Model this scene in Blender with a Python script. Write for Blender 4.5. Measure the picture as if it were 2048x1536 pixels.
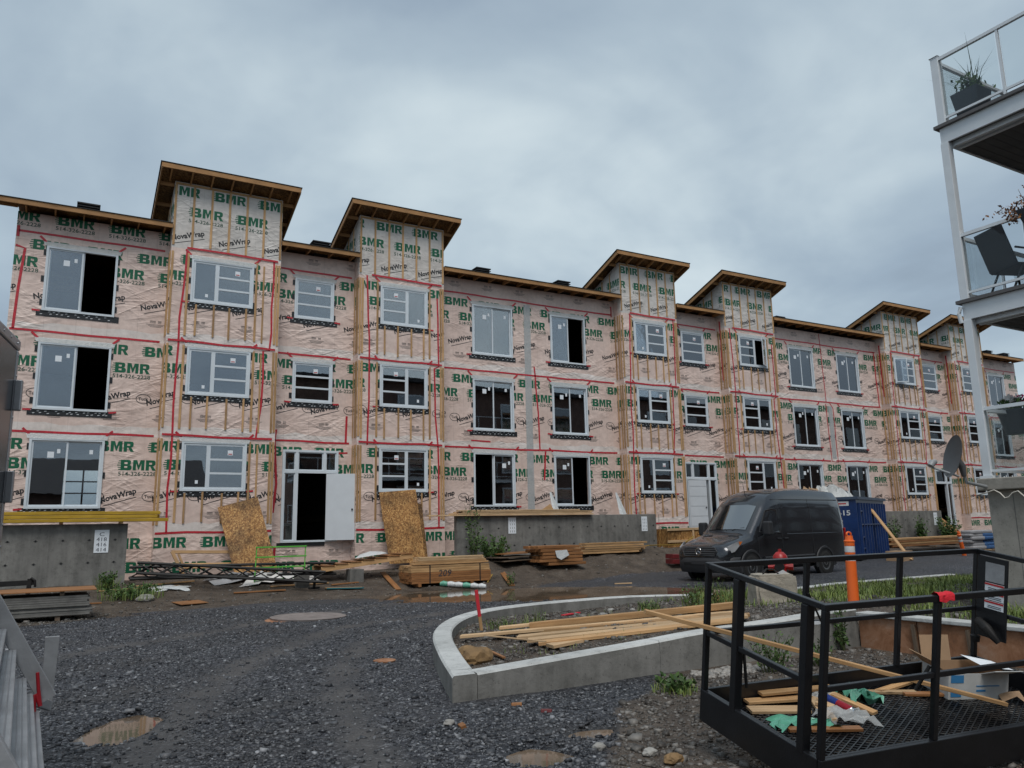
import bpy, bmesh, math, random
import numpy as np
from mathutils import Vector, Matrix, noise as mnoise

for _o in list(bpy.data.objects):
    bpy.data.objects.remove(_o)
random.seed(7)
RNG = np.random.default_rng(7)
SC = bpy.context.scene
COL = SC.collection
R_ = math.radians

# ------------------------------------------------------------------ camera
CAMZ = 1.65
F_PX = 1571.5                      # focal length in pixels of the 2048 px wide photograph
def _rod(w):
    w = np.array(w, float); th = np.linalg.norm(w); k = w / th
    K = np.array([[0, -k[2], k[1]], [k[2], 0, -k[0]], [-k[1], k[0], 0]])
    return np.eye(3) + math.sin(th) * K + (1 - math.cos(th)) * K @ K
_up = np.array([-174, -8458, 1538.]); _up /= np.linalg.norm(_up)
_x = np.array([2606, 222, 1538.]); _x -= _up * _x.dot(_up); _x /= np.linalg.norm(_x)
_y = np.cross(_up, _x)
if _y[2] < 0: _y = -_y
ROT = _rod((.002, -.001, .019)) @ np.array([_x, _y, _up])     # photo axes (right, down, forward) to world
cam_d = bpy.data.cameras.new('camera')
cam = bpy.data.objects.new('camera', cam_d); COL.objects.link(cam)
cam_d.sensor_width = 36; cam_d.sensor_fit = 'HORIZONTAL'
cam_d.lens = F_PX / 2048 * 36
cam_d.clip_start = .05; cam_d.clip_end = 3000
_m = Matrix.Identity(4)
for _i in range(3):
    _m[_i][0] = ROT[_i][0]; _m[_i][1] = -ROT[_i][1]; _m[_i][2] = -ROT[_i][2]
_m[2][3] = CAMZ
cam.matrix_world = _m
SC.camera = cam
SC.render.resolution_x = 1024; SC.render.resolution_y = 768

# ------------------------------------------------------------------ sky, sun, exposure
SUN_EL, SUN_AZ = R_(58), R_(205)        # azimuth from +Y towards +X
w = bpy.data.worlds.new('World'); SC.world = w; w.use_nodes = True
nt = w.node_tree; nt.nodes.clear()
def N(t, typ, **kw):
    n = t.nodes.new(typ)
    for k, v in kw.items(): setattr(n, k, v)
    return n
def math_node(t, op, a, b=None, c=None, clamp=False):
    n = N(t, 'ShaderNodeMath', operation=op); n.use_clamp = clamp
    for i, v in enumerate((a, b, c)):
        if v is None: continue
        if isinstance(v, (int, float)): n.inputs[i].default_value = v
        else: t.links.new(v, n.inputs[i])
    return n.outputs[0]
def ramp(t, fac, stops, interp='LINEAR'):
    n = N(t, 'ShaderNodeValToRGB'); n.color_ramp.interpolation = interp
    els = n.color_ramp.elements
    while len(els) < len(stops): els.new(.5)
    for e, (p, c) in zip(els, stops):
        e.position = p; e.color = (c[0], c[1], c[2], 1) if not isinstance(c, (int, float)) else (c, c, c, 1)
    t.links.new(fac, n.inputs[0]); return n.outputs[0]
def mixc(t, fac, a, b, mode='MIX'):
    n = N(t, 'ShaderNodeMix', data_type='RGBA', blend_type=mode); n.clamp_factor = True
    for i, v in ((0, fac), (6, a), (7, b)):
        if isinstance(v, (int, float)): n.inputs[i].default_value = v
        elif isinstance(v, tuple): n.inputs[i].default_value = (v[0], v[1], v[2], 1)
        else: t.links.new(v, n.inputs[i])
    return n.outputs[2]
def noise(t, vec, scale, detail=4, rough=.55, dist=0, out='Fac'):
    n = N(t, 'ShaderNodeTexNoise'); n.inputs['Scale'].default_value = scale; n.inputs['Detail'].default_value = detail
    n.inputs['Roughness'].default_value = rough; n.inputs['Distortion'].default_value = dist
    if vec is not None: t.links.new(vec, n.inputs['Vector'])
    return n.outputs[out]
def mapping(t, vec, scale=(1, 1, 1), rot=(0, 0, 0), loc=(0, 0, 0)):
    n = N(t, 'ShaderNodeMapping'); n.inputs['Scale'].default_value = scale; n.inputs['Rotation'].default_value = rot
    n.inputs['Location'].default_value = loc
    t.links.new(vec, n.inputs['Vector']); return n.outputs[0]

tc = N(nt, 'ShaderNodeTexCoord')
sep = N(nt, 'ShaderNodeSeparateXYZ'); nt.links.new(tc.outputs['Generated'], sep.inputs[0])
zz = math_node(nt, 'MAXIMUM', math_node(nt, 'ADD', sep.outputs[2], .30), .12)
cmb = N(nt, 'ShaderNodeCombineXYZ')
nt.links.new(math_node(nt, 'DIVIDE', sep.outputs[0], zz), cmb.inputs[0])
nt.links.new(math_node(nt, 'DIVIDE', sep.outputs[1], zz), cmb.inputs[1])
cl1 = noise(nt, mapping(nt, cmb.outputs[0], loc=(2.32, 5.32, 0)), 1.15, 5, .5, .5)
cl2 = noise(nt, mapping(nt, cmb.outputs[0], (1, 1, 1), loc=(9.2, 4.1, 2)), 3.2, 5, .55, .3)
cl = math_node(nt, 'ADD', math_node(nt, 'MULTIPLY', cl1, .78), math_node(nt, 'MULTIPLY', cl2, .22))
cloud = ramp(nt, cl, [(.30, (.185, .232, .285)), (.42, (.250, .315, .382)), (.52, (.325, .398, .455)), (.60, (.430, .505, .545)), (.70, (.55, .62, .64))])
sky = N(nt, 'ShaderNodeTexSky', sky_type='NISHITA'); sky.sun_disc = False
sky.sun_elevation = SUN_EL; sky.sun_rotation = SUN_AZ; sky.air_density = 1.2; sky.dust_density = 2
skyc = N(nt, 'ShaderNodeVectorMath', operation='SCALE'); nt.links.new(sky.outputs[0], skyc.inputs[0]); skyc.inputs['Scale'].default_value = .10
colr = mixc(nt, .90, skyc.outputs[0], cloud)
bg = N(nt, 'ShaderNodeBackground'); nt.links.new(colr, bg.inputs[0]); bg.inputs[1].default_value = 1.0
wo = N(nt, 'ShaderNodeOutputWorld'); nt.links.new(bg.outputs[0], wo.inputs[0])

sun_d = bpy.data.lights.new('sun', 'SUN'); sun_d.energy = 1.5; sun_d.angle = R_(30); sun_d.color = (1, .96, .91)
sun = bpy.data.objects.new('sun', sun_d); COL.objects.link(sun)
_sd = Vector((math.sin(SUN_AZ) * math.cos(SUN_EL), math.cos(SUN_AZ) * math.cos(SUN_EL), math.sin(SUN_EL)))
sun.rotation_euler = (-_sd).to_track_quat('-Z', 'Y').to_euler(); sun.location = _sd * 60
vs = SC.view_settings; vs.view_transform = 'Standard'; vs.look = 'None'; vs.exposure = 0.44; vs.gamma = 1; vs.use_curve_mapping = False

# ------------------------------------------------------------------ photo pixel (2048 x 1536) to world
CAMP = np.array([0, 0, CAMZ])
def ray(u, v): return ROT @ np.array([u - 1024., v - 768., F_PX])
def PX(u, v, axis, val):
    r = ray(u, v); return Vector(CAMP + (val - CAMP[axis]) / r[axis] * r)
def FX(u, v, y): return PX(u, v, 1, y)

# ------------------------------------------------------------------ ground height
def ss(a, b, x):
    t = np.clip((x - a) / (b - a), 0, 1); return t * t * (3 - 2 * t)
_by = np.array([7.0, 7.42, 8.57, 10.1, 11.2, 12.18, 12.77, 13.1, 13.3]); _bx = np.array([3.62, 3.68, 4.1, 4.72, 5.3, 6.0, 6.8, 7.6, 9.2])
def planter_mask(x, y):
    xl = np.interp(y, _by, _bx)
    return ss(-.06, .06, x - xl) * ss(7.38, 7.48, y) * (1 - ss(13.15, 13.27, y))
PUDS = [(10.9, 17.9, 3.9, 2.1, -.42), (8.9, 19.6, 1.9, 1.3, .2), (13.9, 16.0, 2.0, 1.1, -.2),
        (.62, 8.15, .33, .62, -.5), (3.95, 5.68, .24, .16, 0), (3.2, 5.35, .30, .28, .3), (1.6, 19.2, .9, .22, .1)]
def wob(x, y):
    return (.5 * np.sin(1.7 * x + .6 * y + 1) * np.sin(1.1 * y - .4 * x) + .3 * np.sin(3.9 * x - 1.7 * y) * np.sin(2.9 * y + 1.2 * x + 2)
            + .2 * np.sin(8.3 * x + 3.1 * y) * np.sin(7.1 * y - 2.2 * x + .5))
def pud_field(x, y):
    d = np.zeros_like(x)
    for cx, cy, a, b, r in PUDS:
        c, s = math.cos(r), math.sin(r); dx, dy = x - cx, y - cy
        u = (dx * c + dy * s) / a; v = (-dx * s + dy * c) / b
        q = np.sqrt(u * u + v * v) + (.16 * wob(x * 1.7, y * 1.7) if a > 1 else .30 * wob(x * 4.6, y * 3.9) + .12 * wob(x * 11, y * 10))
        d = np.maximum(d, 1 - ss(.55, 1.15, q))
    return d
TRACKS = [[(-.6, 2), (.2, 5), (1.0, 8), (2.2, 11), (4.4, 14), (7.2, 15.2), (11, 15.0)], [(1.4, 2), (2.0, 5), (2.5, 7.6), (3.2, 10), (4.4, 12.2), (6.2, 13.9), (9, 14.4)], [(-2, 12), (.5, 13.6), (3.2, 15.6), (6, 17.4), (8, 18)]]
def track_field(x, y):
    d = np.zeros_like(np.asarray(x, float))
    for tr_, wd_ in zip(TRACKS, (.34, .30, .4)):
        best = np.full_like(d, 9.)
        for (ax, ay), (bx, by) in zip(tr_[:-1], tr_[1:]):
            l2 = (bx - ax) ** 2 + (by - ay) ** 2; t = np.clip(((x - ax) * (bx - ax) + (y - ay) * (by - ay)) / l2, 0, 1); best = np.minimum(best, np.hypot(x - ax - t * (bx - ax), y - ay - t * (by - ay)))
        d = np.maximum(d, np.exp(-((best + .10 * wob(x * 2.1, y * 1.7)) / wd_) ** 2))
    return d
def gz(x, y):
    x = np.asarray(x, float); y = np.asarray(y, float)
    near = 1 - ss(40, 70, np.hypot(x, y))
    z = .13 * ss(14.2, 17, x) * ss(13.9, 16, y)
    z = z + .42 * ss(20.2, 23.8, y) + .32 * ss(9.5, 12, x) * (1 - ss(20.5, 24, x)) * ss(20.6, 23.3, y)
    z = z + .15 * ss(22, 26, x) * ss(14, 19, y)
    inner = planter_mask(x, y) * (1 - ss(9.5, 9.6, x) * (1 - ss(9.62, 9.7, x)) * 0)
    z = z + inner * (.07 + .33 * ss(4.4, 7.4, x) * (1 - ss(8.2, 11.8, y)) + .06 * ss(9, 12, x))
    rightlot = ss(9.62, 9.72, x) * (1 - ss(7.38, 7.5, y)) * ss(-6, -4, y)
    z = z + rightlot * .38
    lip = inner * np.exp(-((x - 6.2) / 1.6) ** 2 - ((y - 12) / .8) ** 2) * .05
    amp = .012 + .025 * ss(19, 22, y) + .02 * inner + .05 * ss(20.5, 22, y) * ss(9, 12, x) * (1 - ss(18, 22, x))
    z = z + lip + amp * wob(x * 1.3, y * 1.3) * near
    z = z - .075 * pud_field(x, y) - .012 * track_field(x, y) * (1 - inner)
    return z
def gz1(x, y): return float(gz(np.array([x]), np.array([y]))[0])
def GP(u, v, dz=0):
    r = ray(u, v); z = 0.
    for _ in range(30):
        p = CAMP + (z - CAMZ) / r[2] * r; z = .5 * z + .5 * gz1(p[0], p[1])
    return Vector((p[0], p[1], gz1(p[0], p[1]) + dz))
def on_ground(x, y, dz=0): return Vector((x, y, gz1(x, y) + dz))
# ------------------------------------------------------------------ materials (all node based)
MATS = {}
def base_mat(name, color=(.5, .5, .5), rough=.6, metal=0, spec=.5, var=0, vscale=3, bump=0, bscale=20, coord='Object', rnd=0, coat=0):
    m = bpy.data.materials.new(name); m.use_nodes = True; t = m.node_tree
    b = t.nodes['Principled BSDF']
    b.inputs['Roughness'].default_value = rough; b.inputs['Metallic'].default_value = metal
    b.inputs['Specular IOR Level'].default_value = spec; b.inputs['Coat Weight'].default_value = coat; b.inputs['Coat Roughness'].default_value = .08
    tcn = N(t, 'ShaderNodeTexCoord'); vec = tcn.outputs[coord]
    col = None
    if var or rnd:
        lo = tuple(max(0, c * (1 - var)) for c in color); hi = tuple(c * (1 + var * .7) for c in color)
        col = mixc(t, ramp(t, noise(t, vec, vscale, 5, .6), [(.3, 0.), (.72, 1.)]), lo, hi)
        if rnd:
            oi = N(t, 'ShaderNodeObjectInfo')
            f = math_node(t, 'ADD', math_node(t, 'MULTIPLY', oi.outputs['Random'], 2 * rnd), 1 - rnd)
            cm = N(t, 'ShaderNodeVectorMath', operation='SCALE'); t.links.new(col, cm.inputs[0]); t.links.new(f, cm.inputs['Scale'])
            col = cm.outputs[0]
        t.links.new(col, b.inputs['Base Color'])
    else: b.inputs['Base Color'].default_value = (*color, 1)
    if bump:
        bn = N(t, 'ShaderNodeBump'); bn.inputs['Strength'].default_value = bump; bn.inputs['Distance'].default_value = .02
        t.links.new(noise(t, vec, bscale, 4, .6), bn.inputs['Height']); t.links.new(bn.outputs[0], b.inputs['Normal'])
    MATS[name] = m; return m
def nodes_of(name): t = MATS[name].node_tree; return t, t.nodes['Principled BSDF']
def add_bump(t, b, h, strength, dist):
    bn = N(t, 'ShaderNodeBump'); bn.inputs['Strength'].default_value = strength; bn.inputs['Distance'].default_value = dist
    t.links.new(h, bn.inputs['Height']); t.links.new(bn.outputs[0], b.inputs['Normal']); return bn

def wrap_mat(name, c1, c2):
    base_mat(name, c1, .42, spec=.45); t, b = nodes_of(name)
    vec = N(t, 'ShaderNodeTexCoord').outputs['Object']
    sp = N(t, 'ShaderNodeSeparateXYZ'); t.links.new(vec, sp.inputs[0])
    along = math_node(t, 'ADD', sp.outputs[0], math_node(t, 'MULTIPLY', sp.outputs[1], .83))
    col = mixc(t, ramp(t, noise(t, vec, .9, 5, .6), [(.3, 0.), (.7, 1.)]), c1, c2)
    fine = ramp(t, noise(t, vec, 7, 4, .65), [(.3, .86), (.75, 1.06)])
    col = mixc(t, 1., col, fine, 'MULTIPLY')
    # studs pressing through the sheet every 0.4 m
    fr = math_node(t, 'FRACT', math_node(t, 'DIVIDE', along, .406))
    ln = ramp(t, math_node(t, 'ABSOLUTE', math_node(t, 'SUBTRACT', fr, .5)), [(0., .80), (.016, .84), (.03, 1.)])
    wav = ramp(t, noise(t, mapping(t, vec, (2, 2, .5)), 1.2), [(.42, 1.), (.6, 0.)])
    col = mixc(t, math_node(t, 'MULTIPLY', wav, .8), col, mixc(t, 1., col, ln, 'MULTIPLY'))
    t.links.new(col, b.inputs['Base Color'])
    # creases: thin diagonal and drooping folds
    def fold(rot, sc, det, dist):
        v = mapping(t, vec, (1, 1, 1), (0, rot, 0)); v = mapping(t, v, (.30, .30, 1.5))
        n = noise(t, v, sc, det, .55, dist)
        return math_node(t, 'POWER', math_node(t, 'SUBTRACT', 1., math_node(t, 'ABSOLUTE', math_node(t, 'MULTIPLY', math_node(t, 'SUBTRACT', n, .5), 4.)), clamp=True), 2.2)
    h = math_node(t, 'ADD', fold(.45, 1.6, 2, .6), math_node(t, 'ADD', fold(-.5, 1.5, 2, .7), math_node(t, 'MULTIPLY', fold(.06, 2.2, 3, .9), .9)))
    msk = ramp(t, noise(t, vec, .8, 2), [(.42, .08), (.62, 1.)])
    h = math_node(t, 'MULTIPLY', h, msk)
    h = math_node(t, 'ADD', h, math_node(t, 'MULTIPLY', noise(t, vec, 1.6, 2), .9))
    add_bump(t, b, h, .46, .034)
    rg = ramp(t, noise(t, vec, 3, 3), [(.3, .30), (.7, .55)]); t.links.new(rg, b.inputs['Roughness'])
wrap_mat('wrap_pink', (.63, .475, .412), (.76, .605, .535))
wrap_mat('wrap_grey', (.52, .475, .435), (.66, .62, .58))

wrap_mat('wrap_lap', (.66, .58, .53), (.77, .70, .66))
def wood_mat(name, a, bcol, rough=.6, rnd=.16, knots=True):
    base_mat(name, a, rough, spec=.3); t, b = nodes_of(name)
    vec = N(t, 'ShaderNodeTexCoord').outputs['Object']
    oi = N(t, 'ShaderNodeObjectInfo')
    off = N(t, 'ShaderNodeVectorMath', operation='ADD'); t.links.new(vec, off.inputs[0])
    cb = N(t, 'ShaderNodeCombineXYZ'); t.links.new(math_node(t, 'MULTIPLY', oi.outputs['Random'], 37.), cb.inputs[0]); t.links.new(cb.outputs[0], off.inputs[1])
    v = off.outputs[0]
    g = noise(t, mapping(t, v, (1.1, 22, 22)), 2.2, 5, .6, .3)
    col = mixc(t, ramp(t, g, [(.32, 0.), (.68, 1.)]), a, bcol)
    st = ramp(t, noise(t, v, 1.3, 3), [(.35, .78), (.65, 1.06)])
    col = mixc(t, 1., col, st, 'MULTIPLY')
    if knots:
        vo = N(t, 'ShaderNodeTexVoronoi'); vo.inputs['Scale'].default_value = 2.1; t.links.new(mapping(t, v, (1, 3, 3)), vo.inputs['Vector'])
        kn = ramp(t, vo.outputs['Distance'], [(.03, .42), (.10, 1.)]); col = mixc(t, 1., col, kn, 'MULTIPLY')
    f = math_node(t, 'ADD', math_node(t, 'MULTIPLY', oi.outputs['Random'], 2 * rnd), 1 - rnd)
    cm = N(t, 'ShaderNodeVectorMath', operation='SCALE'); t.links.new(col, cm.inputs[0]); t.links.new(f, cm.inputs['Scale'])
    t.links.new(cm.outputs[0], b.inputs['Base Color'])
    add_bump(t, b, g, .25, .004)
wood_mat('wood', (.39, .220, .098), (.55, .345, .170), .6, .24)
wood_mat('wood_pale', (.50, .325, .175), (.66, .465, .275), .6, .2)
wood_mat('wood_wet', (.235, .105, .042), (.35, .165, .068), .45)
wood_mat('wood_old', (.10, .072, .05), (.19, .14, .10), .7)
wood_mat('wood_fascia', (.33, .165, .062), (.46, .25, .105))
wood_mat('wood_yellow', (.42, .255, .022), (.53, .335, .04), .5, .10, False)

def osb_mat(name, k=1.0):
    base_mat(name, (.4, .25, .1), .55, spec=.35); t, b = nodes_of(name)
    vec = N(t, 'ShaderNodeTexCoord').outputs['Object']
    cols = None; hs = None
    for i, (rz, sc) in enumerate(((.5, 30), (-.6, 34), (1.3, 27))):
        v = mapping(t, mapping(t, vec, (1, 1, 1), (rz * .7, rz, rz)), (.26, 1.3, 1.3))
        vo = N(t, 'ShaderNodeTexVoronoi', feature='F1'); vo.inputs['Scale'].default_value = sc; t.links.new(v, vo.inputs['Vector'])
        s = N(t, 'ShaderNodeSeparateColor'); t.links.new(vo.outputs['Color'], s.inputs[0])
        cols = s.outputs[0] if cols is None else math_node(t, 'MULTIPLY', math_node(t, 'ADD', cols, s.outputs[i % 3]), .5)
        hs = vo.outputs['Distance'] if hs is None else math_node(t, 'ADD', hs, vo.outputs['Distance'])
    c = ramp(t, cols, [(.15, (.13 * k, .058 * k, .018 * k)), (.4, (.29 * k, .135 * k, .04 * k)), (.6, (.42 * k, .215 * k, .068 * k)), (.85, (.60 * k, .36 * k, .14 * k))])
    st = ramp(t, noise(t, vec, 1.4, 4), [(.36, .45), (.58, 1.)])
    t.links.new(mixc(t, 1., c, st, 'MULTIPLY'), b.inputs['Base Color']); add_bump(t, b, hs, .4, .004)
osb_mat('osb', 1.0); osb_mat('osb_dark', .55)

def concrete_mat(name, a, bcol, streak=.6, bump=.25, rough=.8):
    base_mat(name, a, rough, spec=.3); t, b = nodes_of(name)
    vec = N(t, 'ShaderNodeTexCoord').outputs['Object']
    n1 = noise(t, vec, .9, 6, .62, .2); n2 = noise(t, mapping(t, vec, (5, 5, .45)), 1.0, 4, .6)
    f = math_node(t, 'ADD', math_node(t, 'MULTIPLY', n1, 1 - streak * .5), math_node(t, 'MULTIPLY', n2, streak * .5))
    c = mixc(t, ramp(t, f, [(.36, 0.), (.64, 1.)]), a, bcol)
    pits = ramp(t, noise(t, vec, 38, 3, .5), [(.28, .62), (.36, 1.)])
    spots = ramp(t, noise(t, vec, 6, 5, .7), [(.32, .74), (.5, 1.), (.7, 1.08)])
    t.links.new(mixc(t, 1., mixc(t, 1., c, spots, 'MULTIPLY'), pits, 'MULTIPLY'), b.inputs['Base Color'])
    add_bump(t, b, math_node(t, 'ADD', noise(t, vec, 30, 5, .65), math_node(t, 'MULTIPLY', noise(t, vec, 4, 4), 1.5)), bump, .012)
concrete_mat('concrete_dark', (.115, .112, .105), (.235, .228, .212), .9)
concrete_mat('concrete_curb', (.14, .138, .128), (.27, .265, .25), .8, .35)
concrete_mat('concrete_pale_lit_top', (.40, .41, .40), (.55, .56, .55), .2, .3)  # pale cap concrete; on curb and planter wall tops it paints in light from above
concrete_mat('concrete_pillar', (.25, .235, .205), (.37, .35, .315), .6, .3)
concrete_mat('concrete_block', (.30, .265, .215), (.42, .385, .325), .3, .8)

def rust_mat():
    base_mat('rust', (.2, .09, .045), .75, spec=.3); t, b = nodes_of('rust')
    vec = N(t, 'ShaderNodeTexCoord').outputs['Object']
    n = noise(t, vec, 2.6, 7, .7, .5)
    c = ramp(t, n, [(.3, (.11, .058, .036)), (.45, (.26, .12, .06)), (.58, (.36, .185, .105)), (.72, (.42, .27, .19))])
    t.links.new(c, b.inputs['Base Color']); add_bump(t, b, noise(t, vec, 25, 5, .7), .4, .008)
rust_mat()
base_mat('vinyl', (.62, .67, .71), .35, var=.06)
base_mat('door_white', (.60, .63, .66), .4, var=.05)
base_mat('paper', (.74, .78, .82), .7, var=.06)
base_mat('ink', (.03, .035, .05), .8)
base_mat('ink_green', (.006, .115, .055), .5, spec=.4, var=.25, vscale=9)
base_mat('ink_dkgreen', (.03, .075, .05), .55)
base_mat('ink_black', (.018, .018, .02), .55)
base_mat('ink_red', (.45, .03, .03), .6)
base_mat('tape_red', (.50, .022, .035), .38, var=.28, vscale=14, bump=.35, bscale=40)
base_mat('flashing', (.014, .015, .017), .42, bump=.3, bscale=25)
base_mat('ink_white', (.6, .62, .64), .6)
base_mat('plastic_clear', (.58, .60, .60), .28, spec=.55, var=.12, vscale=12, bump=.7, bscale=22)
base_mat('plastic_green', (.12, .38, .27), .32, var=.2, vscale=6, bump=.5, bscale=18)
base_mat('membrane', (.012, .012, .013), .65, bump=.3)
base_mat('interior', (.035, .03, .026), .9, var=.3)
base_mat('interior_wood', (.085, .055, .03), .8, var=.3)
base_mat('black_metal', (.0085, .009, .011), .34, spec=.5, var=.3, vscale=6, bump=.06, bscale=60)
base_mat('black_old', (.014, .0135, .0135), .6, spec=.3, var=.4, vscale=8)
base_mat('alu', (.40, .41, .43), .38, .85, var=.15, vscale=8, bump=.05, bscale=90)
base_mat('alu_dull', (.36, .37, .385), .5, .35, var=.25, vscale=6, bump=.1, bscale=50)
base_mat('trailer', (.045, .048, .055), .18, .6, var=.3, vscale=2)
base_mat('galv', (.36, .39, .42), .4, .25, var=.1)
base_mat('post_grey', (.68, .72, .75), .4, var=.06, vscale=4)
base_mat('deck_edge', (.10, .095, .095), .55)
base_mat('soffit', (.10, .10, .10), .7, var=.2)
base_mat('brick_far', (.16, .10, .08), .85, var=.3)
base_mat('roof_far', (.05, .05, .055), .85)
base_mat('charcoal_plastic', (.018, .024, .032), .5, var=.2)
base_mat('blue_steel', (.006, .030, .125), .38, spec=.5, var=.35, vscale=2.5, bump=.1, bscale=30)
base_mat('blue_edge', (.05, .075, .12), .5, var=.4)
base_mat('orange', (.78, .135, .018), .42, var=.1)
base_mat('reflective', (.66, .67, .68), .3)
base_mat('hydrant_red', (.35, .014, .014), .38, var=.25, vscale=10)
base_mat('stake_red', (.55, .025, .04), .6)
base_mat('red_steel', (.13, .014, .016), .5, var=.35, vscale=4)
base_mat('green_paint', (.10, .42, .05), .45, var=.15)
base_mat('teal', (.02, .13, .15), .6)
base_mat('dish', (.085, .09, .095), .5, var=.12)
base_mat('dish_arm', (.26, .275, .285), .45)
base_mat('van_paint', (.026, .029, .036), .24, .55, spec=.6, coat=1)
base_mat('van_plastic', (.024, .025, .028), .6)
base_mat('tyre', (.014, .014, .014), .85, bump=.2, bscale=60)
base_mat('steel_wheel', (.13, .135, .14), .45, .6)
base_mat('chrome', (.55, .57, .60), .15, .95)
base_mat('lamp_glass', (.30, .31, .32), .3, .2)
base_mat('lamp_orange', (.50, .13, .02), .25)
base_mat('lamp_red', (.35, .012, .012), .25)
base_mat('cardboard', (.36, .235, .14), .8, var=.15, vscale=4)
base_mat('box_white', (.52, .53, .52), .7, var=.15, vscale=5)
base_mat('ink_blue', (.04, .2, .42), .6)
base_mat('rag_red', (.62, .015, .03), .75, bump=.5, bscale=50)
base_mat('can_blue', (.02, .045, .22), .3, .4)
base_mat('can_red', (.35, .02, .035), .3, .4)
base_mat('rope_yellow', (.42, .26, .05), .7)
base_mat('strap_red', (.36, .01, .02), .55)
base_mat('cable_white', (.50, .47, .42), .5)
base_mat('rock', (.30, .29, .27), .85, var=.35, vscale=7, bump=.5, bscale=14)
base_mat('rock_brown', (.22, .135, .06), .8, var=.45, vscale=6, bump=.6, bscale=10)
base_mat('manhole', (.24, .205, .19), .6, .1, var=.35, vscale=5, bump=.4, bscale=30)
base_mat('bag_grey', (.30, .30, .31), .6, var=.2, vscale=4, bump=.3)
base_mat('bag_blue', (.04, .11, .26), .5, var=.4, vscale=9, bump=.3)
base_mat('sheet_grey', (.15, .145, .135), .75, var=.35, vscale=5)
base_mat('stem', (.06, .075, .025), .7)
base_mat('flower_white', (.62, .60, .58), .7)
base_mat('flower_pink', (.60, .07, .22), .6)
base_mat('flower_yellow', (.62, .45, .03), .6)

def leaf_mat(name, a, bcol):
    base_mat(name, a, .55, spec=.35); t, b = nodes_of(name)
    at = N(t, 'ShaderNodeAttribute', attribute_name='tone')
    t.links.new(mixc(t, at.outputs['Fac'], a, bcol), b.inputs['Base Color'])
    b.inputs['Subsurface Weight'].default_value = 0
leaf_mat('grass', (.065, .115, .022), (.25, .30, .085))
leaf_mat('leaf', (.03, .065, .02), (.10, .17, .045))
leaf_mat('leaf_brown', (.06, .028, .018), (.34, .145, .04))
leaf_mat('stone', (.013, .0145, .019), (.34, .35, .37))
leaf_mat('stone_brown', (.040, .034, .029), (.33, .31, .285))
for _n in ('stone', 'stone_brown'):
    _t, _b = nodes_of(_n); _b.inputs['Roughness'].default_value = .48

base_mat('plastic_white', (.58, .60, .60), .35, spec=.5, var=.12, vscale=12, bump=.6, bscale=22)
base_mat('van_trim', (.07, .072, .077), .4)
nodes_of('plastic_clear')[1].inputs['Alpha'].default_value = .5
def glass_mat():
    m = bpy.data.materials.new('glass'); m.use_nodes = True; t = m.node_tree; t.nodes.clear()
    o = N(t, 'ShaderNodeOutputMaterial'); mx = N(t, 'ShaderNodeMixShader')
    tr = N(t, 'ShaderNodeBsdfTransparent'); tr.inputs[0].default_value = (.80, .84, .86, 1)
    gl = N(t, 'ShaderNodeBsdfGlossy'); gl.inputs[0].default_value = (.93, .96, 1, 1); gl.inputs['Roughness'].default_value = .012
    vec = N(t, 'ShaderNodeTexCoord').outputs['Object']
    bn = N(t, 'ShaderNodeBump'); bn.inputs['Strength'].default_value = .02; bn.inputs['Distance'].default_value = .02
    t.links.new(noise(t, vec, 2.2, 2), bn.inputs['Height']); t.links.new(bn.outputs[0], gl.inputs['Normal'])
    fr = N(t, 'ShaderNodeFresnel'); fr.inputs[0].default_value = 1.5
    t.links.new(math_node(t, 'ADD', math_node(t, 'MULTIPLY', fr.outputs[0], 1.2), .16, clamp=True), mx.inputs[0])
    t.links.new(tr.outputs[0], mx.inputs[1]); t.links.new(gl.outputs[0], mx.inputs[2]); t.links.new(mx.outputs[0], o.inputs[0])
    MATS['glass'] = m
    m2 = m.copy(); m2.name = 'glass_clear'; MATS['glass_clear'] = m2
    for n in m2.node_tree.nodes:
        if n.type == 'BSDF_TRANSPARENT': n.inputs[0].default_value = (.93, .95, .95, 1)
        if n.type == 'MATH' and n.operation == 'ADD': n.inputs[1].default_value = .0
        if n.type == 'MATH' and n.operation == 'MULTIPLY': n.inputs[1].default_value = .35
glass_mat()
def water_mat():
    base_mat('water', (.075, .052, .036), .035, spec=.6); t, b = nodes_of('water')
    vec = N(t, 'ShaderNodeTexCoord').outputs['Object']
    c = mixc(t, ramp(t, noise(t, vec, .8, 4), [(.35, 0.), (.65, 1.)]), (.10, .072, .050), (.185, .135, .095))
    t.links.new(c, b.inputs['Base Color']); b.inputs['IOR'].default_value = 1.33
    add_bump(t, b, noise(t, vec, 5, 2), .02, .02)
water_mat()
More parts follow.
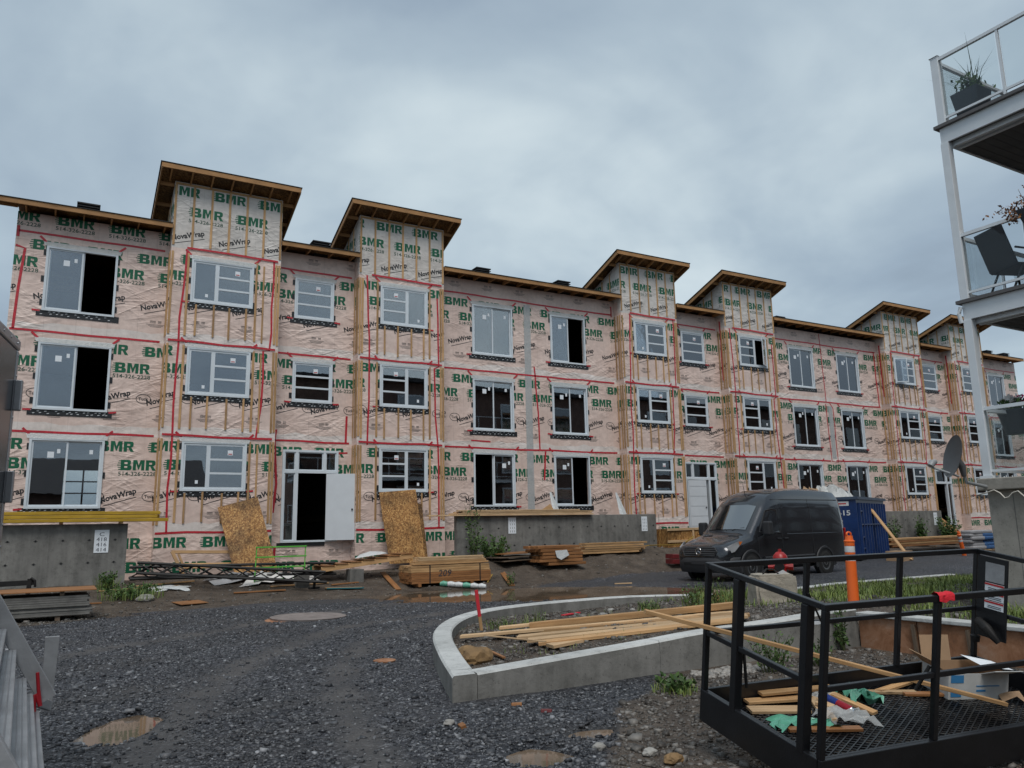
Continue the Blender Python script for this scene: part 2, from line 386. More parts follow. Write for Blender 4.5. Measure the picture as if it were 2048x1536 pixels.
def ground_mat():
    base_mat('ground', (.05, .05, .05), .7, spec=.4); t, b = nodes_of('ground')
    vec = N(t, 'ShaderNodeTexCoord').outputs['Object']
    dirt = N(t, 'ShaderNodeAttribute', attribute_name='dirt').outputs['Fac']
    wet = N(t, 'ShaderNodeAttribute', attribute_name='wet').outputs['Fac']; trk = N(t, 'ShaderNodeAttribute', attribute_name='track').outputs['Fac']
    def vor(s):
        vo = N(t, 'ShaderNodeTexVoronoi', feature='F1'); vo.inputs['Scale'].default_value = s; t.links.new(mapping(t, vec, (1, 1, .2)), vo.inputs['Vector'])
        sc_ = N(t, 'ShaderNodeSeparateColor'); t.links.new(vo.outputs['Color'], sc_.inputs[0]); return vo.outputs['Distance'], sc_.outputs[0]
    d1, c1 = vor(34); d2, c2 = vor(62)
    tone = math_node(t, 'MULTIPLY', math_node(t, 'ADD', c1, c2), .5)
    gr = ramp(t, tone, [(.15, (.009, .010, .0135)), (.5, (.027, .029, .036)), (.72, (.066, .069, .080)), (.92, (.24, .245, .26))])
    big = ramp(t, noise(t, vec, .45, 5, .6), [(.3, .62), (.5, .95), (.72, 1.35)]); gr = mixc(t, 1., gr, big, 'MULTIPLY')
    fines = ramp(t, noise(t, mapping(t, vec, (.5, 1.2, 1), (0, 0, .5)), .8, 6, .65), [(.50, 0.), (.66, .8)])
    gr = mixc(t, fines, gr, (.050, .048, .048))
    tk = ramp(t, math_node(t, 'ADD', trk, math_node(t, 'MULTIPLY', math_node(t, 'SUBTRACT', noise(t, vec, 2.6, 6, .7), .5), 1.1)), [(.35, 0.), (.95, .75)])
    gr = mixc(t, tk, gr, ramp(t, noise(t, vec, 1.1, 5), [(.35, (.046, .045, .046)), (.65, (.092, .086, .082))]))
    dr = ramp(t, noise(t, vec, 2.1, 8, .7), [(.3, (.030, .022, .016)), (.5, (.072, .054, .040)), (.72, (.130, .105, .082))])
    st = ramp(t, math_node(t, 'ADD', c2, math_node(t, 'MULTIPLY', d2, -.3)), [(.72, 0.), (.80, 1.)])
    dr = mixc(t, math_node(t, 'MULTIPLY', st, .55), dr, (.185, .17, .152))
    nb = math_node(t, 'MULTIPLY', math_node(t, 'SUBTRACT', noise(t, vec, 1.6, 7, .7), .5), 1.5)
    k = ramp(t, math_node(t, 'ADD', dirt, nb), [(.38, 0.), (.62, 1.)])
    c = mixc(t, k, gr, dr)
    wk = ramp(t, wet, [(.05, 1.), (.6, .55)])
    t.links.new(mixc(t, 1., c, wk, 'MULTIPLY'), b.inputs['Base Color'])
    t.links.new(ramp(t, math_node(t, 'ADD', wet, math_node(t, 'MULTIPLY', math_node(t, 'SUBTRACT', noise(t, vec, 3, 4), .5), .6)), [(.1, .62), (.6, .22)]), b.inputs['Roughness'])
    h = math_node(t, 'ADD', math_node(t, 'MULTIPLY', math_node(t, 'SUBTRACT', 1., d1), 1.), math_node(t, 'MULTIPLY', math_node(t, 'SUBTRACT', 1., d2), .6))
    h = math_node(t, 'ADD', h, math_node(t, 'MULTIPLY', noise(t, vec, 9, 5, .7), .8))
    h = math_node(t, 'MULTIPLY', h, math_node(t, 'SUBTRACT', 1., math_node(t, 'MULTIPLY', tk, .75)))
    add_bump(t, b, h, .75, .022)
ground_mat()
# ------------------------------------------------------------------ mesh helpers
def as_v(p): return Vector(p)
class MB:
    def __init__(s): s.v = []; s.f = []
    def add(s, vs_, fs):
        o = len(s.v); s.v += [tuple(p) for p in vs_]; s.f += [tuple(i + o for i in f) for f in fs]; return s
    def hexa(s, p):   # 8 corners: bottom 4 ccw, top 4 ccw
        return s.add(p, [(3, 2, 1, 0), (4, 5, 6, 7), (0, 1, 5, 4), (1, 2, 6, 5), (2, 3, 7, 6), (3, 0, 4, 7)])
    def box(s, x0, x1, y0, y1, z0, z1, M=None):
        p = [Vector(q) for q in ((x0, y0, z0), (x1, y0, z0), (x1, y1, z0), (x0, y1, z0), (x0, y0, z1), (x1, y0, z1), (x1, y1, z1), (x0, y1, z1))]
        if M is not None: p = [M @ q for q in p]
        return s.hexa(p)
    def beam(s, a, b, w_, h_, up=(0, 0, 1)):
        a, b = Vector(a), Vector(b); d = (b - a).normalized(); u = Vector(up)
        sd = d.cross(u)
        if sd.length < 1e-4: sd = d.cross(Vector((1, 0, 0)))
        sd.normalize(); u = sd.cross(d).normalized(); sd *= w_ / 2; u *= h_ / 2
        return s.hexa([a - sd - u, a + sd - u, b + sd - u, b - sd - u, a - sd + u, a + sd + u, b + sd + u, b - sd + u][:0] or
                      [a - sd - u, b - sd - u, b + sd - u, a + sd - u, a - sd + u, b - sd + u, b + sd + u, a + sd + u])
    def tube(s, path, r, n=8, caps=True):
        path = [Vector(p) for p in path]; rs = r if isinstance(r, (list, tuple)) else [r] * len(path)
        rings = []; ref = Vector((0, 0, 1))
        for i, p in enumerate(path):
            d = (path[min(i + 1, len(path) - 1)] - path[max(i - 1, 0)]).normalized()
            if abs(d.dot(ref)) > .98: ref = Vector((1, 0, 0))
            a = d.cross(ref).normalized(); b = d.cross(a)
            rings.append([p + a * math.cos(2 * math.pi * k / n) * rs[i] + b * math.sin(2 * math.pi * k / n) * rs[i] for k in range(n)])
        vs_ = [q for rg in rings for q in rg]; fs = []
        for i in range(len(path) - 1):
            for k in range(n):
                k2 = (k + 1) % n; fs.append((i * n + k, i * n + k2, (i + 1) * n + k2, (i + 1) * n + k))
        if caps: fs += [tuple(range(n))[::-1], tuple(range((len(path) - 1) * n, len(path) * n))]
        return s.add(vs_, fs)
    def lathe(s, prof, n=20, M=None, sx=1, sy=1):
        vs_ = []; fs = []
        for r, z in prof:
            for k in range(n):
                a = 2 * math.pi * k / n; vs_.append(Vector((r * math.cos(a) * sx, r * math.sin(a) * sy, z)))
        for i in range(len(prof) - 1):
            for k in range(n):
                k2 = (k + 1) % n; fs.append((i * n + k, i * n + k2, (i + 1) * n + k2, (i + 1) * n + k))
        fs += [tuple(range(n))[::-1], tuple(range((len(prof) - 1) * n, len(prof) * n))]
        if M is not None: vs_ = [M @ q for q in vs_]
        return s.add(vs_, fs)
    def prism(s, poly, h0, h1, M):   # polygon in local xy, extruded along local z
        n = len(poly); vs_ = [M @ Vector((x, y, h0)) for x, y in poly] + [M @ Vector((x, y, h1)) for x, y in poly]
        return s.add(vs_, [tuple(range(n))[::-1], tuple(range(n, 2 * n))] + [(i, (i + 1) % n, n + (i + 1) % n, n + i) for i in range(n)])
    def mesh(s, name, mat, smooth=0):
        me = bpy.data.meshes.new(name); me.from_pydata(s.v, [], s.f); me.materials.append(MATS[mat])
        bm = bmesh.new(); bm.from_mesh(me); bmesh.ops.recalc_face_normals(bm, faces=bm.faces); bm.to_mesh(me); bm.free()
        if smooth:
            me.polygons.foreach_set('use_smooth', [True] * len(me.polygons)); me.set_sharp_from_angle(angle=R_(smooth))
        return me
    def obj(s, name, mat, parent=None, M=None, smooth=0, bevel=0):
        o = link(name, s.mesh(name, mat, smooth), parent, M)
        if bevel:
            b = o.modifiers.new('bevel', 'BEVEL'); b.width = bevel; b.segments = 2; b.limit_method = 'ANGLE'; b.angle_limit = R_(40)
        return o
ORIG = {}
def link(name, mesh, parent=None, M=None):
    o = bpy.data.objects.new(name, mesh); COL.objects.link(o)
    if parent is not None:
        o.parent = parent; o.matrix_parent_inverse = ORIG[parent.as_pointer()].inverted()
    if M is not None: o.matrix_basis = M
    ORIG[o.as_pointer()] = (M.copy() if M is not None else Matrix.Identity(4))
    return o
def tag(o, label, cat, group=None, kind=None):
    o['label'] = label; o['category'] = cat
    if group: o['group'] = group
    o['kind'] = kind or 'thing'
    return o
def thing(name, label, cat, loc=(0, 0, 0), group=None):
    o = bpy.data.objects.new(name, None); COL.objects.link(o); o.empty_display_size = .2
    o.matrix_basis = Matrix.Translation(Vector(loc)); ORIG[o.as_pointer()] = o.matrix_basis.copy()
    return tag(o, label, cat, group)
def struct(o): o['kind'] = 'structure'; return o
BCACHE = {}
def board(name, a, b, w_, h_, mat, parent=None, up=(0, 0, 1), jit=0):
    """One plank from a to b (centre line), w_ wide, h_ thick along up."""
    a, b = Vector(a), Vector(b); L = (b - a).length; d = (b - a).normalized(); u = Vector(up)
    sd = u.cross(d)
    if sd.length < 1e-4: sd = Vector((1, 0, 0)).cross(d)
    sd.normalize(); u = d.cross(sd).normalized()
    M = Matrix.Identity(4)
    for i in range(3): M[i][0], M[i][1], M[i][2], M[i][3] = d[i], sd[i], u[i], a[i]
    key = (round(L, 2), round(w_, 3), round(h_, 3), mat)
    if key not in BCACHE:
        c = min(w_, h_) * .08; m = MB()
        yz = [(-w_ / 2 + c, -h_ / 2), (w_ / 2 - c, -h_ / 2), (w_ / 2, -h_ / 2 + c), (w_ / 2, h_ / 2 - c), (w_ / 2 - c, h_ / 2), (-w_ / 2 + c, h_ / 2), (-w_ / 2, h_ / 2 - c), (-w_ / 2, -h_ / 2 + c)]
        m.add([(0, y, z) for y, z in yz] + [(L, y, z) for y, z in yz], [tuple(range(8))[::-1], tuple(range(8, 16))] + [(i, (i + 1) % 8, 8 + (i + 1) % 8, 8 + i) for i in range(8)])
        BCACHE[key] = m.mesh('plank', mat)
    return link(name, BCACHE[key], parent, M)

# ------------------------------------------------------------------ lettering (flat print cut to the sheet it lies on)
TXT = {}
def glyphs(body, size=1., offset=0., shear=0., res=2, spacing=1.):
    key = (body, size, offset, shear)
    if key in TXT: return TXT[key]
    cu = bpy.data.curves.new('t', 'FONT'); cu.body = body; cu.size = size; cu.offset = offset; cu.shear = shear; cu.resolution_u = res; cu.space_character = spacing
    ob = bpy.data.objects.new('t', cu); COL.objects.link(ob)
    dg = bpy.context.evaluated_depsgraph_get(); me = bpy.data.meshes.new_from_object(ob.evaluated_get(dg))
    me.calc_loop_triangles()
    co = [(v.co.x, v.co.y) for v in me.vertices]
    tris = [[co[i] for i in lt.vertices] for lt in me.loop_triangles]
    bpy.data.objects.remove(ob); bpy.data.curves.remove(cu); bpy.data.meshes.remove(me)
    xs = [p[0] for t_ in tris for p in t_]; ys = [p[1] for t_ in tris for p in t_]
    x0, y0, x1, y1 = min(xs), min(ys), max(xs), max(ys)
    TXT[key] = ([[(x - x0, y - y0) for x, y in t_] for t_ in tris], x1 - x0, y1 - y0); return TXT[key]
def fit(body, W, H, **k):
    tr, w_, h_ = glyphs(body, **k); return [[(x / w_ * W, y / h_ * H) for x, y in t_] for t_ in tr]
def rect(x0, y0, x1, y1): return [[(x0, y0), (x1, y0), (x1, y1)], [(x0, y0), (x1, y1), (x0, y1)]]
def bmr():
    R4 = lambda a, b, c, d: [(a, b), (c, b), (c, d), (a, d)]
    P_ = [R4(0, 0, .3, 1), R4(.3, .78, .55, 1), R4(.3, .40, .55, .60), R4(.3, 0, .55, .22), [(.55, 1), (.55, .5), (.76, .52), (.84, .64), (.84, .88), (.75, .98)], [(.55, .5), (.55, 0), (.80, .02), (.91, .14), (.91, .38), (.80, .49)],
          R4(1.02, 0, 1.28, 1), R4(1.72, 0, 1.98, 1), [(1.28, 1), (1.28, .68), (1.46, .08), (1.5, .08), (1.5, .5), (1.36, 1)], [(1.72, 1), (1.64, 1), (1.5, .5), (1.5, .08), (1.54, .08), (1.72, .68)],
          R4(2.10, 0, 2.38, 1), R4(2.38, .78, 2.62, 1), R4(2.38, .40, 2.62, .58), [(2.62, 1), (2.62, .40), (2.80, .44), (2.91, .58), (2.91, .86), (2.82, .98)], [(2.48, .40), (2.68, 0), (2.98, 0), (2.74, .40)]]
    for i in range(5): z = .03 + i * .205; P_.append(R4(-.30 + .06 * abs(i - 2), z, 0, z + .085))
    return [[((x + .3) * .318, y * .305) for x, y in q] for q in P_]
def ring(cx, cy, rx, ry, th, n=26):
    o = []
    for k in range(n):
        a, b = 2 * math.pi * k / n, 2 * math.pi * (k + 1) / n
        A = (cx + rx * math.cos(a), cy + ry * math.sin(a)); B = (cx + rx * math.cos(b), cy + ry * math.sin(b))
        C = (cx + (rx - th) * math.cos(b), cy + (ry - th) * math.sin(b)); Dd = (cx + (rx - th) * math.cos(a), cy + (ry - th) * math.sin(a))
        o += [[A, B, C], [A, C, Dd]]
    return o
def rot2(ts, a): c, s = math.cos(a), math.sin(a); return [[(x * c - y * s, x * s + y * c) for x, y in q] for q in ts]
ART = {}
def art():
    ART['bmr'] = ('ink_green', bmr())
    ART['tel'] = ('ink_dkgreen', fit('514-326-2228', 1.02, .12, offset=.014))
    ART['nova'] = ('ink_black', rot2(fit('NovaWrap', 1.0, .23, offset=.034, shear=.10) + rect(.06, -.055, .96, -.035), R_(17)))
    ART['tuck'] = ('ink_black', ring(.2, .13, .205, .15, .018) + rot2([[(x + .07, y + .07) for x, y in q] for q in fit('Tuck', .27, .10, offset=.02)], R_(4)))
    sm = []
    for i, (a, b) in enumerate(((0, .16), (.22, .32))): sm += rect(a, .10, b, .112) + rect(a, .13, b, .145) + rect(a, .07, b, .078)
    for i in range(3): sm += rect(-.1 + .05 * i, .02 - .035 * i, .42 - .05 * i, .031 - .035 * i)
    ART['small'] = ('ink_black', sm)
art()
def clip(poly, ax, val, keep_less):
    out = []; n = len(poly)
    for i in range(n):
        a, b = poly[i], poly[(i + 1) % n]
        ia = (a[ax] <= val) if keep_less else (a[ax] >= val); ib = (b[ax] <= val) if keep_less else (b[ax] >= val)
        if ia: out.append(a)
        if ia != ib:
            t_ = (val - a[ax]) / (b[ax] - a[ax]); out.append((a[0] + t_ * (b[0] - a[0]), a[1] + t_ * (b[1] - a[1])))
    return out if len(out) >= 3 else None
class Print:
    """Collects print in sheet coordinates (u along the wall, z up) and cuts it to the sheet and round the openings."""
    def __init__(s, u0, u1, z0, z1, holes): s.b = (u0, u1, z0, z1); s.h = holes; s.out = {}
    def put(s, name, u, z):
        mat, ts = ART[name]; dst = s.out.setdefault(mat, [])
        u0, u1, z0, z1 = s.b
        for t_ in ts:
            p = [(x + u, y + z) for x, y in t_]
            for ax, val, kl in ((0, u0, False), (0, u1, True), (1, z0, False), (1, z1, True)):
                p = p and clip(p, ax, val, kl)
            if not p: continue
            ps = [p]
            for (a, b, c, d) in s.h:
                nx = []
                for q in ps:
                    if max(x for x, _ in q) <= a or min(x for x, _ in q) >= b or max(y for _, y in q) <= c or min(y for _, y in q) >= d: nx.append(q); continue
                    l = clip(q, 0, a, True); r = clip(q, 0, b, False); m = clip(q, 0, a, False); m = m and clip(m, 0, b, True)
                    nx += [k for k in (l, r, m and clip(m, 1, d, False), m and clip(m, 1, c, True)) if k]
                ps = nx
            dst += ps
    def sheet(s, top, phase, rows):
        u0, u1 = s.b[:2]; per = 1.40
        for kind, dz, ph in rows:
            k = u0 - per + ((phase + ph) % per)
            while k < u1: s.put(kind, k, top + dz); k += per
    def build(s, fn, parent):
        for mat, ps in s.out.items():
            m = MB()
            for p in ps: m.add([fn(u, z) for u, z in p], [tuple(range(len(p)))])
            if m.v:
                me = bpy.data.meshes.new('printed_lettering'); me.from_pydata(m.v, [], m.f); me.materials.append(MATS[mat]); link('printed_lettering', me, parent)['kind'] = 'stuff'
FULL = [('bmr', -.50, 0), ('bmr', -1.04, .62), ('tel', -1.20, .66), ('nova', -2.05, .25), ('tuck', -1.93, 1.33), ('small', -2.42, .5)]
FULL3 = [r for r in FULL if r[0] != 'tuck']
# ------------------------------------------------------------------ ground, puddles, loose stone
def axis_coords(lo, hi, step, far):
    a = list(np.arange(lo, hi + 1e-6, step)); s = step; x = hi
    while x < far: s *= 1.35; x += s; a.append(x)
    s = step; x = lo
    while x > -far: s *= 1.35; x -= s; a.insert(0, x)
    return np.array(a)
def dirt_field(x, y):
    yb = np.interp(x, [-30, -.5, .3, 1.7, 3.2, 5.4, 7.3, 8.2, 9.0, 11, 12.9, 15.5, 18, 24, 60], [18, 18.1, 18.5, 19.6, 19.8, 20.2, 19.3, 18.6, 18.4, 18.8, 20.6, 20.9, 20.6, 21, 21])
    d = ss(-.5, .5, y - yb)
    d = np.maximum(d, planter_mask(x, y))
    xb = np.interp(y, [2, 4.8, 5.6, 6.3, 6.6, 7.4], [2.6, 3.4, 4.15, 4.7, 5.3, 6.2])
    d = np.maximum(d, ss(-.4, .5, x - xb) * (1 - ss(7.2, 7.4, y)))
    d = np.maximum(d, ss(9.4, 9.7, x) * (1 - ss(13.2, 13.4, y)))
    return d
def make_ground():
    xs = axis_coords(-4, 22, .12, 900); ys = axis_coords(2, 25, .12, 900)
    Xg, Yg = np.meshgrid(xs, ys); Zg = gz(Xg, Yg)
    nx, ny = len(xs), len(ys)
    co = np.stack([Xg, Yg, Zg], -1).reshape(-1, 3)
    i = np.arange(ny - 1)[:, None] * nx + np.arange(nx - 1)[None, :]
    fc = np.stack([i, i + 1, i + nx + 1, i + nx], -1).reshape(-1, 4)
    me = bpy.data.meshes.new('ground'); me.vertices.add(len(co)); me.vertices.foreach_set('co', co.ravel())
    me.loops.add(fc.size); me.loops.foreach_set('vertex_index', fc.ravel().astype(np.int32))
    me.polygons.add(len(fc)); me.polygons.foreach_set('loop_start', np.arange(0, fc.size, 4, dtype=np.int32))
    me.update(); me.validate()
    me.polygons.foreach_set('use_smooth', np.ones(len(fc), bool))
    for nm, val in (('dirt', dirt_field(Xg, Yg)), ('wet', pud_field(Xg, Yg)), ('track', track_field(Xg, Yg))):
        a = me.attributes.new(nm, 'FLOAT', 'POINT'); a.data.foreach_set('value', val.ravel().astype(np.float32))
    me.materials.append(MATS['ground']); struct(link('ground', me))
make_ground()
def puddle(cx, cy, a, b, r, z):
    m = MB(); n = 28; c, s = math.cos(r), math.sin(r)
    pts = []
    for k in range(n):
        t_ = 2 * math.pi * k / n; u, v = a * 1.15 * math.cos(t_), b * 1.15 * math.sin(t_); pts.append((cx + u * c - v * s, cy + u * s + v * c, z))
    m.add(pts, [tuple(range(n))]); struct(m.obj('puddle', 'water'))
for i, (cx, cy, a, b, r) in enumerate(PUDS):
    puddle(cx, cy, a, b, r, (-.030 if i > 2 else -.010) - .0015 * i + (.012 if i == 6 else 0))

OCTV = np.array([(1, 0, 0), (-1, 0, 0), (0, 1, 0), (0, -1, 0), (0, 0, 1), (0, 0, -1)], float)
OCTF = np.array([(0, 2, 4), (2, 1, 4), (1, 3, 4), (3, 0, 4), (2, 0, 5), (1, 2, 5), (3, 1, 5), (0, 3, 5)])
CUBV = np.array([(sx, sy, sz) for sz in (-1, 1) for sy in (-1, 1) for sx in (-1, 1)], float) * .72
CUBF = np.array([(0, 2, 1), (1, 2, 3), (4, 5, 6), (5, 7, 6), (0, 1, 4), (1, 5, 4), (2, 6, 3), (3, 6, 7), (0, 4, 2), (2, 4, 6), (1, 3, 5), (3, 7, 5)])
def stones(name, label, xy, size, tone, mat, flat=.62):
    n = len(xy); base, faces = CUBV, CUBF
    nv = len(base)
    v = base[None] * (1 + RNG.uniform(-.38, .38, (n, nv, 3)))
    v = v * np.stack([size * RNG.uniform(.8, 1.35, n), size * RNG.uniform(.6, 1.0, n), size * flat * RNG.uniform(.6, 1.2, n)], -1)[:, None, :]
    a = RNG.uniform(0, 2 * math.pi, n); b = RNG.normal(0, .35, n)
    ca, sa, cb, sb = np.cos(a), np.sin(a), np.cos(b), np.sin(b)
    x, y, z = v[..., 0], v[..., 1], v[..., 2]
    y, z = y * cb[:, None] - z * sb[:, None], y * sb[:, None] + z * cb[:, None]
    x, y = x * ca[:, None] - y * sa[:, None], x * sa[:, None] + y * ca[:, None]
    p = np.stack([x + xy[:, 0:1], y + xy[:, 1:2], z + (gz(xy[:, 0], xy[:, 1]) + size * .18)[:, None]], -1).reshape(-1, 3)
    fc = (faces[None] + (np.arange(n) * nv)[:, None, None]).reshape(-1, 3)
    me = bpy.data.meshes.new(name); me.vertices.add(len(p)); me.vertices.foreach_set('co', p.ravel())
    me.loops.add(fc.size); me.loops.foreach_set('vertex_index', fc.ravel().astype(np.int32))
    me.polygons.add(len(fc)); me.polygons.foreach_set('loop_start', np.arange(0, fc.size, 3, dtype=np.int32)); me.update()
    at = me.attributes.new('tone', 'FLOAT', 'POINT'); at.data.foreach_set('value', np.repeat(tone, nv).astype(np.float32))
    me.materials.append(MATS[mat]); o = link(name, me); tag(o, label, 'gravel', kind='stuff'); return o
def scatter(n, r0, r1, az0, az1, power=1.6):
    r = (r0 ** power + RNG.uniform(0, 1, n) * (r1 ** power - r0 ** power)) ** (1 / power)
    a = np.radians(RNG.uniform(az0, az1, n)); return np.stack([r * np.sin(a), r * np.cos(a)], -1)
def in_curb(x, y):
    xl = np.interp(y, _by, _bx)
    return ((np.abs(x - xl + .14) < .2) & (y > 7.1) & (y < 13.5)) | ((np.abs(y - 7.33) < .2) & (x > 3.4) & (x < 9.7)) | ((np.abs(y - 13.35) < .22) & (x > 7)) | ((np.abs(x - 9.6) < .22) & (y < 7.4))
xy = scatter(150000, 3.6, 19.5, -6, 66, 1.15)
d = dirt_field(xy[:, 0], xy[:, 1]); pf = pud_field(xy[:, 0], xy[:, 1])
patch = .5 + .5 * wob(xy[:, 0] * .9 + 3, xy[:, 1] * .7); trk = track_field(xy[:, 0], xy[:, 1])
keep = (pf < .42) & ~in_curb(xy[:, 0], xy[:, 1]) & (d + RNG.normal(0, .12, len(xy)) < .5) & (RNG.uniform(0, 1, len(xy)) < (.35 + .75 * patch) * (1 - .80 * np.clip(trk * 1.15 - .25 * patch + RNG.normal(0, .15, len(xy)), 0, 1)))
q = xy[keep]; n = len(q)
stones('loose_gravel', 'dark grey crushed stone spread over the open yard', q, RNG.lognormal(-4.58, .46, n).clip(.004, .042), np.clip(RNG.beta(1.1, 4.4, n) + (RNG.uniform(0, 1, n) > .985) * .55, 0, 1), 'stone')
keep = (pf < .5) & ~in_curb(xy[:, 0], xy[:, 1]) & (d > .5) & (RNG.uniform(0, 1, len(xy)) < .7)
q2 = np.concatenate([xy[keep], np.stack([RNG.uniform(-1, 22, 9000), RNG.uniform(18.5, 24.5, 9000)], -1)])
q2 = q2[dirt_field(q2[:, 0], q2[:, 1]) > .4]; n = len(q2)
stones('stony_dirt', 'brown stones and clods lying on the bare dirt', q2, RNG.lognormal(-4.65, .62, n).clip(.004, .055), np.clip(RNG.beta(1.2, 3.6, n), 0, 1), 'stone_brown')
mound = np.stack([RNG.uniform(6.3, 7.2, 420), RNG.uniform(6.75, 7.1, 420)], -1)
stones('pale_rubble', 'pale broken concrete crumbs against the foot of the curb wall', mound, RNG.lognormal(-3.6, .35, 420).clip(.012, .05), RNG.uniform(.75, 1, 420), 'stone_brown')
# ------------------------------------------------------------------ the townhouse block under construction
YF, YT = 25.6, 25.1           # plane of the long wall, plane of the projecting stair towers
YB = 34.0
ZT = {3: 10.40, 2: 7.49, 1: 4.60, 0: 1.72}     # tops of the wrap sheets
BLD = thing('townhouse_block', 'three-storey timber townhouse block wrapped in pink printed house wrap, under construction', 'building', (12, 25.6, .4))
def rect_wall(mb, fn, u0, u1, z0, z1, holes, th_fn=None):
    us = sorted({u0, u1, *[h[0] for h in holes], *[h[1] for h in holes]}); zs = sorted({z0, z1, *[h[2] for h in holes], *[h[3] for h in holes]})
    for i in range(len(us) - 1):
        for j in range(len(zs) - 1):
            a, b, c, d_ = us[i], us[i + 1], zs[j], zs[j + 1]; mu, mz = (a + b) / 2, (c + d_) / 2
            if any(h[0] < mu < h[1] and h[2] < mz < h[3] for h in holes): continue
            for k in (0, 1): mb.add([fn(a, c, k), fn(b, c, k), fn(b, d_, k), fn(a, d_, k)], [(0, 1, 2, 3)])
    for a, b, c, d_ in holes + [(u0, u1, z0, z1)]:
        for (p, q) in (((a, c), (b, c)), ((b, c), (b, d_)), ((b, d_), (a, d_)), ((a, d_), (a, c))):
            mb.add([fn(*p, 0), fn(*q, 0), fn(*q, 1), fn(*p, 1)], [(0, 1, 2, 3)])
def front(y): return lambda u, z, k: (u, y + .2 * k, z)
def wall_plain(name, mat, fn, u0, u1, z0, z1, holes):
    m = MB(); rect_wall(m, fn, u0, u1, z0, z1, holes)
    me = bpy.data.meshes.new(name); me.from_pydata(m.v, [], m.f); me.materials.append(MATS[mat])
    bm = bmesh.new(); bm.from_mesh(me); bmesh.ops.remove_doubles(bm, verts=bm.verts, dist=1e-4); bmesh.ops.recalc_face_normals(bm, faces=bm.faces); bm.to_mesh(me); bm.free()
    return link(name, me, BLD)
def tape(parent, pts, y, wd=.062, name='tape', wobble=.022, side=None):
    """A run of red sheathing tape along (u, z) points on the plane y (or on the side plane x = side)."""
    P_ = []
    for i in range(len(pts) - 1):
        (a, b), (c, d_) = pts[i], pts[i + 1]; n = max(1, int(math.hypot(c - a, d_ - b) / .7))
        for k in range(n): P_.append((a + (c - a) * k / n, b + (d_ - b) * k / n))
    P_.append(pts[-1]); P_ = [(u + random.uniform(-wobble, wobble) * (0 < i < len(P_) - 1), z + random.uniform(-wobble, wobble) * (0 < i < len(P_) - 1)) for i, (u, z) in enumerate(P_)]
    m = MB(); L = []; Rr = []
    for i, (u, z) in enumerate(P_):
        a = P_[max(0, i - 1)]; b = P_[min(len(P_) - 1, i + 1)]; dx, dz = b[0] - a[0], b[1] - a[1]; l = math.hypot(dx, dz) or 1
        nx, nz = -dz / l * wd / 2, dx / l * wd / 2; L.append((u + nx, z + nz)); Rr.append((u - nx, z - nz))
    T = (lambda u, z, k: (u, y - .0065 - .002 * k, z)) if side is None else (lambda u, z, k: (side - .0065 - .002 * k, u, z))
    for i in range(len(P_) - 1):
        m.hexa([T(*L[i], 0), T(*L[i + 1], 0), T(*Rr[i + 1], 0), T(*Rr[i], 0), T(*L[i], 1), T(*L[i + 1], 1), T(*Rr[i + 1], 1), T(*Rr[i], 1)])
    return m.obj(name, 'tape_red', parent)
def strip(parent, x, z0, z1, y, wd=.065, mat='wood', up=(0, -1, 0)):
    return board('furring_strip', (x, y - .011, z0), (x, y - .011, z1), wd, .02, mat, parent, up)

